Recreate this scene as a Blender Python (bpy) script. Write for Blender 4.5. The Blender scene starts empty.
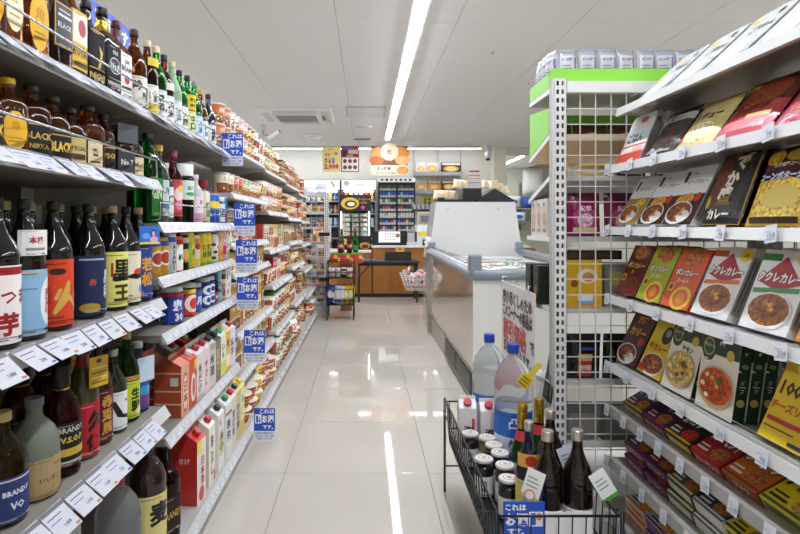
import bpy, math, random
from mathutils import Vector, Matrix, Euler
R = math.radians; PI = math.pi
SC = bpy.context.scene; COL = SC.collection
# ------------------------------------------------------------------ camera, world, exposure
FPX = 550.0; CAMZ = 1.04; VPX = 366.0; VPY = 225.0
cam = bpy.data.cameras.new('camera'); cam_o = bpy.data.objects.new('camera', cam); COL.objects.link(cam_o)
cam_o.location = (0, 0, CAMZ); cam_o.rotation_euler = (R(90), 0, 0)
cam.sensor_width = 36; cam.lens = FPX / 800 * 36
cam.shift_x = (400 - VPX) / 800; cam.shift_y = -(267 - VPY) / 800
cam.clip_start = 0.02
cam.dof.use_dof = True; cam.dof.focus_distance = 1.75; cam.dof.aperture_fstop = 16.0
SC.camera = cam_o
world = bpy.data.worlds.new('world'); SC.world = world; world.use_nodes = True
world.node_tree.nodes['Background'].inputs[0].default_value = (0.9, 0.95, 1, 1)
world.node_tree.nodes['Background'].inputs[1].default_value = 0.3
SC.view_settings.view_transform = 'Standard'; SC.view_settings.look = 'None'
SC.view_settings.exposure = 0.3; SC.view_settings.gamma = 1; SC.view_settings.use_curve_mapping = False
TUBE = 51.0          # emission of the fluorescent tubes
rnd = random.Random(7)

# ------------------------------------------------------------------ colours and materials
def hx(s):
    if not isinstance(s, str): return s
    c = [int(s[i:i+2], 16) / 255 for i in (0, 2, 4)]
    return tuple(x / 12.92 if x <= .04045 else ((x + .055) / 1.055) ** 2.4 for x in c)
MATS = {}
def mat(name, rough=.5, metal=0, trans=0, coat=0, ior=1.45, bump=0, bscale=40, vary=0, vscale=30, emit=0, solid=None, spec=.5, food=0):
    m = bpy.data.materials.new(name); m.use_nodes = True; nt = m.node_tree; p = nt.nodes['Principled BSDF']; L = nt.links.new
    p.inputs['Roughness'].default_value = rough; p.inputs['Metallic'].default_value = metal
    p.inputs['Transmission Weight'].default_value = trans; p.inputs['Coat Weight'].default_value = coat
    p.inputs['Coat Roughness'].default_value = .05; p.inputs['IOR'].default_value = ior
    p.inputs['Specular IOR Level'].default_value = spec
    if solid: c = nt.nodes.new('ShaderNodeRGB'); c.outputs[0].default_value = (*hx(solid), 1); out = c.outputs[0]
    else: c = nt.nodes.new('ShaderNodeVertexColor'); c.layer_name = 'Col'; out = c.outputs['Color']
    tc = nt.nodes.new('ShaderNodeTexCoord')
    if vary:
        n = nt.nodes.new('ShaderNodeTexNoise'); n.inputs['Scale'].default_value = vscale; n.inputs['Detail'].default_value = 4
        L(tc.outputs['Object'], n.inputs['Vector'])
        mr = nt.nodes.new('ShaderNodeMapRange'); mr.inputs[1].default_value = .3; mr.inputs[2].default_value = .7
        mr.inputs[3].default_value = 1 - vary; mr.inputs[4].default_value = 1 + vary
        L(n.outputs['Fac'], mr.inputs[0])
        mx = nt.nodes.new('ShaderNodeMix'); mx.data_type = 'RGBA'; mx.blend_type = 'MULTIPLY'; mx.inputs[0].default_value = 1
        L(out, mx.inputs[6]); L(mr.outputs[0], mx.inputs[7]); out = mx.outputs[2]
    if food:
        v = nt.nodes.new('ShaderNodeTexNoise'); v.inputs['Scale'].default_value = 110; v.inputs['Detail'].default_value = 6; v.inputs['Roughness'].default_value = .62; L(tc.outputs['Object'], v.inputs['Vector'])
        hs = nt.nodes.new('ShaderNodeMapRange'); hs.inputs[1].default_value = .36; hs.inputs[2].default_value = .66; hs.inputs[3].default_value = .4; hs.inputs[4].default_value = 1.9
        L(v.outputs['Fac'], hs.inputs[0])
        mx = nt.nodes.new('ShaderNodeMix'); mx.data_type = 'RGBA'; mx.blend_type = 'MULTIPLY'; mx.inputs[0].default_value = 1
        L(out, mx.inputs[6]); L(hs.outputs[0], mx.inputs[7]); out = mx.outputs[2]
        m2 = nt.nodes.new('ShaderNodeMix'); m2.data_type = 'RGBA'; m2.blend_type = 'OVERLAY'; m2.inputs[0].default_value = .14
        L(out, m2.inputs[6]); L(v.outputs['Color'], m2.inputs[7]); out = m2.outputs[2]
    L(out, p.inputs['Base Color'])
    if bump:
        n = nt.nodes.new('ShaderNodeTexNoise'); n.inputs['Scale'].default_value = bscale; n.inputs['Detail'].default_value = 3
        L(tc.outputs['Object'], n.inputs['Vector'])
        b = nt.nodes.new('ShaderNodeBump'); b.inputs['Strength'].default_value = bump; b.inputs['Distance'].default_value = .01
        L(n.outputs['Fac'], b.inputs['Height']); L(b.outputs[0], p.inputs['Normal'])
    if emit:
        L(out, p.inputs['Emission Color']); p.inputs['Emission Strength'].default_value = emit
    MATS[name] = m; return m
mat('paper', .75); mat('print', .38, coat=.15); mat('film', .16, bump=.35, bscale=60, coat=.3); mat('plastic', .35)
mat('matte', .8); mat('darkglass', .035, spec=.8); mat('glass', .03, trans=.92, ior=1.3); mat('frost', .35, trans=.35, ior=1.3)
mat('clear', .02, trans=1, ior=1.09); mat('jug', .1, trans=.8, ior=1.1); mat('can', .28, metal=.45); mat('foil', .24, metal=.9, bump=.3, bscale=50)
mat('chrome', .15, metal=1); mat('steel', .3, metal=.85, vary=.06, vscale=8); mat('metal', .4, spec=.4, vary=.04, vscale=12)
mat('food', .4, food=1); mat('rail', .22, coat=.3); mat('wood', .45, vary=.12); mat('black', .35)
mat('gloss', .07, spec=.6, coat=.5); mat('screen', .2, emit=.35); mat('lit', .3, emit=.55)
mat('wall', .85, vary=.02, vscale=3); mat('tube', .5, emit=TUBE, solid='ebf2ff'); mat('tube2', .5, emit=15.0, solid='ebf2ff'); mat('lamp', .5, emit=14.0, solid='fff8ec')

# ------------------------------------------------------------------ text outlines (built-in font)
TXT = {}
def text_mesh(s, bold=.02):
    bold = min(bold, .045); k = (s, bold)
    if k not in TXT:
        c = bpy.data.curves.new('t', 'FONT'); c.body = s; c.resolution_u = 1; c.offset = bold
        o = bpy.data.objects.new('t', c); COL.objects.link(o); m = o.to_mesh()
        vs = [(v.co.x, v.co.y) for v in m.vertices]; fs = [tuple(p.vertices) for p in m.polygons]
        o.to_mesh_clear(); bpy.data.objects.remove(o); bpy.data.curves.remove(c)
        if not vs: vs = [(0, 0), (1, 0), (1, 1)]; fs = []
        x0 = min(v[0] for v in vs); x1 = max(v[0] for v in vs); y0 = min(v[1] for v in vs); y1 = max(v[1] for v in vs)
        w = max(x1 - x0, 1e-4); h = max(y1 - y0, 1e-4)
        TXT[k] = ([((x - (x0 + x1) / 2), (y - (y0 + y1) / 2)) for x, y in vs], fs, w, h)
    return TXT[k]

# ------------------------------------------------------------------ mesh builder: faces carry a colour and a material name
def clip(poly, ax, lim, keep_low):
    out = []; n = len(poly)
    for i in range(n):
        a, b = poly[i], poly[(i+1) % n]; ia = (a[ax] <= lim) == keep_low or a[ax] == lim; ib = (b[ax] <= lim) == keep_low or b[ax] == lim
        if ia: out.append(a)
        if ia != ib:
            t = (lim - a[ax]) / (b[ax] - a[ax]); out.append((a[0] + (b[0]-a[0])*t, a[1] + (b[1]-a[1])*t))
    return out
def slices(poly, st, off):
    ps = [poly]
    for ax in (0, 1):
        if not st[ax]: continue
        new = []
        for p in ps:
            lo = min(q[ax] for q in p); hi = max(q[ax] for q in p); k0 = math.floor((lo - off[ax]) / st[ax] + 1e-6); k1 = math.ceil((hi - off[ax]) / st[ax] - 1e-6)
            if k1 - k0 <= 1: new.append(p); continue
            rest = p
            for k in range(k0 + 1, k1):
                lim = off[ax] + k * st[ax]; c = clip(rest, ax, lim, True); rest = clip(rest, ax, lim, False)
                if len(c) > 2: new.append(c)
                if len(rest) < 3: break
            if len(rest) > 2: new.append(rest)
        ps = new
    return ps
class MB:
    def __init__(s): s.v = []; s.f = []; s.fc = []; s.fm = []; s.sm = []
    def face(s, idx, col, m, smooth=False):
        s.f.append(tuple(idx)); s.fc.append(hx(col)); s.fm.append(m); s.sm.append(smooth)
    def pts(s, ps): n = len(s.v); s.v.extend(ps); return list(range(n, n + len(ps)))
    def poly(s, ps, col, m='print'): s.face(s.pts(ps), col, m); return s
    def box(s, x0, x1, y0, y1, z0, z1, col='ffffff', m='plastic', ch=0, cols=None):
        if ch:
            ps = []
            for z, i in ((z0, ch), (z0 + ch, 0), (z1 - ch, 0), (z1, ch)):
                ps.append([(x0+i+(ch if i == 0 else 0), y0+i, z), (x1-i-(ch if i == 0 else 0), y0+i, z), (x1-i, y0+i+(ch if i == 0 else 0), z), (x1-i, y1-i-(ch if i == 0 else 0), z),
                           (x1-i-(ch if i == 0 else 0), y1-i, z), (x0+i+(ch if i == 0 else 0), y1-i, z), (x0+i, y1-i-(ch if i == 0 else 0), z), (x0+i, y0+i+(ch if i == 0 else 0), z)])
            rings = [s.pts(p) for p in ps]
            for a, b in zip(rings, rings[1:]):
                for k in range(8): s.face((a[k], a[(k+1) % 8], b[(k+1) % 8], b[k]), col, m)
            s.face(rings[0][::-1], col, m); s.face(rings[-1], col, m); return s
        i = s.pts([(x0,y0,z0),(x1,y0,z0),(x1,y1,z0),(x0,y1,z0),(x0,y0,z1),(x1,y0,z1),(x1,y1,z1),(x0,y1,z1)])
        c = cols or [col] * 6     # bottom top front(-y) right(+x) back left
        for k, q in enumerate(((3,2,1,0),(4,5,6,7),(0,1,5,4),(1,2,6,5),(2,3,7,6),(3,0,4,7))): s.face([i[j] for j in q], c[k], m)
        return s
    def cbox(s, c, d, col='ffffff', m='plastic', ch=0): return s.box(c[0]-d[0]/2, c[0]+d[0]/2, c[1]-d[1]/2, c[1]+d[1]/2, c[2]-d[2]/2, c[2]+d[2]/2, col, m, ch)
    def lathe(s, prof, seg=16, col='ffffff', m='plastic', sq=2, asp=1, c=(0, 0), cols=None, smooth=True, caps=True):
        rings = []
        for r, z in prof:
            ring = []
            for k in range(seg):
                a = 2 * PI * (k + .5) / seg - PI / 2; ca, sa = math.cos(a), math.sin(a)
                q = 1 if sq == 2 else 1 / (abs(ca) ** sq + abs(sa) ** sq) ** (1 / sq)
                ring.append((c[0] + r * q * ca, c[1] + r * q * sa * asp, z))
            rings.append(s.pts(ring))
        for j, (a, b) in enumerate(zip(rings, rings[1:])):
            cc = cols[j] if cols else col
            for k in range(seg): s.face((a[k], a[(k+1) % seg], b[(k+1) % seg], b[k]), cc, m, smooth)
        if caps:
            s.face(rings[0][::-1], cols[0] if cols else col, m); s.face(rings[-1], cols[-1] if cols else col, m)
        return s
    def tube(s, path, r, col='ffffff', m='plastic', seg=6, closed=False):
        P = [Vector(p) for p in path]; n = len(P); rings = []
        for i in range(n):
            a = P[i-1] if (i > 0 or closed) else P[0]; b = P[(i+1) % n] if (i < n-1 or closed) else P[-1]
            t = (b - a).normalized(); u = Vector((0, 0, 1)) if abs(t.z) < .9 else Vector((1, 0, 0))
            e = t.cross(u).normalized(); f = t.cross(e)
            rings.append(s.pts([tuple(P[i] + (e * math.cos(2*PI*k/seg) + f * math.sin(2*PI*k/seg)) * r) for k in range(seg)]))
        for i in range(n if closed else n - 1):
            a, b = rings[i], rings[(i+1) % n]
            for k in range(seg): s.face((a[k], b[k], b[(k+1) % seg], a[(k+1) % seg]), col, m, True)
        if not closed: s.face(rings[0], col, m); s.face(rings[-1][::-1], col, m)
        return s
    # ---- flat print on a surface: sf(u, v, layer) -> xyz, u and v in metres
    def mapped(s, ps, fs, sf, layer, col, m):
        st = getattr(sf, 'step', None)
        if st:      # curved surface: slice the print along the facets below it
            for f in fs:
                for piece in slices([ps[k] for k in f], st, getattr(sf, 'off', (0, 0))):
                    s.face(s.pts([sf(u, v, layer) for u, v in piece]), col, m, True)
            return
        i = s.pts([sf(u, v, layer) for u, v in ps])
        for f in fs: s.face([i[k] for k in f], col, m)
    def rect(s, sf, u0, v0, u1, v1, col, layer=1, m='print', nu=1, nv=1):
        ps = [(u0 + (u1-u0)*i/nu, v0 + (v1-v0)*j/nv) for j in range(nv+1) for i in range(nu+1)]
        fs = [(j*(nu+1)+i, j*(nu+1)+i+1, (j+1)*(nu+1)+i+1, (j+1)*(nu+1)+i) for j in range(nv) for i in range(nu)]
        s.mapped(ps, fs, sf, layer, col, m)
    def ell(s, sf, cu, cv, ru, rv, col, layer=1, m='print', n=14):
        ps = [(cu + ru*math.cos(2*PI*k/n), cv + rv*math.sin(2*PI*k/n)) for k in range(n)]
        s.mapped(ps, [tuple(range(n))], sf, layer, col, m)
    def text(s, sf, t, cu, cv, h, col, layer=2, m='print', bold=.02, maxw=None, vert=False, rot=0, fit=None):
        if vert:
            n = len(t)
            for k, chx in enumerate(t): s.text(sf, chx, cu, cv + h * 1.08 * ((n-1)/2 - k), h, col, layer, m, bold, maxw)
            return
        vs, fs, w, hh = text_mesh(t, bold)
        if fit: w, hh = text_mesh(t, fit)[2:]
        k = h / max(hh, .55)
        kx = k if not maxw else min(k, maxw / w); ca, sa = math.cos(rot), math.sin(rot)
        s.mapped([(cu + x*kx*ca - y*k*sa, cv + x*kx*sa + y*k*ca) for x, y in vs], fs, sf, layer, col, m)
    def mesh(s, name):
        me = bpy.data.meshes.new(name); me.from_pydata(s.v, [], s.f)
        names = []
        for x in s.fm:
            if x not in names: names.append(x)
        for x in names: me.materials.append(MATS[x])
        ix = {x: i for i, x in enumerate(names)}
        me.polygons.foreach_set('material_index', [ix[x] for x in s.fm])
        me.polygons.foreach_set('use_smooth', s.sm)
        at = me.color_attributes.new('Col', 'FLOAT_COLOR', 'CORNER'); buf = []
        for f, c in zip(s.f, s.fc): buf.extend((c[0], c[1], c[2], 1.0) * len(f))
        at.data.foreach_set('color', buf); me.update(); return me

def facet(f, st, off):
    "piecewise flat version of a curved surface, so that print lies on the same facets as the body"
    def lin(u, v, l, ax):
        if ax == 2: return f(u, v, l)
        if not st[ax]: return lin(u, v, l, ax + 1)
        x = (u, v)[ax]; k = math.floor((x - off[ax]) / st[ax] + 1e-7); a = off[ax] + k * st[ax]; t = (x - a) / st[ax]
        if abs(t) < 1e-6: return lin(*((a, v) if ax == 0 else (u, a)), l, ax + 1)
        p = lin(*((a, v) if ax == 0 else (u, a)), l, ax + 1); q = lin(*((a + st[ax], v) if ax == 0 else (u, a + st[ax])), l, ax + 1)
        return tuple(i + (j - i) * t for i, j in zip(p, q))
    g = lambda u, v, l: lin(u, v, l, 0)
    g.step = st; g.off = off; return g
def plane_sf(w, h, y, eps=.0004):
    "face looking towards -Y, u from 0..w maps to x -w/2..w/2, v from 0..h to z"
    return lambda u, v, l: (u - w / 2, y - eps * l, v)
def cyl_sf(r, z0, eps=.0003, cx=0, cy=0, seg=24):
    f = lambda u, v, l: (cx + (r + eps*l) * math.sin(u / r), cy - (r + eps*l) * math.cos(u / r), z0 + v)
    st = 2 * PI * r / seg; return facet(f, (st, None), (st / 2, 0))
def cone_sf(r0, r1, h, eps=.0003, seg=16):
    def f(u, v, l):
        r = r0 + (r1 - r0) * v / h + eps * l; a = u / ((r0 + r1) / 2); return (r * math.sin(a), -r * math.cos(a), v)
    st = 2 * PI * (r0 + r1) / 2 / seg; return facet(f, (st, None), (st / 2, 0))
def design(mb, sf, w, h, D, off=0, nu=1, nv=1):
    "D: list of ('r',u0,v0,u1,v1,col[,mat]) ('e',u,v,ru,rv,col[,mat]) ('t',text,u,v,h,col) ('v',...) vertical; normalised 0..1"
    for k, d in enumerate(D):
        l = k * .5 + 1; o = off * w
        if d[0] == 'r': mb.rect(sf, d[1]*w - o, d[2]*h, d[3]*w - o, d[4]*h, d[5], l, d[6] if len(d) > 6 else 'print', max(1, round(nu*(d[3]-d[1])+.49)), max(1, round(nv*(d[4]-d[2])+.49)))
        elif d[0] == 'e': mb.ell(sf, d[1]*w - o, d[2]*h, d[3]*w, d[4]*h, d[5], l, d[6] if len(d) > 6 else 'print')
        elif d[0] == 'p': mb.mapped([(a*w - o, b*h) for a, b in d[1]], [tuple(range(len(d[1])))], sf, l, d[2], 'print')
        elif d[0] == 't': mb.text(sf, d[1], d[2]*w - o, d[3]*h, d[4]*h, d[5], l, maxw=.96*w, bold=d[6] if len(d) > 6 else .025, rot=d[7] if len(d) > 7 else 0)
        elif d[0] == 'o':     # outlined lettering
            for q in range(8):
                e = (d[7] if len(d) > 7 else .085)*d[4]*h; mb.text(sf, d[1], d[2]*w - o + e*math.cos(q*PI/4), d[3]*h + e*math.sin(q*PI/4), d[4]*h, d[6], l, maxw=.9*w, bold=.03)
            mb.text(sf, d[1], d[2]*w - o, d[3]*h, d[4]*h, d[5], l + .3, maxw=.9*w, bold=.05)
        elif d[0] == 'v': mb.text(sf, d[1], d[2]*w - o, d[3]*h, d[4]*h, d[5], l, vert=True, bold=d[6] if len(d) > 6 else .03)

# ------------------------------------------------------------------ objects
def obj(name, me, parent=None, loc=(0, 0, 0), rot=(0, 0, 0)):
    if isinstance(me, MB): me = me.mesh(name)
    o = bpy.data.objects.new(name, me); COL.objects.link(o)
    o.location = loc; o.rotation_euler = rot
    if parent: o.parent = parent
    return o
LABELS = {}
def tag(o, label, cat, group=None):
    o['label'] = label; o['category'] = cat
    if group: o['group'] = group
    LABELS[label] = LABELS.get(label, 0) + 1
    return o
def thing(name, label, cat, loc=(0, 0, 0), rot=(0, 0, 0), group=None):
    return tag(obj(name, None, None, loc, rot), label, cat, group)
def struct(name, me, parent=None, loc=(0, 0, 0), rot=(0, 0, 0)):
    o = obj(name, me, parent, loc, rot)
    if not parent: o['kind'] = 'structure'
    return o
def place(proto, name, label, cat, loc, rot=(0, 0, 0), group=None):
    "proto: list of (part name, mesh, [sub-parts]); one entry makes a single mesh thing"
    if len(proto) == 1 and not (len(proto[0]) > 2 and proto[0][2]):
        return tag(obj(name, proto[0][1], None, loc, rot), label, cat, group)
    t = thing(name, label, cat, loc, rot, group)
    for p in proto:
        c = obj(p[0], p[1], t)
        for q in (p[2] if len(p) > 2 else ()): obj(q[0], q[1], c)
    return t
ORD = ['first', 'second', 'third', 'fourth', 'fifth', 'sixth', 'seventh', 'eighth', 'ninth', 'tenth', 'eleventh', 'twelfth', 'thirteenth', 'fourteenth', 'fifteenth', 'sixteenth']
LEFT = (0, 0, R(90)); RIGHT = (0, 0, R(-90))     # items turned towards the aisle
def ypx(px, X): return FPX * abs(X) / abs(px - VPX)
# ------------------------------------------------------------------ the room
CEIL = 2.49
def build_room():
    fl = MB().box(-4.6, 5.1, -3.1, 14.1, -.06, -.004, 'a29c90', 'matte')
    floor = struct('floor', fl)
    # polished tiles, 0.6 m, with recessed joints
    nt = None
    m = mat('tile', .04, solid='c8c0b3', vary=.035, vscale=1.6, spec=.55); m.name = 'floor_tile_polished'
    MATS['tile'] = m
    t = MB().box(-.2995, .2995, -.2965, .2965, -.02, 0, 'ffffff', 'tile', ch=.0012).mesh('floor_tile')
    for i in range(-4, 6):
        for j in range(-5, 21):
            obj('floor_tile', t, floor, (-.341 + .602 * (i + .5), 2.306 + .596 * (j + .5), 0))
    m = bpy.data.materials.new('ceiling_board'); m.use_nodes = True; n = m.node_tree; p = n.nodes['Principled BSDF']
    p.inputs['Base Color'].default_value = (*hx('d9d6d3'), 1); p.inputs['Roughness'].default_value = .9
    tc = n.nodes.new('ShaderNodeTexCoord'); v = n.nodes.new('ShaderNodeTexNoise'); v.inputs['Scale'].default_value = 55; v.inputs['Detail'].default_value = 2
    n.links.new(tc.outputs['Object'], v.inputs['Vector'])
    mr = n.nodes.new('ShaderNodeMapRange'); mr.inputs[1].default_value = .64; mr.inputs[2].default_value = .7; mr.inputs[3].default_value = 1; mr.inputs[4].default_value = .9
    n.links.new(v.outputs['Fac'], mr.inputs[0])
    mx = n.nodes.new('ShaderNodeMix'); mx.data_type = 'RGBA'; mx.blend_type = 'MULTIPLY'; mx.inputs[0].default_value = 1; mx.inputs[6].default_value = (*hx('f1f0ef'), 1)
    n.links.new(mr.outputs[0], mx.inputs[7]); n.links.new(mx.outputs[2], p.inputs['Base Color'])
    MATS['ceil'] = m
    ceil = struct('ceiling', MB().box(-4.6, 5.1, -3.1, 14.1, CEIL + .004, CEIL + .1, 'aaa7a3', 'matte'))
    t = MB().box(-.428, .428, -.468, .468, 0, .02, 'ffffff', 'ceil', ch=.002).mesh('ceiling_panel')
    for i in range(-4, 5):
        for j in range(-7, 11):
            obj('ceiling_panel', t, ceil, (-.2085 + .86 * (i + .5), 3.956 + .94 * (j + .5), CEIL))
    W = 'f0ecdf'
    struct('wall_left', MB().box(-4.7, -4.6, -3.1, 14.1, 0, CEIL, W, 'wall'))
    struct('wall_right', MB().box(5.1, 5.2, -3.1, 14.1, 0, CEIL, W, 'wall'))
    struct('wall_front', MB().box(-4.6, 5.1, -3.2, -3.1, 0, CEIL, W, 'wall'))
    struct('wall_back', MB().box(-4.6, 2.43, 10.6, 10.72, 0, CEIL, W, 'wall'))
    struct('wall_recess', MB().box(2.43, 5.1, 14.0, 14.12, 0, CEIL, 'd9d9c6', 'wall'))
    struct('trim_1', MB().box(2.4, 2.63, 10.3, 14.0, 0, CEIL, 'efe8d3', 'wall'))

def light_fixture(loc, length, along, label, group, tm='tube'):
    t = thing('light_fixture', label, 'light', loc, (0, 0, 0 if along == 'y' else R(90)), group)
    L = length / 2
    obj('housing', MB().box(-.055, .055, -L, L, -.022, 0, 'f4f4f2', 'metal'), t)
    b = MB(); n = 8; prof = [(-.036 * math.cos(PI * k / n), -.022 - .012 * math.sin(PI * k / n)) for k in range(n + 1)]
    a = b.pts([(x, -L, z) for x, z in prof]); c = b.pts([(x, L, z) for x, z in prof])
    for k in range(n): b.face((a[k], a[k+1], c[k+1], c[k]), 'ffffff', tm, True)
    b.face(a, 'ffffff', tm); b.face(c[::-1], 'ffffff', tm)
    obj('tube', b, t)
def build_lights():
    ys = [-2.1 + 1.255 * k for k in range(9)]
    for x, nm, g in ((.36, 'over the middle of the aisle', 'aisle ceiling lights'), (-2.35, 'added out of view behind the left shelves', 'added lights behind the left shelves'), (3.2, 'added out of view behind the right shelves', 'added lights behind the right shelves')):  # the two outer rows are unseen, added for the overall room light
        for k, y in enumerate(ys):
            if (x > 3 and y > 5) or (k < 1 and x != .36): continue
            light_fixture((x, y + .6, CEIL), 1.25, 'y', 'white ceiling tube light %s, %s from the front' % (nm, ORD[k]), g)
    for k, (x0, x1) in enumerate(((-3.9, -1.95), (-1.9, .1), (.12, .78), (.82, 2.12))):
        light_fixture(((x0 + x1) / 2, 10.15, CEIL - .02), x1 - x0, 'x', 'white tube light along the back wall, %s from the left' % ORD[k], 'back wall lights', 'tube2')
    light_fixture((3.25, 12.4, CEIL), 2.0, 'y', 'white tube light on the ceiling of the back recess', None)

def build_ceiling_gear():
    # air conditioner cassette
    t = thing('air_conditioner', 'white ceiling cassette air conditioner with grey intake grille', 'air conditioner', (-.90, 7.25, CEIL))
    obj('panel', MB().box(-.47, .47, -.47, .47, -.035, 0, 'e9e9e7', 'plastic', ch=.012), t)
    f = obj('intake_frame', MB().box(-.30, .30, -.26, .26, -.05, -.035, 'dededc', 'plastic', ch=.005), t)
    g = obj('intake_grille', MB().box(-.26, .26, -.2, .2, -.052, -.05, '6e6e6c', 'plastic'), t)
    sl = MB().box(-.26, .26, -.006, .006, -.058, -.05, 'a9a9a7', 'plastic').mesh('slat')
    for k in range(9): obj('slat', sl, g, (0, -.18 + .045 * k, 0))
    for k, (x, y, r) in enumerate(((0, -.385, 0), (0, .385, 0), (-.385, 0, R(90)), (.385, 0, R(90)))):
        v = obj('air_vent', MB().box(-.27, .27, -.04, .04, -.044, -.034, 'c9c9c7', 'plastic', ch=.004), t, (x, y, 0), (0, 0, r))
    s = obj('side_slots', MB(), t) if False else None
    sm = MB()
    for k in range(6): sm.box(.33, .37, -.12 + k * .045, -.12 + k * .045 + .02, -.05, -.034, '777777', 'plastic')
    obj('drain_slots', sm, t)
    t = thing('ceiling_hatch', 'square white framed access hatch beside the air conditioner', 'hatch', (0.0, 7.02, CEIL))
    obj('frame', MB().box(-.25, .25, -.3, .3, -.012, 0, 'a9a7a3', 'plastic', ch=.003), t); obj('panel', MB().box(-.23, .23, -.28, .28, -.014, -.011, 'e4e2de', 'plastic'), t)
    t = thing('smoke_detector', 'white domed smoke detector on the ceiling left of the posters', 'detector', (-.87, 8.95, CEIL))
    obj('base', MB().lathe([(.15, -.03), (.16, -.02), (.16, 0)], 20, 'ececea'), t); obj('dome', MB().lathe([(.001, -.09), (.06, -.085), (.11, -.06), (.13, -.03)], 20, 'e2e2e0'), t)
    t = thing('ceiling_speaker', 'small round white ceiling speaker above the posters', 'speaker', (-.04, 8.15, CEIL))
    obj('rim', MB().lathe([(.11, -.014), (.125, -.008), (.125, 0)], 22, 'd8d7d3'), t); obj('grille', MB().lathe([(.001, -.018), (.06, -.017), (.1, -.013)], 22, 'c4c3bf'), t)
    t = thing('ceiling_vent', 'small slotted ceiling vent near the food poster', 'vent', (-.06, 9.2, CEIL))
    obj('frame', MB().box(-.16, .16, -.1, .1, -.012, 0, 'dddcd8', 'plastic'), t)
    s = MB().box(-.13, .13, -.008, .008, -.016, -.011, '55534f', 'plastic').mesh('slat')
    for k in range(5): obj('slat', s, t, (0, -.07 + .035 * k, 0))
    for k, (x, y) in enumerate(((1.06, 4.6), (1.66, 5.6), (2.6, 7.3))):
        t = thing('sprinkler_head', 'tiny round ceiling sprinkler cap, %s counted from the camera' % ORD[k], 'sprinkler', (x, y, CEIL), group='sprinkler caps')
        obj('plate', MB().lathe([(.032, -.006), (.036, 0)], 16, 'e6e5e2'), t); obj('tip', MB().lathe([(.008, -.02), (.012, -.006)], 10, 'b9b8b4'), t)
    # security cameras: one over the left shelves, one by the column
    t = thing('security_camera', 'small white security camera on a thin wire bracket above the noodle cups', 'camera', (-.86, 4.6, 1.38))
    obj('mount', MB().lathe([(.03, 0), (.03, .012)], 14, 'dddddb'), t); obj('bracket', MB().tube([(0, 0, .01), (0, 0, .36), (-.01, 0, .5), (.02, 0, .5), (.0, 0, .42), (.07, 0, .40)], .006, '9a9a98', 'metal'), t)
    b = obj('body', MB().box(-.01, .1, -.014, .014, -.01, .018, 'e8e8e6', 'plastic', ch=.003), t, (.05, 0, .385), (0, R(-32), 0)); obj('lens', MB().box(.1, .112, -.01, .01, -.006, .014, '3a3a3a', 'plastic', ch=.001), b)
    t = thing('security_camera', 'white dome security camera high beside the cream column', 'camera', (2.25, 10.15, 2.42)); t.scale = (.65, .65, .75)
    obj('mount', MB().lathe([(.09, .03), (.09, .09)], 16, 'cfcfcd'), t); obj('arm', MB().lathe([(.035, -.05), (.035, .04)], 12, 'd9d9d7'), t)
    b = obj('body', MB().lathe([(.07, -.2), (.085, -.1), (.07, -.04), (.04, -.03)], 16, 'e9e9e7'), t); obj('lens', MB().lathe([(.03, -.26), (.062, -.235), (.066, -.2)], 14, '1b1b1b', 'gloss'), b)
# ------------------------------------------------------------------ shelving
SHELFC = 'b7b3ac'
def price_card_mesh(w, h, k):
    "slanted price card, front towards -Y, hinged at its top edge"
    b = MB(); b.box(-w/2, w/2, 0, .0012, -h, 0, 'd2d2d7', 'paper')
    sf = lambda u, v, l: (u - w/2, -.0003 * l, v - h)
    if w > .05: b.rect(sf, 0, h*.86, w, h, ['8d8793', '77757c', '9a938f'][k], 1, 'paper')
    if w > .04:
        b.rect(sf, w*.08, h*.68, w*.7, h*.72, '6a6a78', 1, 'paper'); b.rect(sf, w*.08, h*.5, w*.55, h*.54, '8888c8', 1, 'paper')
        b.text(sf, ['298', '1,058', '735'][k], w*.6, h*.28, h*.15, '5a5a70', 2, 'paper'); b.rect(sf, w*.78, h*.05, w*.96, h*.12, ['3355cc', 'd8763a', '3355cc'][k], 1, 'paper')
    else: b.text(sf, ['98', '158', '238'][k], w*.62, h*.4, h*.3, '70727a', 2, 'paper', bold=.0); b.rect(sf, w*.06, h*.15, w*.94, h*.22, 'a8abb2', 1, 'paper'); b.rect(sf, w*.06, h*.6, w*.6, h*.68, 'b4b6bc', 1, 'paper')
    return b.mesh('price_tag')
CARD = [price_card_mesh(.068, .06, k) for k in range(3)]
TAGM = [price_card_mesh(.046, .024, k) for k in range(3)]
RTAG = [price_card_mesh(.03, .034, k) for k in range(3)]

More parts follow.
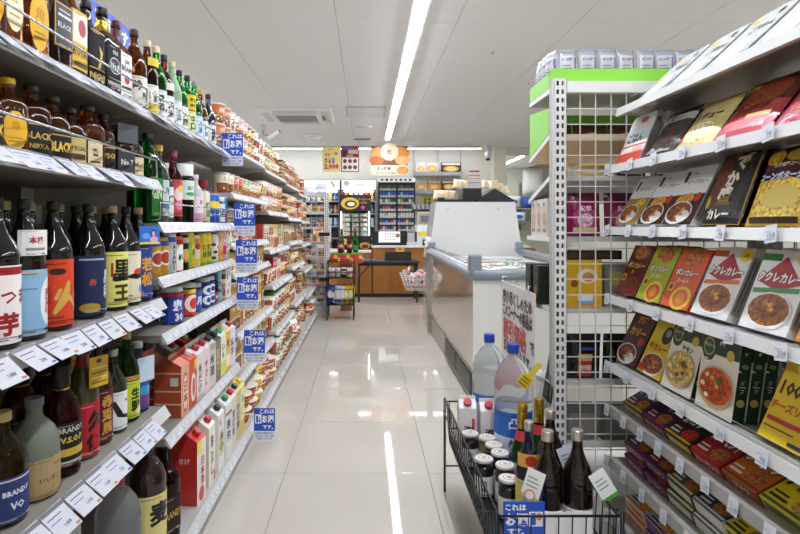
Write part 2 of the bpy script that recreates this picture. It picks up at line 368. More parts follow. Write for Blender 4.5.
def left_bay(y0, y1, shelves, label, cards=False, top=1.42, group='left shelf bays', back='b9b5ad'):
    XR = -.80; yc = (y0 + y1) / 2; hw = (y1 - y0) / 2 - .001
    t = thing('gondola_shelf', label, 'shelf', (XR, yc, 0), group=group)
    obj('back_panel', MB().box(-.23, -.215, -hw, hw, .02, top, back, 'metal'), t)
    up = MB().box(-.214, -.18, -.011, .011, .02, top, 'dedcd7', 'metal').mesh('upright')
    obj('upright', up, t, (0, -hw + .011, 0)); obj('upright', up, t, (0, hw - .011, 0))
    for k, (z, xf) in enumerate(shelves):
        f = xf - XR; base = (k == len(shelves) - 1)
        b = MB().box(-.18, f, -hw, hw, z - (.022 if not base else .09), z, (SHELFC if y0 > 2 else '8f897f') if not base else 'b4b1aa', 'metal')  # near bays get darker boards: their dim shade is put into the colour
        if not base:
            for s in (-1, 1):     # triangular shelf bracket
                yb = s * (hw - .014)
                i = b.pts([(-.18, yb - .003, z - .022), (f - .05, yb - .003, z - .022), (-.18, yb - .003, z - .075), (-.18, yb + .003, z - .022), (f - .05, yb + .003, z - .022), (-.18, yb + .003, z - .075)])
                for q in ((0, 2, 1), (3, 4, 5), (1, 2, 5, 4), (0, 1, 4, 3), (0, 3, 5, 2)): b.face([i[j] for j in q], SHELFC, 'metal')
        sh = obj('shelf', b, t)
        # slanted price rail
        r = MB(); rz, rx = (.027, .019)
        i = r.pts([(f, -hw, z + .004), (f, hw, z + .004), (f + rx, hw, z - rz), (f + rx, -hw, z - rz), (f - .003, -hw, z - .012), (f - .003, hw, z - .012), (f + rx - .004, hw, z - rz - .003), (f + rx - .004, -hw, z - rz - .003)])
        for q in ((0, 3, 2, 1), (4, 5, 6, 7), (0, 1, 5, 4), (3, 7, 6, 2), (0, 4, 7, 3), (1, 2, 6, 5)): r.face([i[j] for j in q], 'd2d0cd', 'rail')
        obj('price_rail', r, sh)
        tilt = math.atan2(rx, rz)
        big = cards and (cards is True or k in cards); step = .076 if big else .064; n = int((2 * hw - .03) / step)
        for q in range(n):
            if not big and rnd.random() < .12: continue
            yy = -hw + .035 + q * step + (rnd.uniform(-.006, .006) if big else 0)
            if big: obj('price_tag', CARD[rnd.randrange(3)], sh, (f + .004, yy, z + .006), (R(0), R(-tilt * 57.3 - rnd.uniform(2, 9)), 0) if False else (-tilt - R(rnd.uniform(10, 22)), 0, R(90 + rnd.uniform(-5, 5))))
            else: obj('price_tag', TAGM[rnd.randrange(3)], sh, (f + .0028, yy, z - .001), (-tilt, 0, R(90)))
    return t
def guard(t_label, y0, y1, x, z):
    pass

def build_left_shelving():
    B = [
     (.70, 1.64, [(1.378, -.65), (1.17, -.62), (.82, -.61), (.50, -.60), (.09, -.55)], 'nearest left shelf bay, full of whisky, sake and shochu bottles', True),
     (1.64, 2.56, [(1.378, -.65), (1.045, -.62), (.88, -.62), (.71, -.61), (.40, -.60), (.09, -.55)], 'second left shelf bay with cans, cup sake and sake cartons', [0]),
     (2.56, 3.5, [(1.42, -.65), (1.19, -.63), (.95, -.63), (.81, -.62), (.53, -.60), (.33, -.59), (.09, -.55)], 'third left shelf bay, noodle cups just past the blue signs', False),
     (3.5, 4.42, [(1.40, -.65), (1.13, -.63), (.88, -.62), (.65, -.60), (.36, -.58), (.09, -.55)], 'fourth left shelf bay with stacked noodle cups', False),
     (4.42, 5.3, [(1.38, -.65), (1.10, -.63), (.90, -.62), (.70, -.60), (.40, -.58), (.09, -.55)], 'fifth left shelf bay of noodle cups and snacks', False),
     (5.3, 6.1, [(1.35, -.65), (1.08, -.63), (.85, -.62), (.60, -.60), (.35, -.58), (.09, -.55)], 'sixth and farthest bay of the left noodle shelves', False)]
    ts = []
    for y0, y1, sh, lb, cd in B: ts.append(left_bay(y0, y1, sh, lb, cd, sh[0][0] + .02, back='b9b5ad' if y0 > 2 else '6e685f'))  # back panel darkened in the bottle bays, painting the shade between bottles
    # chrome wire guards in front of the bottles
    def wire(bay, y0, y1, x, z):
        yc = (y0 + y1) / 2; h = (y1 - y0) / 2
        m = MB().tube([(-.05, -h, -.055), (0, -h, -.05), (0, -h, 0), (0, h, 0), (0, h, -.05), (-.05, h, -.055)], .0028, 'd6d6d6', 'chrome', 6)
        obj('guard_wire', m, ts[bay], (x + .80, 0, z))
    wire(0, .72, 1.63, -.648, 1.44); wire(1, 1.65, 2.55, -.648, 1.44)
    wire(0, .72, 1.63, -.618, 1.232); wire(1, 1.65, 2.55, -.618, 1.107)
    return B

def blue_sign_mesh():
    w, h = .097, .152; b = MB().box(-w/2, w/2, 0, .0015, -h, 0, 'eef1f8', 'print')
    sf = lambda u, v, l: (u - w/2, -.0004 * l, v - h)
    bl = '1f55c8'
    b.rect(sf, 0, .046, w, h, bl, 1)
    b.text(sf, 'これは', w*.62, h*.9, .021, 'ffffff', 2, bold=.03); b.text(sf, 'お酒', w*.66, h*.67, .036, 'ffffff', 2, bold=.05, maxw=.055); b.text(sf, 'です。', w*.66, h*.42, .021, 'ffffff', 2, bold=.03, maxw=.05)
    b.rect(sf, w*.05, h*.53, w*.36, h*.81, 'f4f6ff', 2); b.rect(sf, w*.1, h*.56, w*.2, h*.77, bl, 3); b.ell(sf, w*.27, h*.70, w*.045, w*.045, 'e0895a', 3); b.rect(sf, w*.235, h*.56, w*.305, h*.655, bl, 3)
    for k, (v, q) in enumerate(((.235, .9), (.15, .86), (.07, .7))):
        b.text(sf, ['未成年者の飲酒は法律で', '禁止されています。年齢', '確認をしております'][k], w*.5, h*v, .0095, '4a68b8', 2, bold=.02, maxw=w*q)
    return b.mesh('alcohol_sign')
def build_signs():
    m = blue_sign_mesh()
    pos = [(222, 133), (234, 203), (236, 240), (237, 277), (244, 330), (254, 408)]
    nm = ['top', 'second', 'third', 'fourth', 'fifth', 'lowest']
    Y = 2.545
    for k, (x, y) in enumerate(pos):
        X = (x + 10.5 - VPX) * Y / FPX; Z = CAMZ - (y - VPY) * Y / FPX
        t = thing('alcohol_sign', 'blue alcohol notice card hung from the left shelves, %s of the column of six' % nm[k], 'sign', (X, Y, Z), group='blue alcohol notice cards')
        obj('card', m, t)
        obj('clip', MB().tube([(-.049, .003, -.03), (-.075, .006, -.03), (-.1, .012, -.035)], .003, 'e8e8e8', 'plastic', 6), t)
    # long blue card standing behind the bottles on the top shelf
    b = MB(); w, h = .33, .17; b.box(-w/2, w/2, 0, .003, 0, h, '1f55c8', 'print'); sf = lambda u, v, l: (u - w/2, -.0005*l, v)
    b.rect(sf, .006, .006, w-.006, h*.42, 'f3f6ff', 1); b.text(sf, 'お酒です', w*.52, h*.71, .055, 'ffffff', 2, bold=.04)
    b.text(sf, '未成年の飲酒は禁止', w*.5, h*.24, .024, '2a55b0', 2, maxw=w*.85)
    b.box(-.02, .02, .003, .02, -.202, .02, 'e8e8e8', 'plastic')
    tag(obj('shelf_card', b, None, (-.86, 1.87, 1.58), (0, 0, R(90))), 'long blue card standing behind the bottles on the top left shelf', 'sign')
    b = MB(); w, h = .1, .075; b.box(-w/2, w/2, 0, .002, -h, 0, 'f7f3f1', 'print'); sf = lambda u, v, l: (u - w/2, -.0004*l, v - h)
    b.rect(sf, 0, 0, w*.5, h*.55, 'd84a4a', 1); b.text(sf, '138', w*.7, h*.4, .03, 'c43434', 2); b.text(sf, '新', w*.25, h*.28, .03, 'ffffff', 2)
    tag(obj('price_pop', b, None, (-.52, 3.9, .372), (R(-25), 0, R(70))), 'small red and white price card sticking out low in fourth left bay', 'sign')

def slotted_upright(x0, x1, y0, y1, z0, z1, col='e6e4df'):
    "steel channel whose camera side has two columns of punched slots"
    b = MB(); w = x1 - x0; u = [0, .2*w, .4*w, .6*w, .8*w, w]; z = z0; p = .028; th = .0015
    b.box(x0, x1, y0 + .012, y1, z0, z1, 'b9b6b0', 'metal'); b.box(x0, x0 + th, y0, y0 + .012, z0, z1, col, 'metal'); b.box(x1 - th, x1, y0, y0 + .012, z0, z1, col, 'metal')
    for a, c in ((0, 1), (2, 3), (4, 5)): b.box(x0 + u[a], x0 + u[c], y0, y0 + th, z0, z1, col, 'metal')
    while z < z1:
        for a, c in ((1, 2), (3, 4)): b.box(x0 + u[a], x0 + u[c], y0, y0 + th, z, min(z + p*.45, z1), col, 'metal')
        z += p
    i = b.pts([(x0 + u[1], y0 + .0115, z0), (x0 + u[4], y0 + .0115, z0), (x0 + u[4], y0 + .0115, z1), (x0 + u[1], y0 + .0115, z1)]); b.face(i, '3a3834', 'matte')  # dark sheet behind the slots paints the shade inside the channel
    return b
def wire_grid(w, z0, z1, pitch, r, col='d4d1c8'):
    b = MB(); n = int(w / pitch)
    for k in range(n + 1): b.box(k*pitch - r, k*pitch + r, -r, r, z0, z1, col, 'metal')
    k = 0; z = z1
    while z > z0: b.box(0, w, -r - .002, r - .002, z - r, z + r, col, 'metal'); z -= pitch
    return b

RS = [1.405, 1.222, 1.03, .814, .60, .463, .30, .13]
RX = .78
def build_right_shelving():
    y0, y1 = .60, 1.755; yc = (y0 + y1) / 2; hw = (y1 - y0) / 2
    t = thing('gondola_shelf', 'right shelf unit holding curry boxes, nearest the camera', 'shelf', (1.0, yc, 0))
    g = wire_grid(2*hw - .02, .12, 1.62, .05, .0014); obj('wire_back', g, t, (.215, -hw + .01, 0), (0, 0, R(90)))
    for s in (-1, 1): obj('upright', slotted_upright(-.02, .02, -.02, .02, 0, 1.64), t, (.235, s * (hw - .022), 0), (0, 0, R(90)))
    for k, z in enumerate(RS):
        f = (RX if k else .81) - 1.0; low = k >= 5
        d = .2
        b = MB().box(f, d, -hw, hw, z - .016, z, 'aaa69f', 'steel' if k < 2 else 'metal')
        if k == len(RS) - 1: b.box(f + .02, d, -hw, hw, 0, z - .016, 'b5b1aa', 'metal')
        sh = obj('shelf', b, t)
        b = MB(); c = 'd6d4d0' if not low else '9c9893'
        i = b.pts([(f - .014, -hw, z - .02), (f - .014, hw, z - .02), (f - .009, hw, z + .005), (f - .009, -hw, z + .005), (f, -hw, z - .02), (f, hw, z - .02), (f, hw, z + .005), (f, -hw, z + .005)])
        for q in ((0, 3, 2, 1), (4, 5, 6, 7), (0, 1, 5, 4), (3, 7, 6, 2), (0, 4, 7, 3), (1, 2, 6, 5)): b.face([i[j] for j in q], c, 'rail')
        obj('price_rail', b, sh)
        if k < 5:
            obj('clear_lip', MB().box(f - .004, f - .002, -hw, hw, z + .005, z + .026, 'f5f8fa', 'clear'), sh)
        if k == 0: continue
        step = .142 if k < 5 else .105; y = hw - .012; q = 0
        while y > -hw + .03:
            obj('price_tag', RTAG[(k + q) % 3], sh, (f - .0165, y, z + .01), (R(-9), R(rnd.uniform(-10, 4)), R(-90))); y -= step * rnd.uniform(.9, 1.08); q += 1
    return t
# ------------------------------------------------------------------ product builders (front towards -Y, base at z = 0)
PROF = {
 'shochu': [(.62, 0), (.97, .012), (1, .03), (1, .56), (.97, .62), (.8, .69), (.5, .77), (.34, .84), (.285, .9), (.28, .955)],
 'sake':   [(.7, 0), (.97, .015), (1, .04), (1, .53), (.96, .585), (.76, .67), (.48, .755), (.36, .82), (.32, .89), (.31, .95)],
 'whisky': [(.85, 0), (.98, .015), (1, .04), (1, .56), (.97, .62), (.75, .69), (.42, .74), (.33, .79), (.31, .86), (.31, .94)],
 'short':  [(.85, 0), (.98, .02), (1, .05), (1, .6), (.93, .68), (.62, .76), (.36, .81), (.34, .9), (.34, .96)],
 'slim':   [(.8, 0), (.97, .015), (1, .04), (1, .62), (.92, .68), (.6, .75), (.4, .8), (.38, .88), (.38, .95)],
 'dome':   [(.8, 0), (.96, .02), (1, .06), (1, .5), (.94, .6), (.78, .69), (.52, .76), (.36, .8), (.32, .86), (.32, .95)],
 'isho':   [(.7, 0), (.97, .015), (1, .04), (1, .58), (.95, .645), (.78, .71), (.52, .775), (.38, .83), (.33, .89), (.32, .95)],
 'pet':    [(.8, 0), (.97, .02), (1, .05), (1, .3), (.95, .32), (1, .34), (.95, .365), (1, .39), (1, .6), (.96, .63), (1, .66), (.97, .72), (.8, .8), (.5, .87), (.26, .9), (.24, .95)],
 'champ':  [(.75, 0), (.97, .015), (1, .04), (1, .42), (.93, .5), (.7, .6), (.45, .7), (.36, .8), (.34, .95)],
}
PC = {}
def bottle(key, style, H, Rr, glass, gm, cap, labels, capm='plastic', capz=.915, capr=None, sq=2, asp=1, seg=24, neck=None, liquid=None):
    "labels: list of (z0, z1, arc, colour, design, material)"
    if key in PC: return PC[key]
    pr = PROF[style]; prof = [(r * Rr, z * H) for r, z in pr]
    body = MB().lathe(prof, seg, glass, gm, sq, asp); parts = [('body', body.mesh('body'))]
    rn = pr[-1][0] * Rr; cr = capr or rn * 1.18
    cm = MB().lathe([(cr*.97, capz*H), (cr, capz*H + .002), (cr, H - .003), (cr*.92, H)], 14, cap, capm)
    parts.append(('cap', cm.mesh('cap')))
    if neck:
        z0, z1, col = neck; nb = MB(); pp = []
        for k in range(5):
            zz = z0 + (z1 - z0) * k / 4
            for (ra, za), (rb, zb) in zip(pr, pr[1:]):
                if za <= zz <= zb: pp.append(((ra + (rb - ra) * (zz - za) / max(zb - za, 1e-6)) * Rr + .0008, zz * H)); break
        nb.lathe(pp, 14, col, 'foil' if col in ('d8b24a', 'e0c060', 'c8a040') else 'print', sq, asp, caps=False); parts.append(('neck_band', nb.mesh('neck_band')))
    for k, lb in enumerate(labels):
        z0, z1, arc, col, D = lb[:5]
        if col and (z1 - z0) * H > .045:
            ink = '2a2622' if sum(hx(col)) > .6 else 'c8c0ac'; D = list(D) + [('r', .2, .045, .48, .056, ink), ('r', .2, .075, .62, .084, ink), ('r', .64, .045, .8, .085, ink), ('r', .12, .93, .5, .94, ink)]; lm = lb[5] if len(lb) > 5 else 'paper'
        w = arc * 2 * Rr; h = (z1 - z0) * H; m = MB()
        if sq == 2:
            sf0 = cyl_sf(Rr + .0007, z0 * H); ww = arc * PI * Rr
            sf = sf0
            if col: m.rect(sf, -ww/2, 0, ww/2, h, col, 0, lm)
            if asp != 1: pass
            design(m, sf, ww, h, D, off=.5, nu=10)
        else:
            w = arc * .93 * 2 * Rr
            sf = lambda u, v, l: (u, -asp * Rr * max(0, 1 - (abs(u) / Rr) ** sq) ** (1 / sq) - .0008 - .0003*l, z0 * H + v)
            sf = facet(sf, (w / 14, None), (w / 28, 0))
            if col: m.rect(sf, -w/2, 0, w/2, h, col, 0, lm)
            design(m, sf, w, h, D, off=.5)
        parts.append(('label', m.mesh('label')))
    PC[key] = parts; return parts
def boxp(key, w, h, d, col, D, side=None, top=None, SD=None, m='print', ch=0):
    if key in PC: return PC[key]
    s = side or col; b = MB()
    b.box(-w/2, w/2, -d/2, d/2, 0, h, col, m, cols=[s, top or s, col, s, s, s])
    design(b, plane_sf(w, h, -d/2), w, h, D)
    if SD:
        design(b, lambda u, v, l: (w/2 + .0004*l, u - d/2, v), d, h, SD); design(b, lambda u, v, l: (-w/2 - .0004*l, d/2 - u, v), d, h, SD)
    PC[key] = [(key, b.mesh('box'))]; return PC[key]
def flatbox(key, w, l, h, col, D, side, SD=None):
    "box lying down: design on its top, v runs away from the viewer; SD on the front edge"
    if key in PC: return PC[key]
    b = MB().box(-w/2, w/2, -l/2, l/2, 0, h, col, 'print', cols=[side, col, side, side, side, side])
    design(b, lambda u, v, q: (u - w/2, v - l/2, h + .0004*q), w, l, D)
    if SD: design(b, plane_sf(w, h, -l/2), w, h, SD)
    PC[key] = [(key, b.mesh('box'))]; return PC[key]
def pouch(key, w, h, d, col, D, m='film', back=None, fin=.012):
    if key in PC: return PC[key]
    b = MB(); N = 10
    def bul(u, v):
        a, c = 2*u/w - 1, 2*v/h - 1; return d/2 * max(0, 1 - abs(a)**3) ** .6 * max(0, 1 - abs(c)**3) ** .6
    sf = lambda u, v, l: (u - w/2, -bul(u, v) - .0005 - .0006*l, v)
    sf0 = sf; sf = facet(sf0, (w/N, h/N), (0, 0)); sb = lambda u, v, l: (w/2 - u, bul(w - u, v) + .0005, v)
    b.rect(lambda u, v, l: sf0(u, v, l), 0, 0, w, h, col, 0, m, N, N); b.rect(sb, 0, 0, w, h, back or col, 0, m, N, N)
    for f in range(len(b.f)): b.sm[f] = True
    design(b, sf, w, h, D, nu=6, nv=6)
    PC[key] = [(key, b.mesh('pouch'))]; return PC[key]
def can(key, H, Rr, col, D, lid='c9c9c9', m='can', band=None, topc=None):
    if key in PC: return PC[key]
    b = MB().lathe([(Rr*.88, 0), (Rr, .006), (Rr, H*.9), (Rr*.9, H*.97), (Rr*.92, H)], 16, col, m)
    design(b, cyl_sf(Rr, 0, seg=16), PI*Rr, H*.9, D, off=.5, nu=8)
    l = MB().lathe([(Rr*.84, H - .003), (Rr*.93, H - .001), (Rr*.93, H + .0015), (Rr*.86, H + .0012), (Rr*.84, H - .002)], 16, lid, 'can', caps=False)
    l.lathe([(Rr*.01, H - .0025), (Rr*.85, H - .0025)], 16, topc or lid, 'can')
    PC[key] = [('body', b.mesh('body')), ('lid', l.mesh('lid'))]; return PC[key]
def cup(key, H, r0, r1, col, D, lid='f2ede2', lidD=None, rim='f5f2ea', bands=()):
    if key in PC: return PC[key]
    b = MB().lathe([(r0*.92, 0), (r0, .003), (r1, H - .004)], 16, col, 'print')
    sf = cone_sf(r0, r1, H); wm = PI * (r0 + r1) / 2
    design(b, sf, wm, H, D, off=.5, nu=8)
    l = MB().lathe([(r1*1.0, H - .006), (r1*1.06, H - .005), (r1*1.06, H - .001), (r1*1.02, H)], 16, rim, 'print')
    l.lathe([(.001, H + .0006), (r1*1.01, H + .0005)], 16, lid, 'foil' if lid == 'silver' else 'print', caps=False)
    PC[key] = [('cup_body', b.mesh('cup_body')), ('lid', l.mesh('lid'))]; return PC[key]
def carton(key, w, h, d, col, D, cap=None, gable=None, side=None, SD=None):
    "gable-top carton; h includes the gable"
    if key in PC: return PC[key]
    g = h * .17; hb = h - g; b = MB(); s = side or col; gc = gable or col
    b.box(-w/2, w/2, -d/2, d/2, 0, hb, col, 'print', cols=[s, s, col, s, col, s]); design(b, plane_sf(w, hb, -d/2), w, hb, D)
    if SD: design(b, lambda u, v, l: (-w/2 - .0004*l, d/2 - u, v), d, hb, SD); design(b, lambda u, v, l: (w/2 + .0004*l, u - d/2, v), d, hb, SD)
    t = MB(); ft = h - .012
    i = t.pts([(-w/2, -d/2, hb), (w/2, -d/2, hb), (w/2, d/2, hb), (-w/2, d/2, hb), (-w/2, -.002, ft), (w/2, -.002, ft), (w/2, .002, ft), (-w/2, .002, ft), (-w/2+.012, 0, ft-.004), (w/2-.012, 0, ft-.004)])
    t.face([i[k] for k in (0, 1, 5, 4)], gc, 'print'); t.face([i[k] for k in (2, 3, 7, 6)], gc, 'print')
    t.face([i[k] for k in (1, 2, 6, 5)], s, 'print'); t.face([i[k] for k in (3, 0, 4, 7)], s, 'print')
    t.box(-w/2, w/2, -.002, .002, ft, h, gc, 'print')
    P = [('body', b.mesh('body')), ('gable_top', t.mesh('gable_top'))]
    if cap:
        c = MB().lathe([(.0135, 0), (.0145, .003), (.0145, .014), (.013, .017)], 14, cap, 'plastic')
        th = math.atan2(g - .012, d/2); mt = Matrix.Translation((0, -d/4, hb + (g - .012)/2)) @ Matrix.Rotation(th, 4, 'X')
        c.v = [tuple(mt @ Vector(p)) for p in c.v]; P.append(('screw_cap', c.mesh('screw_cap')))
    PC[key] = P; return P
def tray(key, w, h, d, film, tr, D):
    "shallow sealed tray standing on its edge: rounded tub behind, printed film in front"
    if key in PC: return PC[key]
    def rr(w2, h2, r, y, n=4):
        ps = []
        for cx, cz, a0 in ((w2-r, h2-r, 0), (-w2+r, h2-r, 90), (-w2+r, -h2+r, 180), (w2-r, -h2+r, 270)):
            for k in range(n+1): a = R(a0 + 90*k/n); ps.append((cx + r*math.cos(a), y, cz + r*math.sin(a) + h/2))
        return ps
    b = MB(); rings = [b.pts(rr(w/2, h/2, .02, 0)), b.pts(rr(w/2, h/2, .02, .003)), b.pts(rr(w/2-.012, h/2-.012, .018, .003)), b.pts(rr(w/2-.022, h/2-.022, .016, d))]
    for a, c in zip(rings, rings[1:]):
        for k in range(len(a)): b.face((a[k], c[k], c[(k+1) % len(a)], a[(k+1) % len(a)]), tr, 'plastic', True)
    b.face(rings[-1][::-1], tr, 'plastic')
    f = MB(); i = f.pts(rr(w/2-.001, h/2-.001, .019, -.0006)); f.face(i[::-1], film, 'film'); design(f, plane_sf(w, h, -.0006), w, h, D)
    PC[key] = [('tub', b.mesh('tub')), ('film', f.mesh('film'))]; return PC[key]
def jar(key, H, Rr, glass, gm, lid, D, lc, lidh=.2, z0=.08, z1=.75):
    if key in PC: return PC[key]
    b = MB().lathe([(Rr*.85, 0), (Rr, .006), (Rr, H*.78), (Rr*.9, H*.83)], 16, glass, gm)
    l = MB().lathe([(Rr*.94, H*(1-lidh)), (Rr*.96, H*(1-lidh)+.002), (Rr*.96, H-.003), (Rr*.9, H)], 16, lid, 'plastic')
    m = MB(); sf = cyl_sf(Rr+.0006, H*z0, seg=16); ww = .95*PI*Rr; hh = H*(z1-z0); m.rect(sf, -ww/2, 0, ww/2, hh, lc, 0, 'print'); design(m, sf, ww, hh, D, off=.5, nu=8)
    PC[key] = [('body', b.mesh('body')), ('lid', l.mesh('lid')), ('label', m.mesh('label'))]; return PC[key]
def row(items, side, X, z, group, cat='bottle', rot=None, lim=(.70, 2.56), turn=None):
    "items: (proto, name, label, pixel column, width[, X override, cat]); spread along the shelf without touching"
    pl = []
    for it in items:
        xx = it[5] if len(it) > 5 and it[5] else X; pl.append([ypx(it[3], xx), it, xx])
    pl.sort(key=lambda q: q[0])
    for n in range(200):
        for a, b in zip(pl, pl[1:]):
            need = (a[1][4] + b[1][4]) / 2 + .002 - (b[0] - a[0])
            if a[2] == b[2] and need > 0: a[0] -= need / 2; b[0] += need / 2
        for q in pl: q[0] = min(max(q[0], lim[0] + q[1][4]/2 + .003), lim[1] - q[1][4]/2 - .003)
    for y, it, xx in pl:
        nm = it[1]; boxy = any(k in nm for k in ('carton', 'box', 'pack', 'whisk')) and 'pocket' not in nm
        a = (4 if boxy else 24) + rnd.uniform(-4, 4)
        place(it[0], nm, it[2], it[6] if len(it) > 6 else cat, (xx, y, z), (0, 0, R(90 - a)), group)
# ------------------------------------------------------------------ left bays one and two: bottles, cans, cartons
AMB = '9a4a0c'; DK = '0b0807'; BRN = '4a2108'; GRN = '2f8a1e'; GOLD = 'd8b24a'
def build_liquor():
    g = 'bottles on the top left shelf'
    KAK = [('e', .5, .5, .46, .48, 'e9b21c'), ('t', '角', .5, .62, .22, 'c68a10'), ('r', .25, .3, .75, .32, '9a6a10'), ('r', .25, .22, .7, .24, '9a6a10')]
    def wl(bg, fg, txt, sub='WHISKY', acc=None):
        D = [('r', .04, .03, .96, .97, bg), ('t', txt, .5, .68, .17, fg), ('t', sub, .5, .3, .1, fg)]
        if acc: D += [('e', .5, .48, .16, .09, acc)]
        return D
    it = []
    it.append((bottle('w0', 'whisky', .235, .042, AMB, 'glass', 'e8d9a0', [(.1, .58, .8, None, [('e', .5, .5, .45, .46, 'ece2b0'), ('t', '白', .5, .62, .18, '9a8a50'), ('r', .25, .3, .75, .33, 'a89a60')])], sq=5, asp=.8), 'whisky_bottle', 'whisky bottle with cream oval label, nearest on the top left shelf', 10, .086))
    it.append((bottle('w1', 'whisky', .235, .041, AMB, 'glass', 'f0c020', [(.06, .6, .78, None, KAK)], sq=5, asp=.8), 'whisky_bottle', 'square whisky bottle with tall yellow oval label on the top left shelf', 31, .084))
    it.append((bottle('w2', 'whisky', .24, .04, '3a1406', 'glass', '141414', [(.2, .62, .92, '1a1a1c', [('r', .03, .03, .97, .97, 'c9a240'), ('r', .07, .06, .93, .94, '2a2a2e'), ('r', .2, .8, .8, .84, 'b8b8b8'), ('r', .15, .68, .85, .74, 'd0d0d0'), ('t', 'BLACK', .5, .5, .12, 'c8c8c8'), ('e', .65, .25, .1, .06, 'b02020')])], sq=6, asp=.9), 'whisky_bottle', 'square whisky bottle with gold framed black label on the top left shelf', 48, .082))
    it.append((bottle('w3', 'whisky', .245, .036, '8a4008', 'glass', '15120c', [(.1, .66, .95, 'e0b840', [('r', .05, .45, .95, .95, 'f2ead2'), ('e', .55, .72, .25, .15, 'b02a3a'), ('t', 'ROYAL', .5, .3, .16, '3a2608'), ('r', .05, .05, .95, .12, '3a2608')])], sq=5, asp=.85), 'whisky_bottle', 'amber whisky bottle with gold and white label on the top left shelf', 66, .074))
    it.append((bottle('w4', 'whisky', .22, .04, '1c0d05', 'darkglass', '16161a', [(.06, .66, .9, '121314', [('r', .04, .96, .96, .985, 'c8a040'), ('p', [(.45, .3), (.6, .55), (.5, .72), (.75, .62), (.85, .8), (.7, .5), (.6, .3)], 'd8b24a'), ('r', .0, .26, 1, .28, 'c8a040'), ('t', 'NIGHT', .5, .13, .12, 'd8b24a')])], sq=4, asp=.85), 'whisky_bottle', 'black labelled whisky bottle with a gold plant drawing', 82, .082))
    it.append((bottle('w5', 'whisky', .235, .039, '2a1206', 'darkglass', '17171a', [(.06, .58, .92, '1d1d20', [('t', 'Old', .5, .84, .1, 'd8d8d8'), ('e', .5, .55, .38, .18, 'c8c8c8'), ('e', .5, .55, .35, .155, '1d1d20'), ('t', 'No.8', .5, .55, .12, 'e0e0e0'), ('r', .1, .25, .9, .27, 'c8c8c8'), ('t', 'WHISKEY', .5, .15, .09, 'd8d8d8')])], sq=6, asp=.95, capr=.0155, neck=(.72, .85, 'd8b24a')), 'whiskey_bottle', 'square whiskey bottle with black label, gold neck band and black cap', 98, .08))
    it.append((bottle('w6', 'whisky', .23, .037, '9a4a10', 'glass', '4a1216', [(.06, .6, .95, 'efebe6', [('t', 'JIM', .5, .8, .12, '7a5a30'), ('t', 'BEAM', .5, .66, .12, '3a2a20'), ('e', .5, .42, .2, .1, 'b8303a'), ('r', .1, .14, .9, .16, '7a7a7a'), ('t', 'WHISKEY', .5, .23, .07, '444444')])], sq=5, asp=.9, neck=(.73, .9, '5a161a')), 'whiskey_bottle', 'whiskey bottle with white label and dark red cap on top left shelf', 114, .076))
    it.append((bottle('w7', 'short', .17, .033, '5a1c08', 'glass', '3a1010', [(.05, .42, 1.0, 'c2262e', [('t', '赤', .5, .5, .5, 'e8d0b0')]), (.5, .62, .9, 'e8e0d0', [])], sq=4), 'whisky_bottle', 'small whisky bottle with red bottom label behind the guard wire', 123, .068, -.725))
    SK = [('t', '吟', .35, .7, .34, '1a1a1a', .05), ('t', '醸', .6, .32, .34, '1a1a1a', .05)]
    def sk(key, gl, cap, col, D, H=.25, Rr=.034, gm='glass', extra=None, **kw):
        return bottle(key, 'sake', H, Rr, gl, gm, cap, [(.06, .42, 1.0, col, D)] + (extra or []), **kw)
    it.append((sk('s0', '6a2c08', '3a1d12', 'e9e3d6', SK, .25, .037), 'sake_bottle', 'brown sake bottle with white calligraphy label, brown cap, on top left shelf', 134, .078))
    it.append((sk('s1', '4a1d08', 'd8c8a0', 'f1ede2', [('r', 0, 0, 1, .35, 'e2cb3c'), ('v', '山里', .5, .62, .2, '2a2a2a')], .25, .034, extra=[(.66, .76, .5, 'e8d050', [])]), 'sake_bottle', 'brown sake bottle with yellow neck seal and cream cap', 147, .07))
    it.append((sk('s2', '1e8a1c', 'e2d0a0', 'e4e6e8', [('v', '清酒', .4, .55, .28, '333333'), ('e', .7, .3, .12, .1, 'c83a3a')], .255), 'sake_bottle', 'bright green sake bottle with cream cap and grey label', 156, .07))
    it.append((sk('s3', '5a2408', '2c2c30', 'f0ede6', [('v', '純米', .5, .5, .3, '1a1a1a')], .25, .033, extra=[(.5, .6, .6, 'ece8e0', [])]), 'sake_bottle', 'brown sake bottle with black cap among the green ones', 164, .068))
    it.append((sk('s4', 'a9c8a0', 'dcc690', 'e6ebee', [('v', '生酒', .5, .5, .25, '7a8a9a')], .25, .034, gm='frost'), 'sake_bottle', 'pale frosted green sake bottle with beige cap', 172, .07))
    it.append((sk('s5', '1c8420', '1e201e', 'f1ecd8', [('v', '大関', .5, .5, .3, '1a1a1a')], .24, .033), 'sake_bottle', 'green sake bottle with black cap beside the yellow tag', 179, .068))
    it.append((sk('s6', '24902a', '23231f', 'dfe8a8', [('v', '辛口', .5, .5, .3, '1d4a1d')], .245, .033, extra=[(.44, .68, .95, 'f0d220', [('t', '辛口', .5, .65, .3, '3a2a00'), ('t', '特選', .5, .28, .26, '3a2a00')])]), 'sake_bottle', 'green sake bottle wearing a big yellow shoulder label', 187, .068))
    it.append((sk('s7', '259a2c', '8a8a86', 'cfe3f4', [('v', '冷酒', .5, .5, .26, '3a6ab8')], .245, .033), 'sake_bottle', 'green sake bottle with pale blue label near the end of the top shelf', 194, .068))
    it.append((sk('s8', '8a5a30', 'd9a850', 'e9eef4', [('v', '梅酒', .5, .5, .26, '5a7ab0')], .23, .033), 'sake_bottle', 'amber bottle with tan cap near the end of the top left shelf', 200, .068))
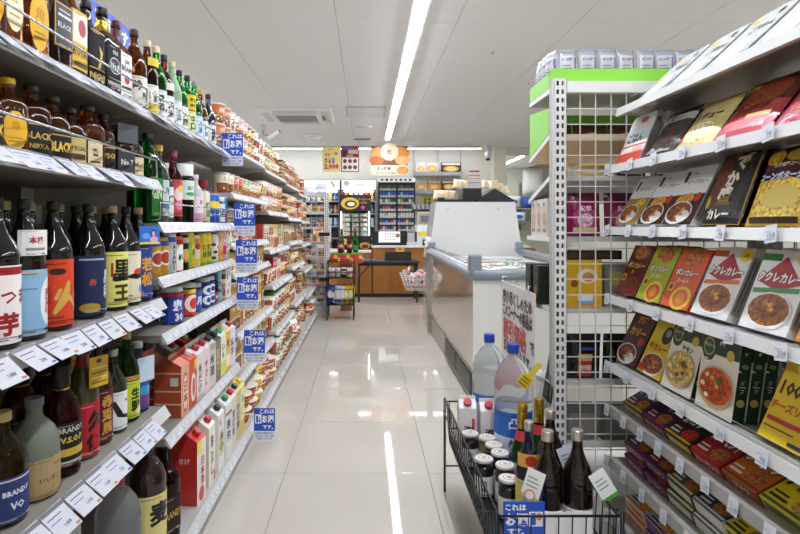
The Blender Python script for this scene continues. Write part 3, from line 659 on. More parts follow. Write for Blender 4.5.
    it.append((sk('s9', '141416', '101012', 'e6e4e0', [('v', '黒霧', .5, .5, .3, '1a1a1a')], .24, .034, gm='darkglass'), 'sake_bottle', 'black bottle with white label, last on the top bottle shelf', 208, .07))
    row(it, 'L', -.70, 1.378, g)
    # second row, seen between the first
    bk = []
    for k, (px, key) in enumerate(((20, 'w1'), (58, 'w3'), (150, 's1'), (176, 's5'), (190, 's6'))):
        bk.append((PC[key], 'liquor_bottle', 'bottle in the rear row of the top left shelf, %s from the camera' % ORD[k], px, .084, -.80))
    row(bk, 'L', -.80, 1.378, 'rear row on the top left shelf')
    # ---- second shelf: small whisky bottles
    it = []
    H = .146
    it.append((bottle('p0', 'short', H, .033, 'b86a14', 'glass', 'e8b81c', [(.06, .58, .85, None, KAK)], sq=4, asp=.7, capr=.0135), 'pocket_whisky', 'small whisky bottle with yellow cap and yellow label, second left shelf', 9, .068))
    it.append((bottle('p1', 'short', H + .005, .036, '9a4a0c', 'glass', '2a2420', [(.04, .5, .85, '15151a', [('r', .05, .9, .95, .95, GOLD), ('t', 'BLACK', .5, .6, .2, 'd8b24a'), ('t', 'NIKKA', .5, .3, .14, 'c8a040')])], sq=3, asp=.75, capr=.0145), 'pocket_whisky', 'small amber whisky bottle with black and gold label, second left shelf', 31, .074))
    it.append((bottle('p2', 'dome', H, .036, 'a0560e', 'glass', '3a3020', [(.05, .5, .85, '121214', [('t', 'BLACK', .5, .45, .34, 'e8c040', .06), ('r', .1, .8, .9, .84, 'c8a040')])], sq=3, asp=.75), 'pocket_whisky', 'round shouldered small whisky bottle lettered in gold on black', 52, .074))
    it.append((bottle('p3', 'dome', H - .01, .032, '8a5a20', 'glass', '4a3a1c', [(.05, .5, .85, 'c8b070', [('t', 'SPECIAL', .5, .6, .16, '3a2a10'), ('r', .1, .2, .9, .4, '4a3a18')])], sq=3, asp=.75), 'pocket_whisky', 'small whisky bottle with tan label on the second left shelf', 70, .066))
    it.append((bottle('p4', 'short', H + .012, .036, 'c05a0a', 'glass', '2a2018', [(.04, .44, .6, 'e0d0a8', [('t', '響', .5, .6, .3, '4a3018'), ('r', .15, .2, .85, .26, '4a3018')])], sq=5, asp=.8, capr=.017), 'pocket_whisky', 'clear shouldered small whisky bottle with glowing amber liquor and dark stopper', 87, .074))
    it.append((bottle('p5', 'slim', H + .008, .028, '8a3a0a', 'glass', '141414', [(.04, .55, .85, '1a1612', [('t', 'VSOP', .5, .5, .18, 'd8b24a'), ('r', .1, .75, .9, .78, GOLD)])], capr=.0135), 'pocket_whisky', 'slim small brandy bottle with black cap on the second left shelf', 103, .058))
    p = bottle('p6', 'short', H - .005, .036, '6a3010', 'glass', '303034', [(.05, .5, .9, '3a3a3e', [('t', 'No.7', .5, .5, .25, 'e0e0e0')])], sq=6, asp=.9)
    if len(p) == 3: p.append(('neck_tag', MB().box(-.036, .036, -.036, -.033, .09, .142, '4e5156', 'plastic', ch=.001).mesh('neck_tag')))
    it.append((p, 'pocket_whisky', 'small whiskey bottle hidden behind a dark grey plastic neck tag', 118, .074))
    p = bottle('p7', 'short', H - .008, .033, '7a3a14', 'glass', 'c23434', [(.05, .45, .9, 'e6d6a4', [('t', 'Mark', .5, .6, .24, '3a2a1a'), ('r', .1, .3, .9, .33, '3a2a1a')])], neck=(.74, .93, 'b02a2a'))
    it.append((p, 'pocket_whisky', 'small whiskey bottle with red cap and cream label', 131, .068))
    row(it, 'L', -.675, 1.17, 'small bottles on the second left shelf', lim=(.70, 1.64))
    bk = [(PC[k2], 'pocket_whisky', 'small whisky bottle in the rear row of second left shelf, %s from the camera' % ORD[k], px, .075, -.76) for k, (px, k2) in enumerate(((40, 'p2'), (62, 'p1'), (80, 'p3'), (108, 'p5')))]
    row(bk, 'L', -.76, 1.17, 'rear row on the second left shelf', lim=(.70, 1.64))
    # ---- bay two, shelf with taller bottles
    it = []
    it.append((bottle('g0', 'slim', .275, .036, '14761c', 'glass', '14221a', [(.08, .5, .6, '1d7a2a', [('t', 'GIN', .5, .6, .3, 'd8e8c8')])], sq=4), 'gin_bottle', 'tall green gin bottle with black cap in second left bay', 148, .074))
    it.append((bottle('g1', 'slim', .25, .034, 'c8d8d0', 'glass', 'e0b830', [(.1, .55, .7, 'c8d2cc', [('t', 'RUM', .5, .7, .2, '2a4a6a'), ('r', .1, .2, .9, .4, '557a90')])]), 'spirit_bottle', 'clear spirit bottle with yellow cap beside the green gin', 158, .07))
    it.append((bottle('g2', 'slim', .2, .026, 'bcd0cc', 'glass', 'c8c8c4', [(.1, .6, .8, 'e8ece6', [('t', '焼', .5, .6, .3, '2a6a4a')])]), 'spirit_bottle', 'short clear bottle with white label next to the red liqueur', 165, .054))
    it.append((bottle('g3', 'slim', .25, .03, '9a2a30', 'glass', 'b04a66', [(.1, .6, .7, 'c84a50', [('e', .5, .6, .3, .2, 'f0d8d8'), ('e', .5, .3, .25, .14, 'e87a9a'), ('e', .6, .75, .2, .1, 'f0c040')])]), 'liqueur_bottle', 'red liqueur bottle with pink cap and flower label', 173, .062))
    it.append((jar('g4', .215, .038, '2e3208', 'glass', 'eef2ee', [('t', '緑茶', .5, .6, .25, '2a8a3a'), ('e', .5, .3, .2, .1, '4aa84a')], 'e6ece4', .22, .4, .72), 'plum_jar', 'green plum wine jar with large white cap', 183, .078))
    it.append((bottle('g5', 'slim', .19, .03, 'f3e4ea', 'frost', 'f0f0ee', [(.05, .6, 1.0, 'f4e6ee', [('r', 0, 0, 1, .3, 'e8a8c4'), ('v', '桃', .5, .7, .18, 'c85a8a')])]), 'liqueur_bottle', 'white and pink frosted bottle beside the white capped jar', 195, .062))
    it.append((can('c0', .13, .028, 'e8dfc2', [('v', '梅酒', .5, .5, .25, '4a6a2a'), ('r', 0, .02, 1, .1, '8aa84a')], m='print'), 'drink_can', 'cream can on the upper shelf of second left bay', 203, .058, None, 'can'))
    for k, px in enumerate((209, 213)):
        it.append((can('c1', .125, .028, '2c62c0', [('e', .5, .7, .3, .16, 'f0d838'), ('t', 'チューハイ', .5, .35, .14, 'ffffff'), ('r', 0, .02, 1, .12, '184088')]), 'drink_can', 'blue can with yellow lemon print, %s of two in second bay' % ORD[k], px, .058, None, 'can'))
    it.append((jar('c2', .12, .03, 'd4dde0', 'glass', 'e4e6e8', [('t', '酒', .5, .5, .5, '2a3a5a')], 'dfe6ea', .15), 'cup_sake', 'clear cup sake with white lid and blue character', 218, .062, None, 'cup'))
    it.append((can('c3', .12, .026, '2d7fb0', [('t', 'ハイ', .5, .6, .2, 'ffffff'), ('e', .5, .3, .3, .12, 'c03a3a')]), 'drink_can', 'teal blue can at the end of upper shelf, second bay', 223, .054, None, 'can'))
    row(it, 'L', -.665, 1.045, 'drinks on the upper shelf of the second left bay', lim=(1.64, 2.56))
    gj = [(PC['g0'], 'gin_bottle', 'tall green gin bottle, %s in the rear row of second left bay' % ORD[k], px, .074, -.76) for k, px in enumerate((140, 150, 158))]
    gj += [(jar('c4', .2, .035, 'd8dce0', 'glass', 'a82a30', [('t', '麦', .5, .5, .3, '7a2a2a')], 'f0ece0', .2), 'spirit_jar', 'tall clear jar with red lid in the rear row, second left bay', 212, .074, -.76)]
    row(gj, 'L', -.76, 1.045, 'rear row on the upper shelf of the second left bay', lim=(1.64, 2.56))
    # ---- bay two, can shelf
    CN = [('d6a832', '2a5ab8', 'gold can with blue top and red oval', [('e', .5, .52, .34, .22, 'f2e8d0'), ('e', .5, .52, .25, .17, 'a83a28'), ('r', 0, .86, 1, 1, '2f62c0'), ('r', 0, .1, 1, .16, 'b88a20')], 152), ('d6a832', '2a5ab8', None, 0, 160),
          ('dfe5ee', '3a6ac8', 'silver can with blue zigzag lettering', [('r', 0, .86, 1, 1, '3a68c8'), ('v', 'ASAHI', .5, .45, .13, '26304a', .06)], 168),
          ('e8641e', 'c82a2a', 'orange and white can with red top', [('r', .3, .05, .7, .85, 'f4efe6'), ('v', '極', .5, .45, .2, '1a1a1a'), ('r', 0, .86, 1, 1, 'c03028')], 175),
          ('1a1712', 'e8d8b0', 'black can with cream top', [('r', 0, .84, 1, 1, 'ead9b4'), ('e', .5, .5, .3, .16, 'c8a040'), ('t', 'YEBIS', .5, .3, .1, 'd8b24a')], 181),
          ('e3cf3e', 'd8d8d0', 'yellow and green can', [('r', .2, .1, .45, .8, '8ab83a'), ('v', '麦', .6, .5, .2, '2a5a1a')], 187),
          ('eee4c8', 'd8b24a', 'gold can with red round emblem', [('r', 0, .78, 1, 1, 'd8b040'), ('e', .5, .72, .2, .11, 'a8242a'), ('r', .1, .1, .9, .3, 'd8b040')], 193),
          ('e8cc2c', 'c8c8c8', 'bright yellow can', [('v', '檸檬', .5, .5, .22, '4a6a10'), ('r', 0, 0, 1, .12, '6a9a20')], 200), ('e8cc2c', 'c8c8c8', None, 1, 205),
          ('f0ede8', 'c23a3a', 'white can with brown leopard marks and red lid', [('e', .3, .7, .14, .06, '5a3a2a'), ('e', .65, .6, .14, .06, '5a3a2a'), ('e', .4, .42, .14, .06, '5a3a2a'), ('e', .7, .3, .14, .06, '5a3a2a'), ('e', .3, .2, .14, .06, '5a3a2a')], 212),
          ('efc838', 'd8d8d8', 'yellow and pink can', [('r', 0, .5, .5, 1, 'f0a0b0'), ('e', .6, .3, .2, .12, 'e06a2a')], 218),
          ('f1a9c6', 'd8d8d8', 'pink can with dark berry', [('e', .5, .4, .26, .17, 'a82a5a'), ('t', 'CHU', .5, .75, .12, 'ffffff')], 223),
          ('dff0d0', 'c02a2a', 'pale green can with pink dots', [('e', .4, .6, .2, .12, 'f08ab0'), ('e', .6, .3, .2, .12, '8ac840')], 228)]
    it = []; prev = None
    for k, (c, l, d, D, px) in enumerate(CN):
        if d is None: key = 'k%d' % (k - 1); lab = desc + ' on the second bay can shelf, farther one'
        else:
            key = 'k%d' % k; desc = d; lab = d + ' on the can shelf, second left bay'
            if k + 1 < len(CN) and CN[k+1][2] is None: lab = d + ' on the second bay can shelf, nearer one'
            can(key, .122 + .006 * (k % 3), .0265, c, D, lid=l)
        it.append((PC[key], 'drink_can', lab, px, .055))
    row(it, 'L', -.655, .88, 'cans on the can shelf of the second left bay', 'can', lim=(1.64, 2.56))
    # ---- bay two, cup sake shelf
    it = []
    it.append((jar('q0', .125, .04, 'aeb4bc', 'glass', 'd9dcde', [('r', 0, .9, 1, 1, 'b82a2a'), ('t', '鬼', .45, .6, .42, 'f0f2fa', .05), ('t', '30', .5, .2, .3, 'f0f2fa', .05)], '243f9a', .14, .04, .82), 'cup_sake', 'large blue labelled sake cup lettered 30, white lid, nearest of the cups', 171, .082))
    it.append((jar('q1', .12, .034, 'b8bcc0', 'glass', 'dcdedf', [('e', .5, .45, .34, .34, 'f4f0ea'), ('e', .54, .45, .2, .22, 'd8432a'), ('r', 0, .85, 1, 1, 'f0d030')], 'd63a24', .14, .04, .82), 'cup_sake', 'orange labelled sake cup with white ring', 186, .07))
    it.append((jar('q2', .11, .028, 'b4bcc8', 'glass', 'd0d4d8', [('t', '月', .5, .5, .4, 'eef2fa', .05)], '3a5ab0', .14, .04, .75), 'cup_sake', 'small clear and blue sake cup between orange and navy ones', 194, .058))
    for k, px in enumerate((203, 209)): it.append((jar('q3', .12, .03, 'b4bcc8', 'glass', 'd6dadd', [('e', .5, .7, .3, .2, 'eef2fa'), ('e', .55, .7, .16, .11, '24409c'), ('e', .5, .28, .3, .2, 'eef2fa'), ('e', .55, .28, .16, .11, '24409c')], '24409c', .14, .04, .82), 'cup_sake', 'navy sake cup with two white rings, %s one' % ('nearer', 'farther')[k], px, .062))
    it.append((jar('q4', .12, .028, '303238', 'glass', '2a2a2e', [('t', '辛', .5, .5, .4, 'e8e8e8')], 'a02a34', .14, .04, .4), 'cup_sake', 'dark sake cup with red lower label', 214, .058))
    it.append((can('q5', .135, .027, '8cc4d8', [('v', '純米', .5, .5, .22, '2a4a6a')], m='print'), 'cup_sake', 'tall pale teal sake can near the blue sign', 219, .056))
    it.append((can('q6', .125, .029, 'd9b98c', [('r', 0, .8, 1, 1, '2a3a3a'), ('v', '古酒', .5, .4, .24, '6a2a1a')], m='print'), 'cup_sake', 'tan sake can with dark green top', 225, .06))
    it.append((boxp('q7', .07, .13, .05, 'f1eee8', [('t', '鬼', .3, .7, .16, 'c83030'), ('t', 'ころ', .6, .45, .13, 'c83030'), ('t', '酒', .4, .2, .16, 'c83030')]), 'sake_pack', 'white drink pack with red marks beside blue sign', 231, .075, None, 'carton'))
    row(it, 'L', -.655, .71, 'cup sake on the second left bay', 'cup', lim=(1.64, 2.56))
    bk = [(PC[k2], 'cup_sake', 'blue sake cup in the rear row of second left bay, %s from the camera' % ORD[k], px, .082, -.75) for k, (px, k2) in enumerate(((150, 'q0'), (168, 'q0'), (182, 'q2'), (196, 'q5')))]
    row(bk, 'L', -.75, .71, 'rear row of cup sake', 'cup', lim=(1.64, 2.56))
    # ---- bay two: cartons on the lower shelf and on the base
    def ct(key, col, D, cap, gable=None, side=None, h=.205, w=.074, SD=None): return carton(key, w, h, .09, col, D, cap, gable, side, SD)
    it = []
    it.append((ct('t0', 'e6a884', [('e', .5, .45, .36, .4, 'c8503a'), ('e', .5, .45, .3, .34, 'f0d8c0'), ('v', '日本', .5, .45, .2, 'c03a2a')], None, 'e88a78', 'a8482a', SD=[('r', 0, .85, 1, .88, 'd8b090'), ('r', 0, .5, 1, .53, 'd8b090'), ('r', 0, .25, 1, .28, 'd8b090'), ('r', .6, .62, .9, .78, 'c8c8c8')]), 'sake_carton', 'orange brown sake carton, nearest on the carton shelf', 177, .084))
    it.append((ct('t1', 'd83a2c', [('e', .5, .4, .34, .3, 'f4e8e0'), ('e', .55, .4, .2, .2, 'd83a2c'), ('r', .6, .75, 1, .95, 'f0d030')], 'e8e4e0', 'e85a48'), 'sake_carton', 'red sake carton with white ring and pale cap', 188, .08))
    it.append((ct('t2', 'e9e2da', [('v', '米だけ', .5, .45, .2, '5a5a5a'), ('r', 0, 0, 1, .1, 'c8c0b8')], 'b0343a', 'f0ece6'), 'sake_carton', 'white sake carton with red cap beside the red one', 197, .08))
    it.append((ct('t3', 'efd8d8', [('v', 'やさし', .5, .45, .18, 'b04a5a')], 'a82a34', 'f0dede'), 'sake_carton', 'pale pink sake carton with red cap', 206, .08))
    it.append((ct('t4', 'd6d2ca', [('v', '米酒', .5, .5, .24, '4a4a4a'), ('r', 0, .85, 1, 1, 'b8b0a8')], '3a3a3a', 'c8c4bc'), 'sake_carton', 'grey sake carton with dark cap', 213, .08))
    it.append((ct('t5', '8a7a60', [('v', '黒麹', .5, .5, .24, 'e0c060')], '2a2a2a', '3a3a38', '5a5040'), 'sake_carton', 'brown and black shochu carton', 219, .08))
    it.append((ct('t6', 'edf0dc', [('r', 0, 0, 1, .35, 'd8e060'), ('v', 'いも', .5, .6, .18, '3a6a3a')], '4aa070', 'f0f2ea'), 'sake_carton', 'white and lime shochu carton with green cap', 225, .08))
    it.append((ct('t7', 'f0c93c', [('r', .2, .1, .8, .4, 'fff4d0'), ('v', '麦', .5, .7, .2, '7a3a10')], 'e8e8e8', 'f4d870'), 'sake_carton', 'yellow shochu carton near the fifth blue sign', 231, .08))
    it.append((ct('t8', 'e8e4f2', [('v', '紫芋', .5, .5, .22, '6a4aa0')], 'd0303a', 'f0eef6'), 'sake_carton', 'white and purple shochu carton near the fifth blue sign', 237, .08))
    row(it, 'L', -.655, .40, 'cartons on the lower shelf of the second left bay', 'carton', lim=(1.64, 2.56))
    bk = [(PC[k2], 'sake_carton', 'sake carton in the rear row of carton shelf, %s from the camera' % ORD[k], px, .084, -.76) for k, (px, k2) in enumerate(((148, 't0'), (165, 't2'), (178, 't1'), (190, 't5')))]
    row(bk, 'L', -.76, .40, 'rear row of cartons', 'carton', lim=(1.64, 2.56))
    it = []
    it.append((ct('b0', 'efe9e2', [('r', 0, .8, .5, 1, 'f0e040'), ('e', .5, .14, .3, .12, 'd8483a'), ('v', '日本酒', .6, .5, .14, 'c03030')], 'b02a2e', 'd83a34', 'c23028', h=.258, SD=[('t', 'さけ', .5, .7, .09, 'f0d8d0')]), 'sake_carton', 'red sided large sake carton with yellow corner, on the base shelf', 189, .08))
    it.append((ct('b1', 'f1ebdc', [('v', '鬼ころし', .5, .5, .16, '3a3028'), ('r', .75, .02, .95, .2, 'c83a30')], 'b82a32', 'f3eee2', h=.258), 'sake_carton', 'cream sake carton with red cap and brush letters, base shelf', 200, .08))
    it.append((ct('b2', 'f0eee6', [('r', .1, .25, .9, .62, 'd8cc92'), ('v', '米の', .55, .5, .18, '1d1d1d'), ('t', '白', .3, .86, .1, 'b02a2a')], '23262a', 'f4f2ec', h=.258), 'sake_carton', 'white sake carton with black cap and tan panel, base shelf', 210, .08))
    it.append((ct('b3', 'e9e7e0', [('v', '晩酌', .5, .5, .2, '3a4a6a'), ('r', 0, .8, 1, .85, 'c03030')], '3a8a5a', 'eeeee6', h=.258), 'sake_carton', 'white sake carton with green cap, base shelf', 219, .08))
    it.append((ct('b4', 'e4dcc0', [('v', '麦焼酎', .5, .5, .16, '3a5a8a')], 'b82a3a', 'ece6d2', h=.258), 'sake_carton', 'tan sake carton with red cap, base shelf', 226, .08))
    it.append((ct('b5', 'cdbf8a', [('v', '芋焼酎', .5, .5, .16, '2a3a6a')], '24262a', 'd8ca98', h=.258), 'sake_carton', 'khaki shochu carton with black cap, base shelf', 231, .08))
    it.append((ct('b6', 'f1e7a0', [('r', 0, 0, 1, .3, 'e8c020'), ('v', 'そば', .5, .6, .2, '2a5a9a')], 'e8d030', 'f0d850', h=.258), 'sake_carton', 'yellow shochu carton beside lowest blue sign, base shelf', 235, .08))
    row(it, 'L', -.61, .09, 'large cartons on the base shelf', 'carton', lim=(1.74, 2.56))
    # ---- bay one: shochu shelf
    def sh(key, col, D, cap='141311', extra=(), top=.55, glass=DK): return bottle(key, 'shochu', .27, .0385, glass, 'darkglass', cap, [(.04, top, 1.0, col, D)] + list(extra), capz=.93)
    it = []
    it.append((sh('h0', 'f0ece6', [('r', .05, .88, .95, .98, 'a02028'), ('t', 'さつま', .5, .6, .2, 'a02028'), ('t', '芋', .5, .25, .3, 'a02028', .05)]), 'shochu_bottle', 'black shochu bottle with white and red label at the left edge', -2, .079))
    it.append((sh('h1', '8fb8d6', [('r', .04, .03, .96, .97, 'c8b48a'), ('r', .07, .05, .93, .95, '8ab4d4'), ('e', .75, .5, .2, .38, 'f2f0ee'), ('v', '南風', .76, .5, .2, 'b02a34'), ('r', .1, .7, .5, .72, '5a7a9a')], extra=[(.6, .78, .55, 'efece6', [('t', '本格', .5, .6, .3, 'b03a3a'), ('r', .2, .2, .8, .3, '888888')])], top=.5), 'shochu_bottle', 'black shochu bottle with pale blue label and white shoulder tag', 22, .079))
    it.append((sh('h2', 'd8421c', [('t', '火', .55, .42, .5, 'd8ac50', .012), ('e', .35, .82, .14, .05, '2a1a10'), ('r', .1, .35, .25, .6, 'b8300e'), ('r', .1, .12, .45, .14, '8a2a10')]), 'shochu_bottle', 'black shochu bottle with bright orange label and gold character', 53, .079))
    h3 = (sh('h3', 'd0302c', [('r', 0, .88, 1, 1, 'e8d24a'), ('e', .5, .1, .6, .12, '4a8a3a'), ('e', .5, .25, .3, .12, 'e87aa8'), ('v', '薩摩', .5, .58, .22, '1a1a1a', .06)], cap='b89a70'), 'shochu_bottle', 'black shochu bottle with red, pink and green label, tan cap', 70, .079, -.755)
    it.append((sh('h4', '1c2a52', [('v', '黒霧', .72, .5, .24, 'dcdce4', .05), ('r', .1, .92, .6, .95, 'b8c0d8'), ('v', '赤', .35, .55, .12, 'c84a3a'), ('e', .3, .12, .2, .08, 'b8983a')]), 'shochu_bottle', 'black shochu bottle with navy label and white brush letters', 88, .079))
    it.append((sh('h5', 'ece27a', [('t', '黒', .52, .66, .4, '16140c', .03), ('t', '王', .5, .25, .3, '4a3a10', .045), ('r', .25, .55, .3, .8, 'a83020')], cap='b4a077', top=.56), 'shochu_bottle', 'black shochu bottle with yellow label and big black character', 112, .079))
    it.append((sh('h6', 'e7dcc0', [('p', [(.2, .5), (.55, .6), (.9, .85), (.75, .6), (.95, .5), (.5, .45)], '1a1612'), ('e', .55, .6, .12, .06, 'c83a30'), ('e', .7, .25, .14, .09, '6aa8d0'), ('r', .15, .12, .4, .14, '3a3a3a')]), 'shochu_bottle', 'black shochu bottle with cream label and a flying crane', 130, .079))
    p = sh('h7', '24408e', [('v', '若松', .5, .5, .26, 'e0a030', .04), ('r', .08, .0, .12, 1, 'd89a2a'), ('e', .3, .1, .1, .05, 'd84a2a')], cap='b89a70', top=.6)
    b = MB(); w, h, z0 = .074, .052, .165; b.box(-w/2, w/2, -.046, -.044, z0, z0 + h, '2f70d0', 'print'); sf = lambda u, v, l: (u - w/2, -.046 - .0004*l, z0 + v)
    b.rect(sf, 0, 0, w, .006, 'e8d850', 1); b.ell(sf, w*.68, h*.62, w*.12, h*.2, '2a1c18', 1); b.ell(sf, w*.68, h*.58, w*.08, h*.15, 'e2b898', 2); b.ell(sf, w*.7, h*.26, w*.22, h*.17, 'd8a8c8', 2); b.ell(sf, w*.3, h*.45, w*.2, h*.16, '6aa0e8', 1)
    p.append(('neck_card', b.mesh('neck_card')))
    it.append((p, 'shochu_bottle', 'dark shochu bottle with blue label and blue portrait neck card', 146, .08))
    row(it, 'L', -.662, .82, 'shochu on the third left shelf', lim=(.70, 1.64))
    bk = []
    for k, (px, key) in enumerate(((4, 'h5'), (30, 'h3'), (92, 'h4'), (106, 'h5'), (118, 'h3'))): bk.append((PC[key], 'shochu_bottle', 'shochu bottle in the rear row of the third left shelf, %s from the camera' % ORD[k], px, .08, -.755))
    bk.append(h3); row(bk, 'L', -.755, .82, 'rear row of shochu', lim=(.70, 1.64))
    # ---- bay one: fourth shelf
    it = []
    it.append((bottle('j0', 'dome', .2, .042, '6a4a10', 'glass', 'c8b070', [(.05, .45, 1, '2b3a6c', [('t', 'BRANDY', .5, .65, .12, 'd8d8e4', .04), ('t', 'VO', .5, .35, .18, 'd8d8e4', .04), ('r', 0, .92, 1, .96, 'c8c8d8')])]), 'brandy_bottle', 'amber bottle with navy label in the lower left corner', 2, .094))
    it.append((bottle('j1', 'dome', .195, .046, '8c9282', 'frost', '6d6f78', [(.04, .42, 1, 'b09468', [('t', 'いいちこ', .5, .45, .14, '2f2a20', .02), ('r', .55, .78, .9, .81, '5a4a30')])], capr=.0175), 'shochu_bottle', 'grey frosted bottle with brown paper label, lower left', 34, .098))
    it.append((bottle('j2', 'dome', .235, .04, '7a0f14', 'glass', '171312', [(.1, .5, .8, '17150f', [('r', .05, .25, .95, .42, 'c8a83a'), ('t', 'V.S.O.P', .5, .62, .14, 'd8c050', .04), ('t', 'BRANDY', .5, .84, .12, 'c8c8b8'), ('r', .1, .1, .9, .14, 'c8c8b8')])], capr=.019, capz=.8, neck=(.78, .8, 'd8b24a')), 'brandy_bottle', 'red brandy bottle with thick black neck and gold striped label', 62, .088))
    def gt(p, col, x, z0, z1, w=.05):
        if not any(q[0] == 'neck_tag' for q in p):
            b = MB(); b.box(x - w/2, x + w/2, -.043, -.0415, z0, z1, col, 'print'); sf = lambda u, v, l: (x - w/2 + u, -.043 - .0004*l, z0 + v)
            h = z1 - z0
            for q in range(4): b.rect(sf, w*.1, h*(.12 + .16*q), w*.9, h*(.18 + .16*q), ['9a7a20', 'f0e0a0'][q % 2], 1)
            b.ell(sf, w/2, h*.85, w*.14, h*.08, '3a4a8a', 1); p.append(('neck_tag', b.mesh('neck_tag')))
        return p
    p = gt(bottle('j3', 'shochu', .26, .037, '4a4420', 'darkglass', '8a1a22', [(.03, .5, 1, 'b3202a', [('t', '久', .6, .65, .4, '14100c', .09), ('t', '保', .55, .25, .34, '14100c', .08)])], neck=(.8, .93, '8a1a22'), capr=.02), 'e0b030', .012, .165, .235)
    it.append((p, 'shochu_bottle', 'olive bottle with red label wearing a gold hang tag', 88, .084))
    it.append((bottle('j4', 'shochu', .25, .032, '2e0c0c', 'darkglass', '5a2a2a', [(.04, .55, 1, '5c1420', [('v', '赤兎馬', .5, .5, .24, 'c89a40', .04)])]), 'shochu_bottle', 'dark slim bottle with maroon label and gold letters', 101, .072))
    it.append((bottle('j5', 'sake', .215, .035, '9aa592', 'glass', 'c4c8ca', [(.05, .5, 1, 'efefec', [('p', [(.2, .75), (.35, .35), (.8, .2), (.9, .28), (.5, .4), (.3, .78)], '14161c'), ('e', .6, .75, .06, .03, 'b03030')])], capm='steel'), 'sake_bottle', 'clear sake bottle with white label, black brush stroke and silver cap', 118, .078))
    it.append((bottle('j6', 'sake', .245, .035, '2f7a24', 'glass', 'c0a468', [(.05, .46, 1, 'c6d038', [('v', '生貯', .5, .5, .3, '1d2a10', .06), ('e', .7, .15, .2, .1, 'f0f0d8')]), (.47, .52, 1, 'b58a4a', [])]), 'sake_bottle', 'green sake bottle with lime label and tan cap on the fourth shelf', 131, .08))
    p = bottle('j7', 'slim', .2, .031, '8a98a8', 'glass', 'd0d4d8', [(.05, .5, 1, '4a5ab0', [('e', .5, .3, .4, .2, '7a3a8a'), ('e', .5, .6, .3, .15, '3a9ad0')])])
    if len(p) == 3: p.append(('neck_tag', MB().box(-.03, .03, -.034, -.0325, .09, .16, 'cfe0ee', 'print').mesh('neck_tag')))
    it.append((p, 'liqueur_bottle', 'blue and purple labelled bottle with pale hang tag', 148, .07))
    row(it, 'L', -.665, .50, 'bottles on the fourth left shelf', lim=(.70, 1.64))
    bk = [(PC[k2], 'liquor_bottle', 'bottle in the rear row of the fourth left shelf, %s from the camera' % ORD[k], px, .09, -.77) for k, (px, k2) in enumerate(((20, 'j2'), (48, 'j2'), (75, 'j3'), (100, 'j6'), (122, 'j5')))]
    row(bk, 'L', -.77, .50, 'rear row on the fourth left shelf', lim=(.70, 1.64))
    # ---- bay one: base shelf
    it = []
    it.append((bottle('n0', 'pet', .32, .06, 'd8dcdd', 'jug', 'b4b8bc', [(.1, .5, 1, 'e6e2da', [('t', '梅', .5, .5, .4, '6a2a3a')])]), 'spirit_jug', 'large clear plastic jug at the bottom left of the base shelf', 72, .122))
    it.append((bottle('n1', 'pet', .33, .055, 'd4d6d6', 'jug', 'b8242c', [(.1, .5, 1, '3a2020', [('t', 'ウメ', .5, .5, .3, 'e8d0c0')])]), 'spirit_jug', 'clear plastic jug with red cap under the price cards', 118, .112))
    it.append((bottle('n2', 'pet', .33, .05, '2c1a16', 'darkglass', '2a2a2a', [(.2, .6, 1, 'e6d88a', [('t', '麦', .5, .6, .5, '1a1a1a', .05)])]), 'liquor_bottle', 'dark plastic bottle with yellow label on the base shelf', 148, .102))
    it.append((bottle('n3', 'whisky', .3, .045, '4a1210', 'glass', '1a1a1a', [(.1, .45, 1, '2a1a16', [('t', 'BRANDY', .5, .5, .2, 'c8a040')])], sq=4), 'liquor_bottle', 'dark red bottle with black cap next to the red carton', 170, .092))
    row(it, 'L', -.62, .09, 'jugs on the base shelf of the nearest bay', lim=(.70, 1.72))
# ------------------------------------------------------------------ left bays three to six: noodle cups, boxes, bags
PAL = [('red', 'b5342c', 'efe2c4', 'e3b63c'), ('orange', 'c86f3a', 'f1e6d4', '7a3a18'), ('yellow', 'e2bf4a', 'f7edcc', 'b8442c'), ('white', 'ece7dc', 'c8483a', '5a8a48'),
       ('cream', 'e6d8b6', 'a0502e', '4a3420'), ('pink', 'd8a0a8', 'f5ebe6', 'b04a5e'), ('green', '7f9f58', 'efecce', 'c0483a'), ('brown', '7d5436', 'ead8b0', 'd8a848'),
       ('gold', 'c59c48', '5a3018', 'f0e6cc'), ('navy', '34405e', 'd8be58', 'e8e6e0'), ('dark red', '7e2424', 'e2c684', 'ece2d4'), ('black', '2b2724', 'd0a648', 'c0503a'), ('blue', '5580b0', 'eef0f2', 'dcc050'), ('purple', '63466f', 'e8dce8', 'd8b450')]
WORDS = ['ラーメン', 'しょうゆ', 'うどん', '焼そば', 'とんこつ', 'みそ', 'カレー', 'そば', 'しお', '担々麺', 'ワンタン', '海鮮']
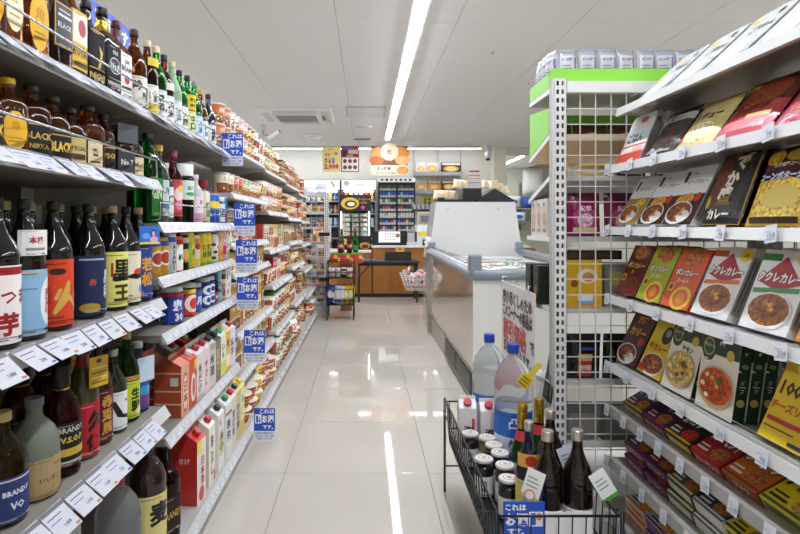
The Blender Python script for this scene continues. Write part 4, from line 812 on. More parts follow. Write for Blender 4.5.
def noodle_design(p, k):
    n, a, b, c = PAL[p]; w = WORDS[(k * 5 + p) % 12]; q = random.Random(p * 7 + k)
    bits = [('e', .5 + q.uniform(-.22, .22), .28 + q.uniform(-.12, .12), .05, .04, q.choice(['c87830', 'e8d8a0', '6a8a3a', 'b04030', '8a5a30', 'f0e8d0']), 'food') for _ in range(5)]
    small = [('r', .12, v, .12 + q.uniform(.3, .7), v + .018, c) for v in (.08, .13, .95)]
    D = [[('r', 0, .56, 1, .9, b), ('v' if q.random() < .4 else 't', w[:3], .5, .74, .16, a), ('e', .5, .28, .3, .22, b), ('e', .5, .28, .25, .18, '9a5a30', 'food')],
            [('e', .5, .55, .42, .34, b), ('t', w, .5, .66, .17, c), ('e', .5, .3, .3, .18, 'a8683a', 'food'), ('r', 0, .9, 1, 1, c)],
            [('r', 0, 0, 1, .46, b), ('e', .5, .26, .32, .2, '8a4a28', 'food'), ('t', w, .5, .7, .2, b), ('r', 0, .46, 1, .5, c), ('r', .7, .82, .98, .97, c)],
            [('r', .0, .0, .32, 1, b), ('v', w[:3], .16, .5, .2, c), ('e', .66, .33, .28, .26, 'a86030', 'food'), ('t', w[:2], .66, .78, .18, b), ('r', .36, .6, .98, .66, c)]][k % 4]
    return D + bits + small
def ncup(p, k): return cup('nc%d_%d' % (p, k), .098, .034, .045, PAL[p][1], noodle_design(p, k), lid=PAL[p][2])
def nbowl(p, k): return cup('nb%d_%d' % (p, k), .072, .046, .064, PAL[p][1], noodle_design(p, k), lid=PAL[p][2])
def nbig(p, k): return cup('ng%d_%d' % (p, k), .112, .046, .06, PAL[p][1], noodle_design(p, k), lid=PAL[p][3])
def nbox(p, k, w=.085, h=.115, d=.06): return boxp('nx%d_%d_%d' % (p, k, h*1000), w, h, d, PAL[p][1], noodle_design(p, k), side=PAL[p][2], top=PAL[p][2])
def nbag(p, k, w=.12, h=.135): return pouch('ny%d_%d_%d' % (p, k, h*100), w, h, .035, PAL[p][1], noodle_design(p, k))
KN = {'cup': ('noodle_cup', 'noodle cup', 'cup', ncup, .098, .096), 'bowl': ('noodle_bowl', 'noodle bowl', 'bowl', nbowl, .137, .0725), 'big': ('noodle_tub', 'large noodle cup', 'cup', nbig, .13, .1125),
      'box': ('food_box', 'food box', 'box', nbox, .088, .115), 'bag': ('snack_bag', 'food pouch', 'pouch', nbag, .123, .135)}
def fill(bay, bayname, sname, y0, y1, z, xf, gap, kinds, seq, stack=2, off=.066):
    rr = random.Random(bay * 31 + int(z * 100)); y = y0 + .012; i = 0; g = '%s of the %s left bay' % (sname, bayname)
    while True:
        kd = kinds[(i // 3) % len(kinds)]; nm, word, cat, fn, w, h = KN[kd]
        if y + w > y1 - .004: break
        p = seq[(i // 2) % len(seq)]; k = (i // 2 + bay) % 4
        st = max(1, min(stack, int((gap - .012) / h))) if kd not in ('bag',) else 1
        if kd == 'box':
            st = 2 if gap > .235 and stack > 1 else 1; h = min(.165, max(.085, round((gap - .018) / st, 3))); fn2 = lambda a, b: nbox(a, b, h=h)
        elif kd == 'bag': hb = min(.19, max(.12, round(gap, 2))); fn2 = lambda a, b: nbag(a, b, h=hb)
        else: fn2 = fn
        for s in range(st):
            lv = '' if st == 1 else (', lower' if s == 0 else (', upper' if st == 2 else [', lower', ', middle', ', upper'][s]))
            rot = (R(-14) if kd == 'bag' else 0, 0, R(78 + rr.uniform(-14, 14)) if kd != 'box' else R(86 + rr.uniform(-6, 4)))
            lab = '%s %s, %s on %s of %s left bay%s' % (PAL[p][0], word, ORD[min(i, 15)], sname, bayname, lv + (' one' if lv else ''))
            place(fn2(p, k), nm, lab, cat, (xf - off - (.01 if kd == 'bag' else 0), y + w/2, z + h * s + (.004 if kd == 'bag' else 0)), rot, g)
        y += w + .003; i += 1
def build_noodles():
    N = ['first', 'second', 'third', 'fourth', 'fifth', 'sixth']
    def B(bay, y0, y1, rows):
        zs = [r[0] for r in rows]
        names = ['top shelf', 'second shelf', 'third shelf', 'fourth shelf', 'fifth shelf', 'sixth shelf', 'base shelf']
        for q, (z, xf, kinds, seq, st) in enumerate(rows):
            gap = (zs[q-1] - z - .03) if q else .4
            nm = 'base shelf' if q == len(rows) - 1 else names[q]
            fill(bay, N[bay], nm, y0, y1, z, xf, gap, kinds, seq, st)
    B(2, 2.56, 3.5, [(1.42, -.65, ['cup'], [1, 3, 5, 7, 3], 2), (1.19, -.63, ['cup'], [4, 0, 6, 5, 2], 2), (.95, -.63, ['bag', 'box'], [2, 3, 1, 7], 1), (.81, -.62, ['box'], [2, 0, 3, 8], 2),
                     (.53, -.60, ['box', 'cup'], [8, 0, 4, 2], 2), (.33, -.59, ['box'], [8, 0, 2, 10], 1), (.09, -.55, ['bowl', 'cup'], [0, 2, 3, 1], 2)])
    B(3, 3.5, 4.42, [(1.40, -.65, ['cup'], [3, 6, 2, 4, 2], 2), (1.13, -.63, ['cup'], [4, 5, 2, 1, 3], 2), (.88, -.62, ['box'], [3, 4, 0, 6], 2), (.65, -.60, ['cup', 'box'], [4, 3, 5, 2, 0], 2),
                     (.36, -.58, ['big'], [3, 3, 2, 3], 2), (.09, -.55, ['big'], [3, 3, 4, 12], 2)])
    B(4, 4.42, 5.3, [(1.38, -.65, ['cup'], [11, 8, 0, 7, 9], 2), (1.10, -.63, ['cup'], [8, 0, 2, 5, 1], 2), (.90, -.62, ['box'], [7, 6, 4, 11], 1), (.70, -.60, ['bag', 'cup'], [0, 2, 4, 8], 1),
                     (.40, -.58, ['cup', 'bag'], [4, 3, 2, 8], 2), (.09, -.55, ['big', 'bag'], [4, 2, 12, 3], 2)])
    B(5, 5.3, 6.1, [(1.35, -.65, ['cup', 'bag'], [11, 8, 13, 0, 9], 2), (1.08, -.63, ['bag', 'cup'], [2, 1, 8, 7], 2), (.85, -.62, ['bag'], [2, 1, 0, 10], 1), (.60, -.60, ['bag'], [11, 2, 8, 3], 1),
                    (.35, -.58, ['bag'], [8, 2, 11, 1], 1), (.09, -.55, ['bag', 'bowl'], [10, 0, 2, 0], 2)])
# ------------------------------------------------------------------ right shelves: retort curry, rice packs, roux boxes
def dish(u, v, ru, rv, plate='f2efe8', food='8a4a18', rice=True, bits=('c87a30', '5a2a10', 'd8a050')):
    D = [('e', u, v, ru, rv, plate), ('e', u, v + rv*.05, ru*.9, rv*.86, food, 'food')]
    if rice: D.append(('e', u + ru*.45, v - rv*.3, ru*.45, rv*.5, 'f6f2e8'))
    for k in range(9):
        a = k * 2.4; q = .2 + .5 * ((k * 37) % 10) / 10
        D.append(('e', u + ru*q*math.cos(a) - ru*.1, v + rv*q*math.sin(a) + rv*.1, ru*.13, rv*.12, bits[k % len(bits)], 'food'))
    return D
SPK = [('r', .1, .1, .9, .9, 'b8b4ac'), ('r', .25, .15, .4, .85, '6a6660'), ('r', .55, .15, .7, .85, '807c74')]
def curry_protos():
    P = {}
    P['beef'] = boxp('beef', .132, .168, .024, '3a1d10', [('r', 0, .52, 1, 1, 'f0eeea'), ('r', .08, .74, .2, .93, '2a2420'), ('t', 'ビーフカレー', .58, .74, .08, '3a3028'), ('t', '中辛', .4, .88, .05, '7a7068'), ('e', .82, .46, .1, .08, 'd0402a'), ('e', .3, .42, .16, .1, 'd89a30', 'food'), ('e', .55, .44, .16, .1, 'd09028', 'food')] + dish(.42, .2, .44, .2), side='f0eeea', SD=SPK)
    P['keema'] = boxp('keema', .132, .168, .024, 'b08a3a', [('r', 0, .55, 1, 1, 'eceae6'), ('r', .08, .72, .2, .92, '2a2420'), ('t', 'チキンカレー', .58, .74, .07, '3a3028'), ('e', .7, .45, .2, .09, 'e0b030', 'food')] + dish(.4, .22, .42, .2, food='9a5a20'), side='e8e6e2', SD=[('r', .1, .05, .9, .3, '2a2420')])
    P['deka'] = pouch('deka', .14, .185, .03, '17110d', [('r', .02, .02, .98, .98, 'c89a3a'), ('r', .04, .03, .96, .97, '1a120e'), ('e', .3, .55, .26, .36, '6a2a14', 'food'), ('o', '一', .78, .93, .05, 'f6efd8', 'c89a3a', .06), ('o', 'で', .68, .81, .2, 'f6efd8', 'a8802a', .05), ('o', 'か', .62, .6, .2, 'f6efd8', 'a8802a', .05), ('o', '盛', .56, .38, .25, 'f6efd8', 'a8802a', .025), ('o', 'カレー', .5, .14, .13, 'f6efd8', '3a2a10'), ('e', .14, .3, .1, .09, 'd8a830'), ('r', .42, .9, .55, .98, 'c83a2a')])
    P['soup'] = pouch('soup', .165, .175, .03, '4a1a30', [('r', 0, .0, 1, .55, 'e8b830'), ('e', .5, .32, .5, .26, 'f0c850', 'food'), ('e', .55, .34, .3, .14, 'f4d870'), ('o', 'コーンポタージュ', .5, .6, .1, 'f4f6ff', '3a4a8a'), ('t', '北海道産コーン', .5, .74, .06, 'f0d8a0'), ('e', .62, .86, .2, .09, 'd8a830'), ('e', .25, .84, .16, .1, 'e0b020', 'food'), ('r', .1, .03, .9, .1, '3a1a10')])
    def bon(key, bg, side, ring1, ring2, txt):
        return boxp(key, .128, .165, .022, bg, [('e', .5, .86, .34, .14, 'b86a28', 'food'), ('o', 'ボンカレー', .5, .6, .12, 'f6f0e4' if key != 'bon1' else 'e8c860', '6a2a10'), ('t', txt, .45, .46, .08, 'f6f0e4' if key != 'bon1' else 'd8b050'), ('e', .62, .17, .34, .2, ring1), ('e', .62, .17, .25, .15, ring2), ('e', .62, .17, .15, .09, 'e8a02a' if key != 'bon1' else '7a1a14'), ('r', .08, .26, .26, .4, 'f0c020'), ('e', .17, .33, .06, .05, '2a2a2a')], side=side, SD=SPK)
    P['bon1'] = bon('bon1', '641016', '3a0a0c', '8a1c1a', '5a0e10', '熟'); P['bon2'] = bon('bon2', 'a8b422', '5a6a12', 'e8d23a', 'd8482a', 'ゴールド'); P['bon3'] = bon('bon3', 'e2571e', 'd8431c', 'f2cf3a', 'e06a24', 'ゴールド')
    def kuk(key, acc):
        return boxp(key, .135, .175, .026, 'f1eeea', [('r', 0, .86, .4, .95, acc), ('p', [(.05, .6), (.5, .92), (.95, .6), (.5, .5)], 'b02428'), ('o', 'ククレカレー', .5, .66, .13, 'f8f6f2', '8a1c20'), ('e', .86, .9, .16, .09, 'f0d430'), ('t', '5分', .86, .9, .06, '3a3a1a'), ('p', [(.05, .5), (.95, .56), (.95, .5), (.05, .44)], acc)] + dish(.5, .25, .46, .23, food='8a5018', rice=False, bits=('c88a3a', 'b06a28', '7a3a14')), side='e8e6e2', SD=SPK)
    P['kuk1'] = kuk('kuk1', 'e2682a'); P['kuk2'] = kuk('kuk2', '3c9048')
    P['orange'] = boxp('orangebox', .13, .165, .024, 'e08a2c', [('t', 'カレー', .5, .75, .16, 'f8f0e0'), ('r', .06, .2, .94, .24, '8a3a10'), ('r', .06, .1, .7, .13, '8a3a10')] + dish(.5, .45, .4, .18))
    P['ginza'] = boxp('ginza', .13, .17, .022, '3e1d12', [('t', '銀座', .5, .85, .17, 'e08a1e', .07), ('t', 'カリー', .5, .62, .17, 'e8a02a', .07), ('e', .78, .46, .12, .08, 'c02a2a')] + dish(.42, .18, .44, .2, food='7a3a14'), side='2a120a')
    P['gyu'] = boxp('gyu', .128, .17, .022, 'e3c41c', [('e', .6, .74, .2, .16, '23201c'), ('e', .6, .78, .1, .07, '8a8a88'), ('t', '牛カレー', .45, .5, .14, 'b82a1c', .06), ('e', .88, .6, .08, .06, 'c83a24')] + dish(.5, .2, .46, .2, food='9a4a24', rice=False) + [('r', .04, .04, .3, .15, 'c8302a')], side='caa818')
    def mar(key, food, nm):
        return boxp(key, .135, .18, .026, 'ece3d0', [('r', 0, .74, 1, 1, '173a26'), ('e', .2, .8, .19, .17, '173a26'), ('e', .2, .82, .15, .12, 'b8a85a'), ('e', .2, .82, .13, .1, '1d4a30'), ('t', 'マルシェ', .2, .84, .05, 'd8d0a0'), ('t', nm, .6, .64, .085, 'f6f2e8' if key == 'mar2' else '4a3a20', .04), ('e', .78, .78, .1, .07, 'c8a83a'), ('t', '野菜', .55, .9, .05, 'e8e4d0')] + dish(.5, .33, .47, .27, plate='c8a878', food=food, rice=False, bits=('d8902a', 'e8d0a0', 'a83a1a')) + [('e', .6, .42, .07, .05, '3a6a2a')], side='14331f', SD=[('t', '野', .5, .85, .04, 'c8c0a0'), ('e', .5, .7, .3, .03, '7a8a5a'), ('v', 'ビーフ', .5, .45, .05, 'b8c0a0'), ('e', .5, .25, .36, .05, 'b8a860')])
    P['mar1'] = mar('mar1', 'c8b060', 'チキン'); P['mar2'] = mar('mar2', 'b8481c', 'スープトマトカレー')
    P['kcal'] = boxp('kcal', .14, .19, .026, 'efc81a', [('e', .6, .86, .42, .16, 'e8d8b0', 'food'), ('r', 0, .94, .5, 1, 'a8202a'), ('t', '100', .26, .58, .17, '2a2418', .03), ('t', 'kcal', .66, .56, .1, '3a3018', .02), ('t', 'チーズリゾット', .5, .38, .11, 'c85a1a', .04), ('r', .05, .2, .95, .25, 'c22a2a'), ('r', .05, .13, .6, .145, '5a4a10'), ('r', .55, .03, .8, .07, '2a2a3a')], side='dcb414')
    # pouches and packs on the upper shelves
    P['rice'] = tray('rice', .15, .168, .032, 'f3f0ea', 'ece8e6', [('e', .55, .88, .16, .06, 'd03a3a'), ('r', .0, .5, 1, .7, 'd4e4f0'), ('t', 'ごはん', .45, .54, .2, '1d2a20', .05), ('r', 0, .36, 1, .39, 'd04038'), ('r', 0, .0, 1, .24, 'dc4a34'), ('e', .7, .3, .2, .06, 'e8b0a0')])
    P['white'] = tray('whitepack', .15, .235, .03, 'dcdcd9', 'c4c4c0', [('r', .1, .8, .3, .9, 'e0b83a'), ('t', 'ごはん', .62, .66, .13, '3a4a5a', .03), ('r', .15, .45, .8, .465, 'c88a8a'), ('e', .5, .3, .36, .2, 'f6f6f4'), ('t', '3食', .3, .2, .08, 'c84a4a'), ('r', .15, .36, .7, .37, 'aaaaaa'), ('r', .15, .3, .75, .31, 'd09090'), ('e', .75, .85, .06, .05, '24305a'), ('r', .15, .2, .6, .21, 'aaaaaa')])
    P['silver'] = pouch('silverp', .15, .165, .022, '46403e', [('r', 0, .7, 1, .85, 'c8c4c0'), ('t', '黒カレー', .5, .77, .1, '2a2420'), ('e', .5, .35, .34, .2, '3a1e12', 'food'), ('r', .1, .08, .9, .12, 'a8a8a8')])
    P['cream'] = pouch('creamp', .16, .16, .022, 'e6d490', [('t', 'シチュー', .5, .62, .16, '3a2a1a', .05), ('e', .5, .3, .36, .2, 'f0e0a8', 'food'), ('r', 0, .86, 1, 1, 'b89a5a'), ('e', .14, .2, .07, .07, 'd84a30')])
    P['redp'] = pouch('redp', .18, .175, .024, 'c23840', [('r', 0, .5, 1, 1, '5a2418'), ('e', .55, .68, .36, .22, '8a3a20', 'food'), ('r', .1, .8, .28, .9, 'e8c030'), ('t', 'ハンバーグ', .5, .42, .12, '241410', .05), ('r', .0, .0, 1, .25, 'd0525c'), ('r', .5, .25, .9, .32, 'e8a060')])
    P['pinkp'] = pouch('pinkp', .16, .15, .022, 'c8526a', [('t', 'ミート', .5, .6, .18, '3a1a20', .05), ('e', .5, .3, .34, .18, 'a83a30', 'food'), ('r', 0, .84, 1, 1, 'e8b0b8')])
    return P
def small_print(ink, side):
    return [('r', side, .035, side + .2, .043, ink), ('r', side, .055, side + .26, .062, ink), ('r', .06, .965, .3, .975, ink)]
def build_right_products():
    P = curry_protos()
    def lean(key, nm, label, cat, px, z, ang, depth, w, X=None, group=None, behind=0, bword='', sp=.03, y=None):
        X = X or RX + .035
        Y = y if y is not None else ypx(px, X - .015)
        s = math.sin(R(ang)); lift = depth/2 * s if cat != 'rice pack' else .004
        for k in range(behind + 1):
            place(P[key], nm, label if k == 0 else '%s, %s of the copies behind it' % (bword, ORD[k-1]), cat, (X + k * sp / max(math.cos(R(ang)), .3), Y, z + lift + .001), (R(-ang), 0, R(-90)), group)
    # s1 white rice packs leaning back
    z = RS[0]; g = 'white packs on the top right shelf'
    for k, (px, y) in enumerate(((640, 1.67), (668, 1.50), (705, 1.33), (752, 1.16), (810, .99), (0, .82))):
        lean('white', 'rice_pack', 'white microwave rice pack leaning on the top right shelf, %s from the far end' % ORD[k], 'rice pack', px, z, 47, .03, .165, X=RX + .055, group=g, y=y)
    z = RS[1]; g = 'packs on the second right shelf'
    lean('rice', 'rice_pack', 'red and white rice pack at the far end of the second right shelf', 'rice pack', 645, z, 22, .03, .15, X=RX + .025, group=g, behind=3, bword='rice pack queued behind the red and white one', sp=.036, y=1.70)
    lean('silver', 'curry_pouch', 'black and silver curry pouch beside the rice pack', 'pouch', 0, z, 34, .022, .15, group=g, y=1.545, behind=1, bword='black and silver curry pouch, rear copy')
    lean('cream', 'stew_pouch', 'cream yellow stew pouch on the second right shelf', 'pouch', 0, z, 36, .022, .16, group=g, y=1.385, behind=1, bword='cream yellow stew pouch, rear copy')
    lean('redp', 'food_pouch', 'red and brown hamburger pouch on the second right shelf', 'pouch', 0, z, 38, .024, .18, group=g, y=1.21, behind=1, bword='red and brown hamburger pouch, rear copy')
    lean('pinkp', 'food_pouch', 'pink sauce pouch at the right edge of the second shelf', 'pouch', 0, z, 38, .022, .16, group=g, y=1.03, behind=1, bword='pink sauce pouch, rear copy')
    lean('cream', 'stew_pouch', 'cream stew pouch nearest the camera on the second right shelf', 'pouch', 0, z, 38, .022, .16, group=g, y=.85)
    z = RS[2]; g = 'boxes on the third right shelf'
    lean('keema', 'curry_box', 'white topped chicken curry box at the far end, third right shelf', 'box', 0, z, 30, .024, .132, group=g, y=1.71, behind=2, bword='curry box like the white topped chicken one')
    lean('beef', 'curry_box', 'brown and white beef curry box, farther of two, third right shelf', 'box', 0, z, 28, .024, .132, group=g, y=1.565, behind=1, bword='beef curry box at the back, farther pair')
    lean('beef', 'curry_box', 'brown and white beef curry box, nearer of two, third right shelf', 'box', 0, z, 26, .024, .132, group=g, y=1.43, behind=1, bword='beef curry box at the back, nearer pair')
    lean('deka', 'curry_pouch', 'black curry pouch with huge cream characters, third right shelf', 'pouch', 0, z, 20, .03, .14, group=g, y=1.27, behind=1, bword='black curry pouch with cream characters')
    lean('soup', 'soup_pouch', 'yellow corn soup pouch with purple top, third right shelf', 'pouch', 0, z, 20, .03, .15, group=g, y=1.10, behind=1, bword='yellow corn soup pouch')
    lean('soup', 'soup_pouch', 'yellow corn soup pouch nearest the camera, out at the right edge', 'pouch', 0, z, 20, .03, .15, group=g, y=.92)
    z = RS[3]; g = 'boxes on the fourth right shelf'
    lean('bon1', 'curry_box', 'dark red curry box with concentric rings, far end of fourth right shelf', 'box', 0, z, 24, .022, .128, group=g, y=1.715, behind=4, bword='dark red curry box')
    lean('bon2', 'curry_box', 'lime green curry box with yellow rings, fourth right shelf', 'box', 0, z, 24, .022, .128, group=g, y=1.58, behind=2, bword='lime green curry box')
    lean('bon3', 'curry_box', 'orange curry box with yellow rings, fourth right shelf', 'box', 0, z, 24, .022, .128, group=g, y=1.445, behind=1, bword='orange curry box')
    lean('kuk1', 'curry_box', 'white curry box with red diamond and orange stripe, fourth right shelf', 'box', 0, z, 23, .026, .135, group=g, y=1.295, behind=1, bword='white curry box with orange stripe')
    lean('kuk2', 'curry_box', 'white curry box with red diamond and green stripe, fourth right shelf', 'box', 0, z, 21, .026, .135, group=g, y=1.12, behind=2, bword='white curry box with green stripe')
    lean('orange', 'curry_box', 'plain orange curry box at the right edge, fourth right shelf', 'box', 0, z, 20, .024, .13, group=g, y=.965, behind=1, bword='plain orange curry box')
    z = RS[4]; g = 'boxes on the fifth right shelf'
    lean('ginza', 'curry_box', 'brown curry box with orange characters, far end of fifth right shelf', 'box', 0, z, 25, .022, .13, group=g, y=1.715, behind=1, bword='brown curry box with orange characters')
    lean('gyu', 'curry_box', 'yellow curry box with black oval, fifth right shelf', 'box', 0, z, 25, .022, .128, group=g, y=1.575, behind=1, bword='yellow curry box with black oval')
    lean('mar1', 'curry_box', 'cream and dark green curry box, farther of two, fifth right shelf', 'box', 0, z, 14, .026, .135, group=g, y=1.43, behind=1, bword='cream and green box, farther kind')
    lean('mar2', 'curry_box', 'cream and dark green box with tomato soup bowl, fifth right shelf', 'box', 0, z, 8, .026, .135, group=g, y=1.275, behind=2, bword='dark green spined box with tomato soup')
    lean('kcal', 'risotto_box', 'yellow box lettered 100 kcal at right edge, fifth right shelf', 'box', 0, z, 24, .026, .14, group=g, y=1.06, behind=1, bword='yellow 100 kcal box')
    # s6..s8: roux boxes lying on their backs in sloping stacks
    def flat(key, col, acc, txt, tc, side, food='a8602a', w=.112, l=.165, h=.034, bold=.06):
        return flatbox(key, w, l, h, col, [('r', 0, .68, 1, 1, acc), ('e', .5, .8, .42, .16, food, 'food'), ('o', txt, .5, .45, .26, tc, side), ('e', .7, .17, .24, .12, food, 'food'), ('r', .06, .1, .4, .14, tc), ('r', .06, .18, .34, .21, tc), ('r', .0, .02, 1, .06, acc)], side, [('r', .05, .2, .95, .8, acc), ('t', txt, .5, .5, .5, tc)])
    F = {'pur': flat('f0', '4a2348', 'c8c030', 'こくまろ', 'e8d8e8', '5a2a56'), 'pur2': flat('f1', '3a1a3a', 'a83a5a', 'ザ・カリー', 'e0c0d0', '4a2050'), 'blk': flat('f2', '241a18', 'e8c830', '熟カレー', 'f0e8d0', '3a2a24', 'b83020'),
         'red': flat('f3', 'a82028', 'd83a34', 'バーモント', 'f4ece0', '7a161c'), 'org': flat('f4', 'c86a24', '8a3a14', 'ジャワ', 'f4ece0', '8a4418'), 'hay': flat('f5', 'e8cc20', '3a5a3a', 'ハヤシ', '1a1a14', 'd0b418', 'b88a3a', w=.135),
         'stew': flat('f6', 'ead020', 'c8b018', 'カレー', '2a2a14', 'd8bc1a', 'e8e4d8', w=.135), 'blu': flat('f7', '2a3a86', 'c03a34', 'プライム', 'e8e8f4', '22306e'), 'drd': flat('f8', '8a1f2c', '3a2a6a', 'ゴールデン', 'f0dcb0', '701824'),
         'nav': flat('f9', '22305e', 'e8e4dc', 'シチュー', 'f4f4f4', 'd8d4cc'), 'yel': flat('fa', 'efd524', '2a4a2a', 'バーモント', '1f3a1f', 'e8cc1c', 'a86a2a'), 'whi': flat('fb', 'efe8dc', 'e87a28', 'とろける', '3a4a9a', 'e0d4c0', 'e89a30'), 'whp': flat('fc', 'ece6e6', '6a3a86', 'クリーム', '2a3a8a', '6a3a8a', 'e8a04a'), 'whr': flat('fd', 'efe6da', 'c83a2a', 'カレー', '2a2a2a', 'c8302a', 'd8862a'), 'grn': flat('fe', '3a5a3a', 'e8e0c0', 'シチュー', 'f0ecd8', '2a4630')}
    DN = {'pur': 'purple', 'pur2': 'dark purple', 'blk': 'black and yellow', 'red': 'bright red', 'org': 'brown orange', 'hay': 'yellow green topped', 'stew': 'plain yellow', 'blu': 'blue', 'drd': 'dark red', 'nav': 'navy and white', 'yel': 'yellow and dark green', 'whi': 'white and orange', 'whp': 'white and purple', 'whr': 'white and red', 'grn': 'dark green'}
    def stacks(si, sname, seq, ang, n, h=.031, l=.155):
        z = RS[si]; g = 'roux boxes on the %s' % sname; y = 1.70
        for key in seq:
            w = .139 if key in ('hay', 'stew') else .116; y -= w / 2
            for k in range(n if key not in ('hay', 'stew') else min(n, 2)):
                x = RX + .028 + l/2 * math.cos(R(ang)) + (k * h * -math.sin(R(ang)) if ang else 0) * 0
                zz = z + l/2 * math.sin(R(ang)) + .003 + k * h / math.cos(R(ang))
                lv = ['bottom', 'second', 'third', 'fourth'][k] if n > 1 and k < n - 1 else 'top'
                place(F[key], 'roux_box', '%s roux box lying on the %s%s' % (DN[key], sname, (', %s of its pair' % lv) if n > 1 else ''), 'box', (x, y, zz), (R(ang), 0, R(-90 + rnd.uniform(-1, 1))), g)
            y -= w / 2 + .002
    stacks(5, 'sixth right shelf', ['pur', 'pur2', 'blk', 'red', 'org', 'hay', 'stew'], 30, 1, .036, .165)
    stacks(6, 'seventh right shelf', ['blu', 'drd', 'grn', 'nav', 'yel', 'org', 'whr'], 20, 2, .037, .165)
    stacks(7, 'base right shelf', ['whi', 'whp', 'whr', 'nav', 'yel', 'drd', 'red'], 14, 2, .037, .165)
# ------------------------------------------------------------------ end display with wire back, promotional wagon, freezer
EX0, EX1, EY = .615, 1.56, 1.80
def build_endcap():
    t = thing('end_display', 'white wire backed end display with green topped shelves behind the wagon', 'shelf', (EX0, EY, 0))
    W = EX1 - EX0
    obj('upright', slotted_upright(0, .042, 0, .045, 0, 1.52), t); obj('upright', slotted_upright(W - .042, W, 0, .045, 0, 1.52), t)
    obj('top_beam', MB().box(.042, W - .042, .003, .03, 1.475, 1.512, 'e4e2dc', 'metal'), t)
    obj('wire_back', wire_grid(W - .084, .05, 1.475, .0512, .0016), t, (.042, .02, 0))
    obj('base', MB().box(0, W, .045, .42, 0, .13, 'd4d1ca', 'metal'), t)
    def shelf(z0, z1, y1, col='c6c3bc', under='c6c3bc', side=None):
        "board from the wire back (z0) to its far front edge (z1)"
        b = MB(); y0 = .045; th = .016
        i = b.pts([(.0, y0, z0-th), (W, y0, z0-th), (W, y1, z1-th), (0, y1, z1-th), (0, y0, z0), (W, y0, z0), (W, y1, z1), (0, y1, z1)])
        for q, c in (((3,2,1,0), under), ((4,5,6,7), col), ((0,1,5,4), col), ((1,2,6,5), col), ((2,3,7,6), col), ((3,0,4,7), 'ecebe8')): b.face([i[j] for j in q], c, 'metal')
        return obj('shelf', b, t)
    def valance(sh, z0, z1, y1, h, col='8fd64a', h0=None):
        "green board standing along the edges of a shelf"
        b = MB(); y0 = .05; th = .004; h0 = h0 or h
        i = b.pts([(0, y0, z0), (0, y1, z1), (0, y1, z1 + h), (0, y0, z0 + h0), (th, y0, z0), (th, y1, z1), (th, y1, z1 + h), (th, y0, z0 + h0)])
        for q in ((0,3,2,1), (4,5,6,7), (0,1,5,4), (3,7,6,2), (0,4,7,3), (1,2,6,5)): b.face([i[j] for j in q], col, 'plastic')
        b.box(0, W, y1 - th, y1, z1, z1 + h, col, 'plastic'); return obj('valance', b, sh)
    s = shelf(1.497, 1.497, .27); v = valance(s, 1.499, 1.499, .27, .05); obj('valance_back', MB().box(0, W, .03, .034, 1.512, 1.56, '8fd64a', 'plastic'), s)
    s = shelf(1.345, 1.285, .27, 'd8c8a8', 'd9b98a'); valance(s, 1.347, 1.287, .27, .165, h0=.085)
    s = shelf(1.205, 1.135, .28, 'c6c3bc', 'b5aea6'); s = shelf(1.0, 1.0, .3); s = shelf(.76, .76, .3); s = shelf(.52, .47, .36, 'd8d5ce'); s = shelf(.31, .28, .38, 'd8d5ce')
    # goods
    bag = pouch('silverbag', .062, .142, .035, 'a9a9af', [('r', .08, .1, .92, .84, 'c6c6ca'), ('r', .82, .1, .92, .8, '7a4a96'), ('t', '柿の種', .45, .74, .08, '5a5a60'), ('r', .15, .5, .7, .53, '77777c'), ('r', .15, .58, .6, .6, '77777c'), ('r', .15, .42, .72, .44, '88888c'), ('r', 0, .93, 1, 1, '8f8f96')], m='film')
    for k in range(11):
        if k < 4: x, y = EX0 + .04, EY + .25 - .045 * k; rz = R(-70)
        else: x, y = EX0 + .075 + (k - 4) * .066, EY + .085; rz = R(rnd.uniform(-10, 10))
        place(bag, 'snack_bag', 'silver snack bag on the green topped display, %s' % ('%s along its left edge from back' % ORD[k] if k < 4 else '%s along its near edge' % ORD[k-4]), 'bag', (x, y, 1.498), (R(rnd.uniform(-3, 3)), 0, rz), 'silver snack bags on the end display')
    for k, (x, c, h) in enumerate(((1.13, '2a3a7a', .125), (1.215, '23252a', .1), (1.29, 'd84a24', .125), (1.37, 'c8c8cc', .13))):
        p = jar('tj%d' % k, h, .034, 'd8d8da', 'plastic', c, [('t', '海苔', .5, .5, .3, '5a5a5a'), ('r', 0, .8, 1, 1, c)], 'f0f0ee', .22)
        place(p, 'snack_tub', 'round white tub with %s lid on top of the end display' % ['blue', 'black', 'orange', 'grey'][k], 'tub', (x, EY + .09, 1.498), (0, 0, 0), 'tubs on the end display')
    # second (sloping) shelf: dark pouches, third: boxes
    ang = math.atan2(.06, .225)
    p = pouch('darkp', .12, .1, .03, '6a3a2a', [('e', .5, .4, .3, .25, 'c88a4a', 'food'), ('r', 0, .8, 1, 1, '3a2a28')])
    for k in range(6): place(p, 'snack_pouch', 'brown snack pouch on second shelf of end display, %s from the aisle' % ORD[k], 'pouch', (EX0 + .075 + .128 * k, EY + .2, 1.309), (R(-10), 0, 0), 'brown pouches on the end display')
    cols = [('d8b088', 'tan'), ('e8c838', 'yellow'), ('3a3634', 'black'), ('2a2624', 'dark'), ('c83a3a', 'red'), ('e0d8c8', 'cream')]
    for k, (c, n) in enumerate(cols):
        q = boxp('eb%d' % k, .1, .085, .03, c, [('r', .1, .6, .9, .85, 'f0e8d8'), ('e', .5, .3, .25, .2, 'a8683a', 'food')], side=c)
        place(q, 'snack_box', '%s snack box on third shelf of end display' % n, 'box', (EX0 + .07 + .135 * k, EY + .18, 1.17), (math.atan2(-.07, .235), 0, R(-90 if k == 0 else 0)), 'boxes on the end display')
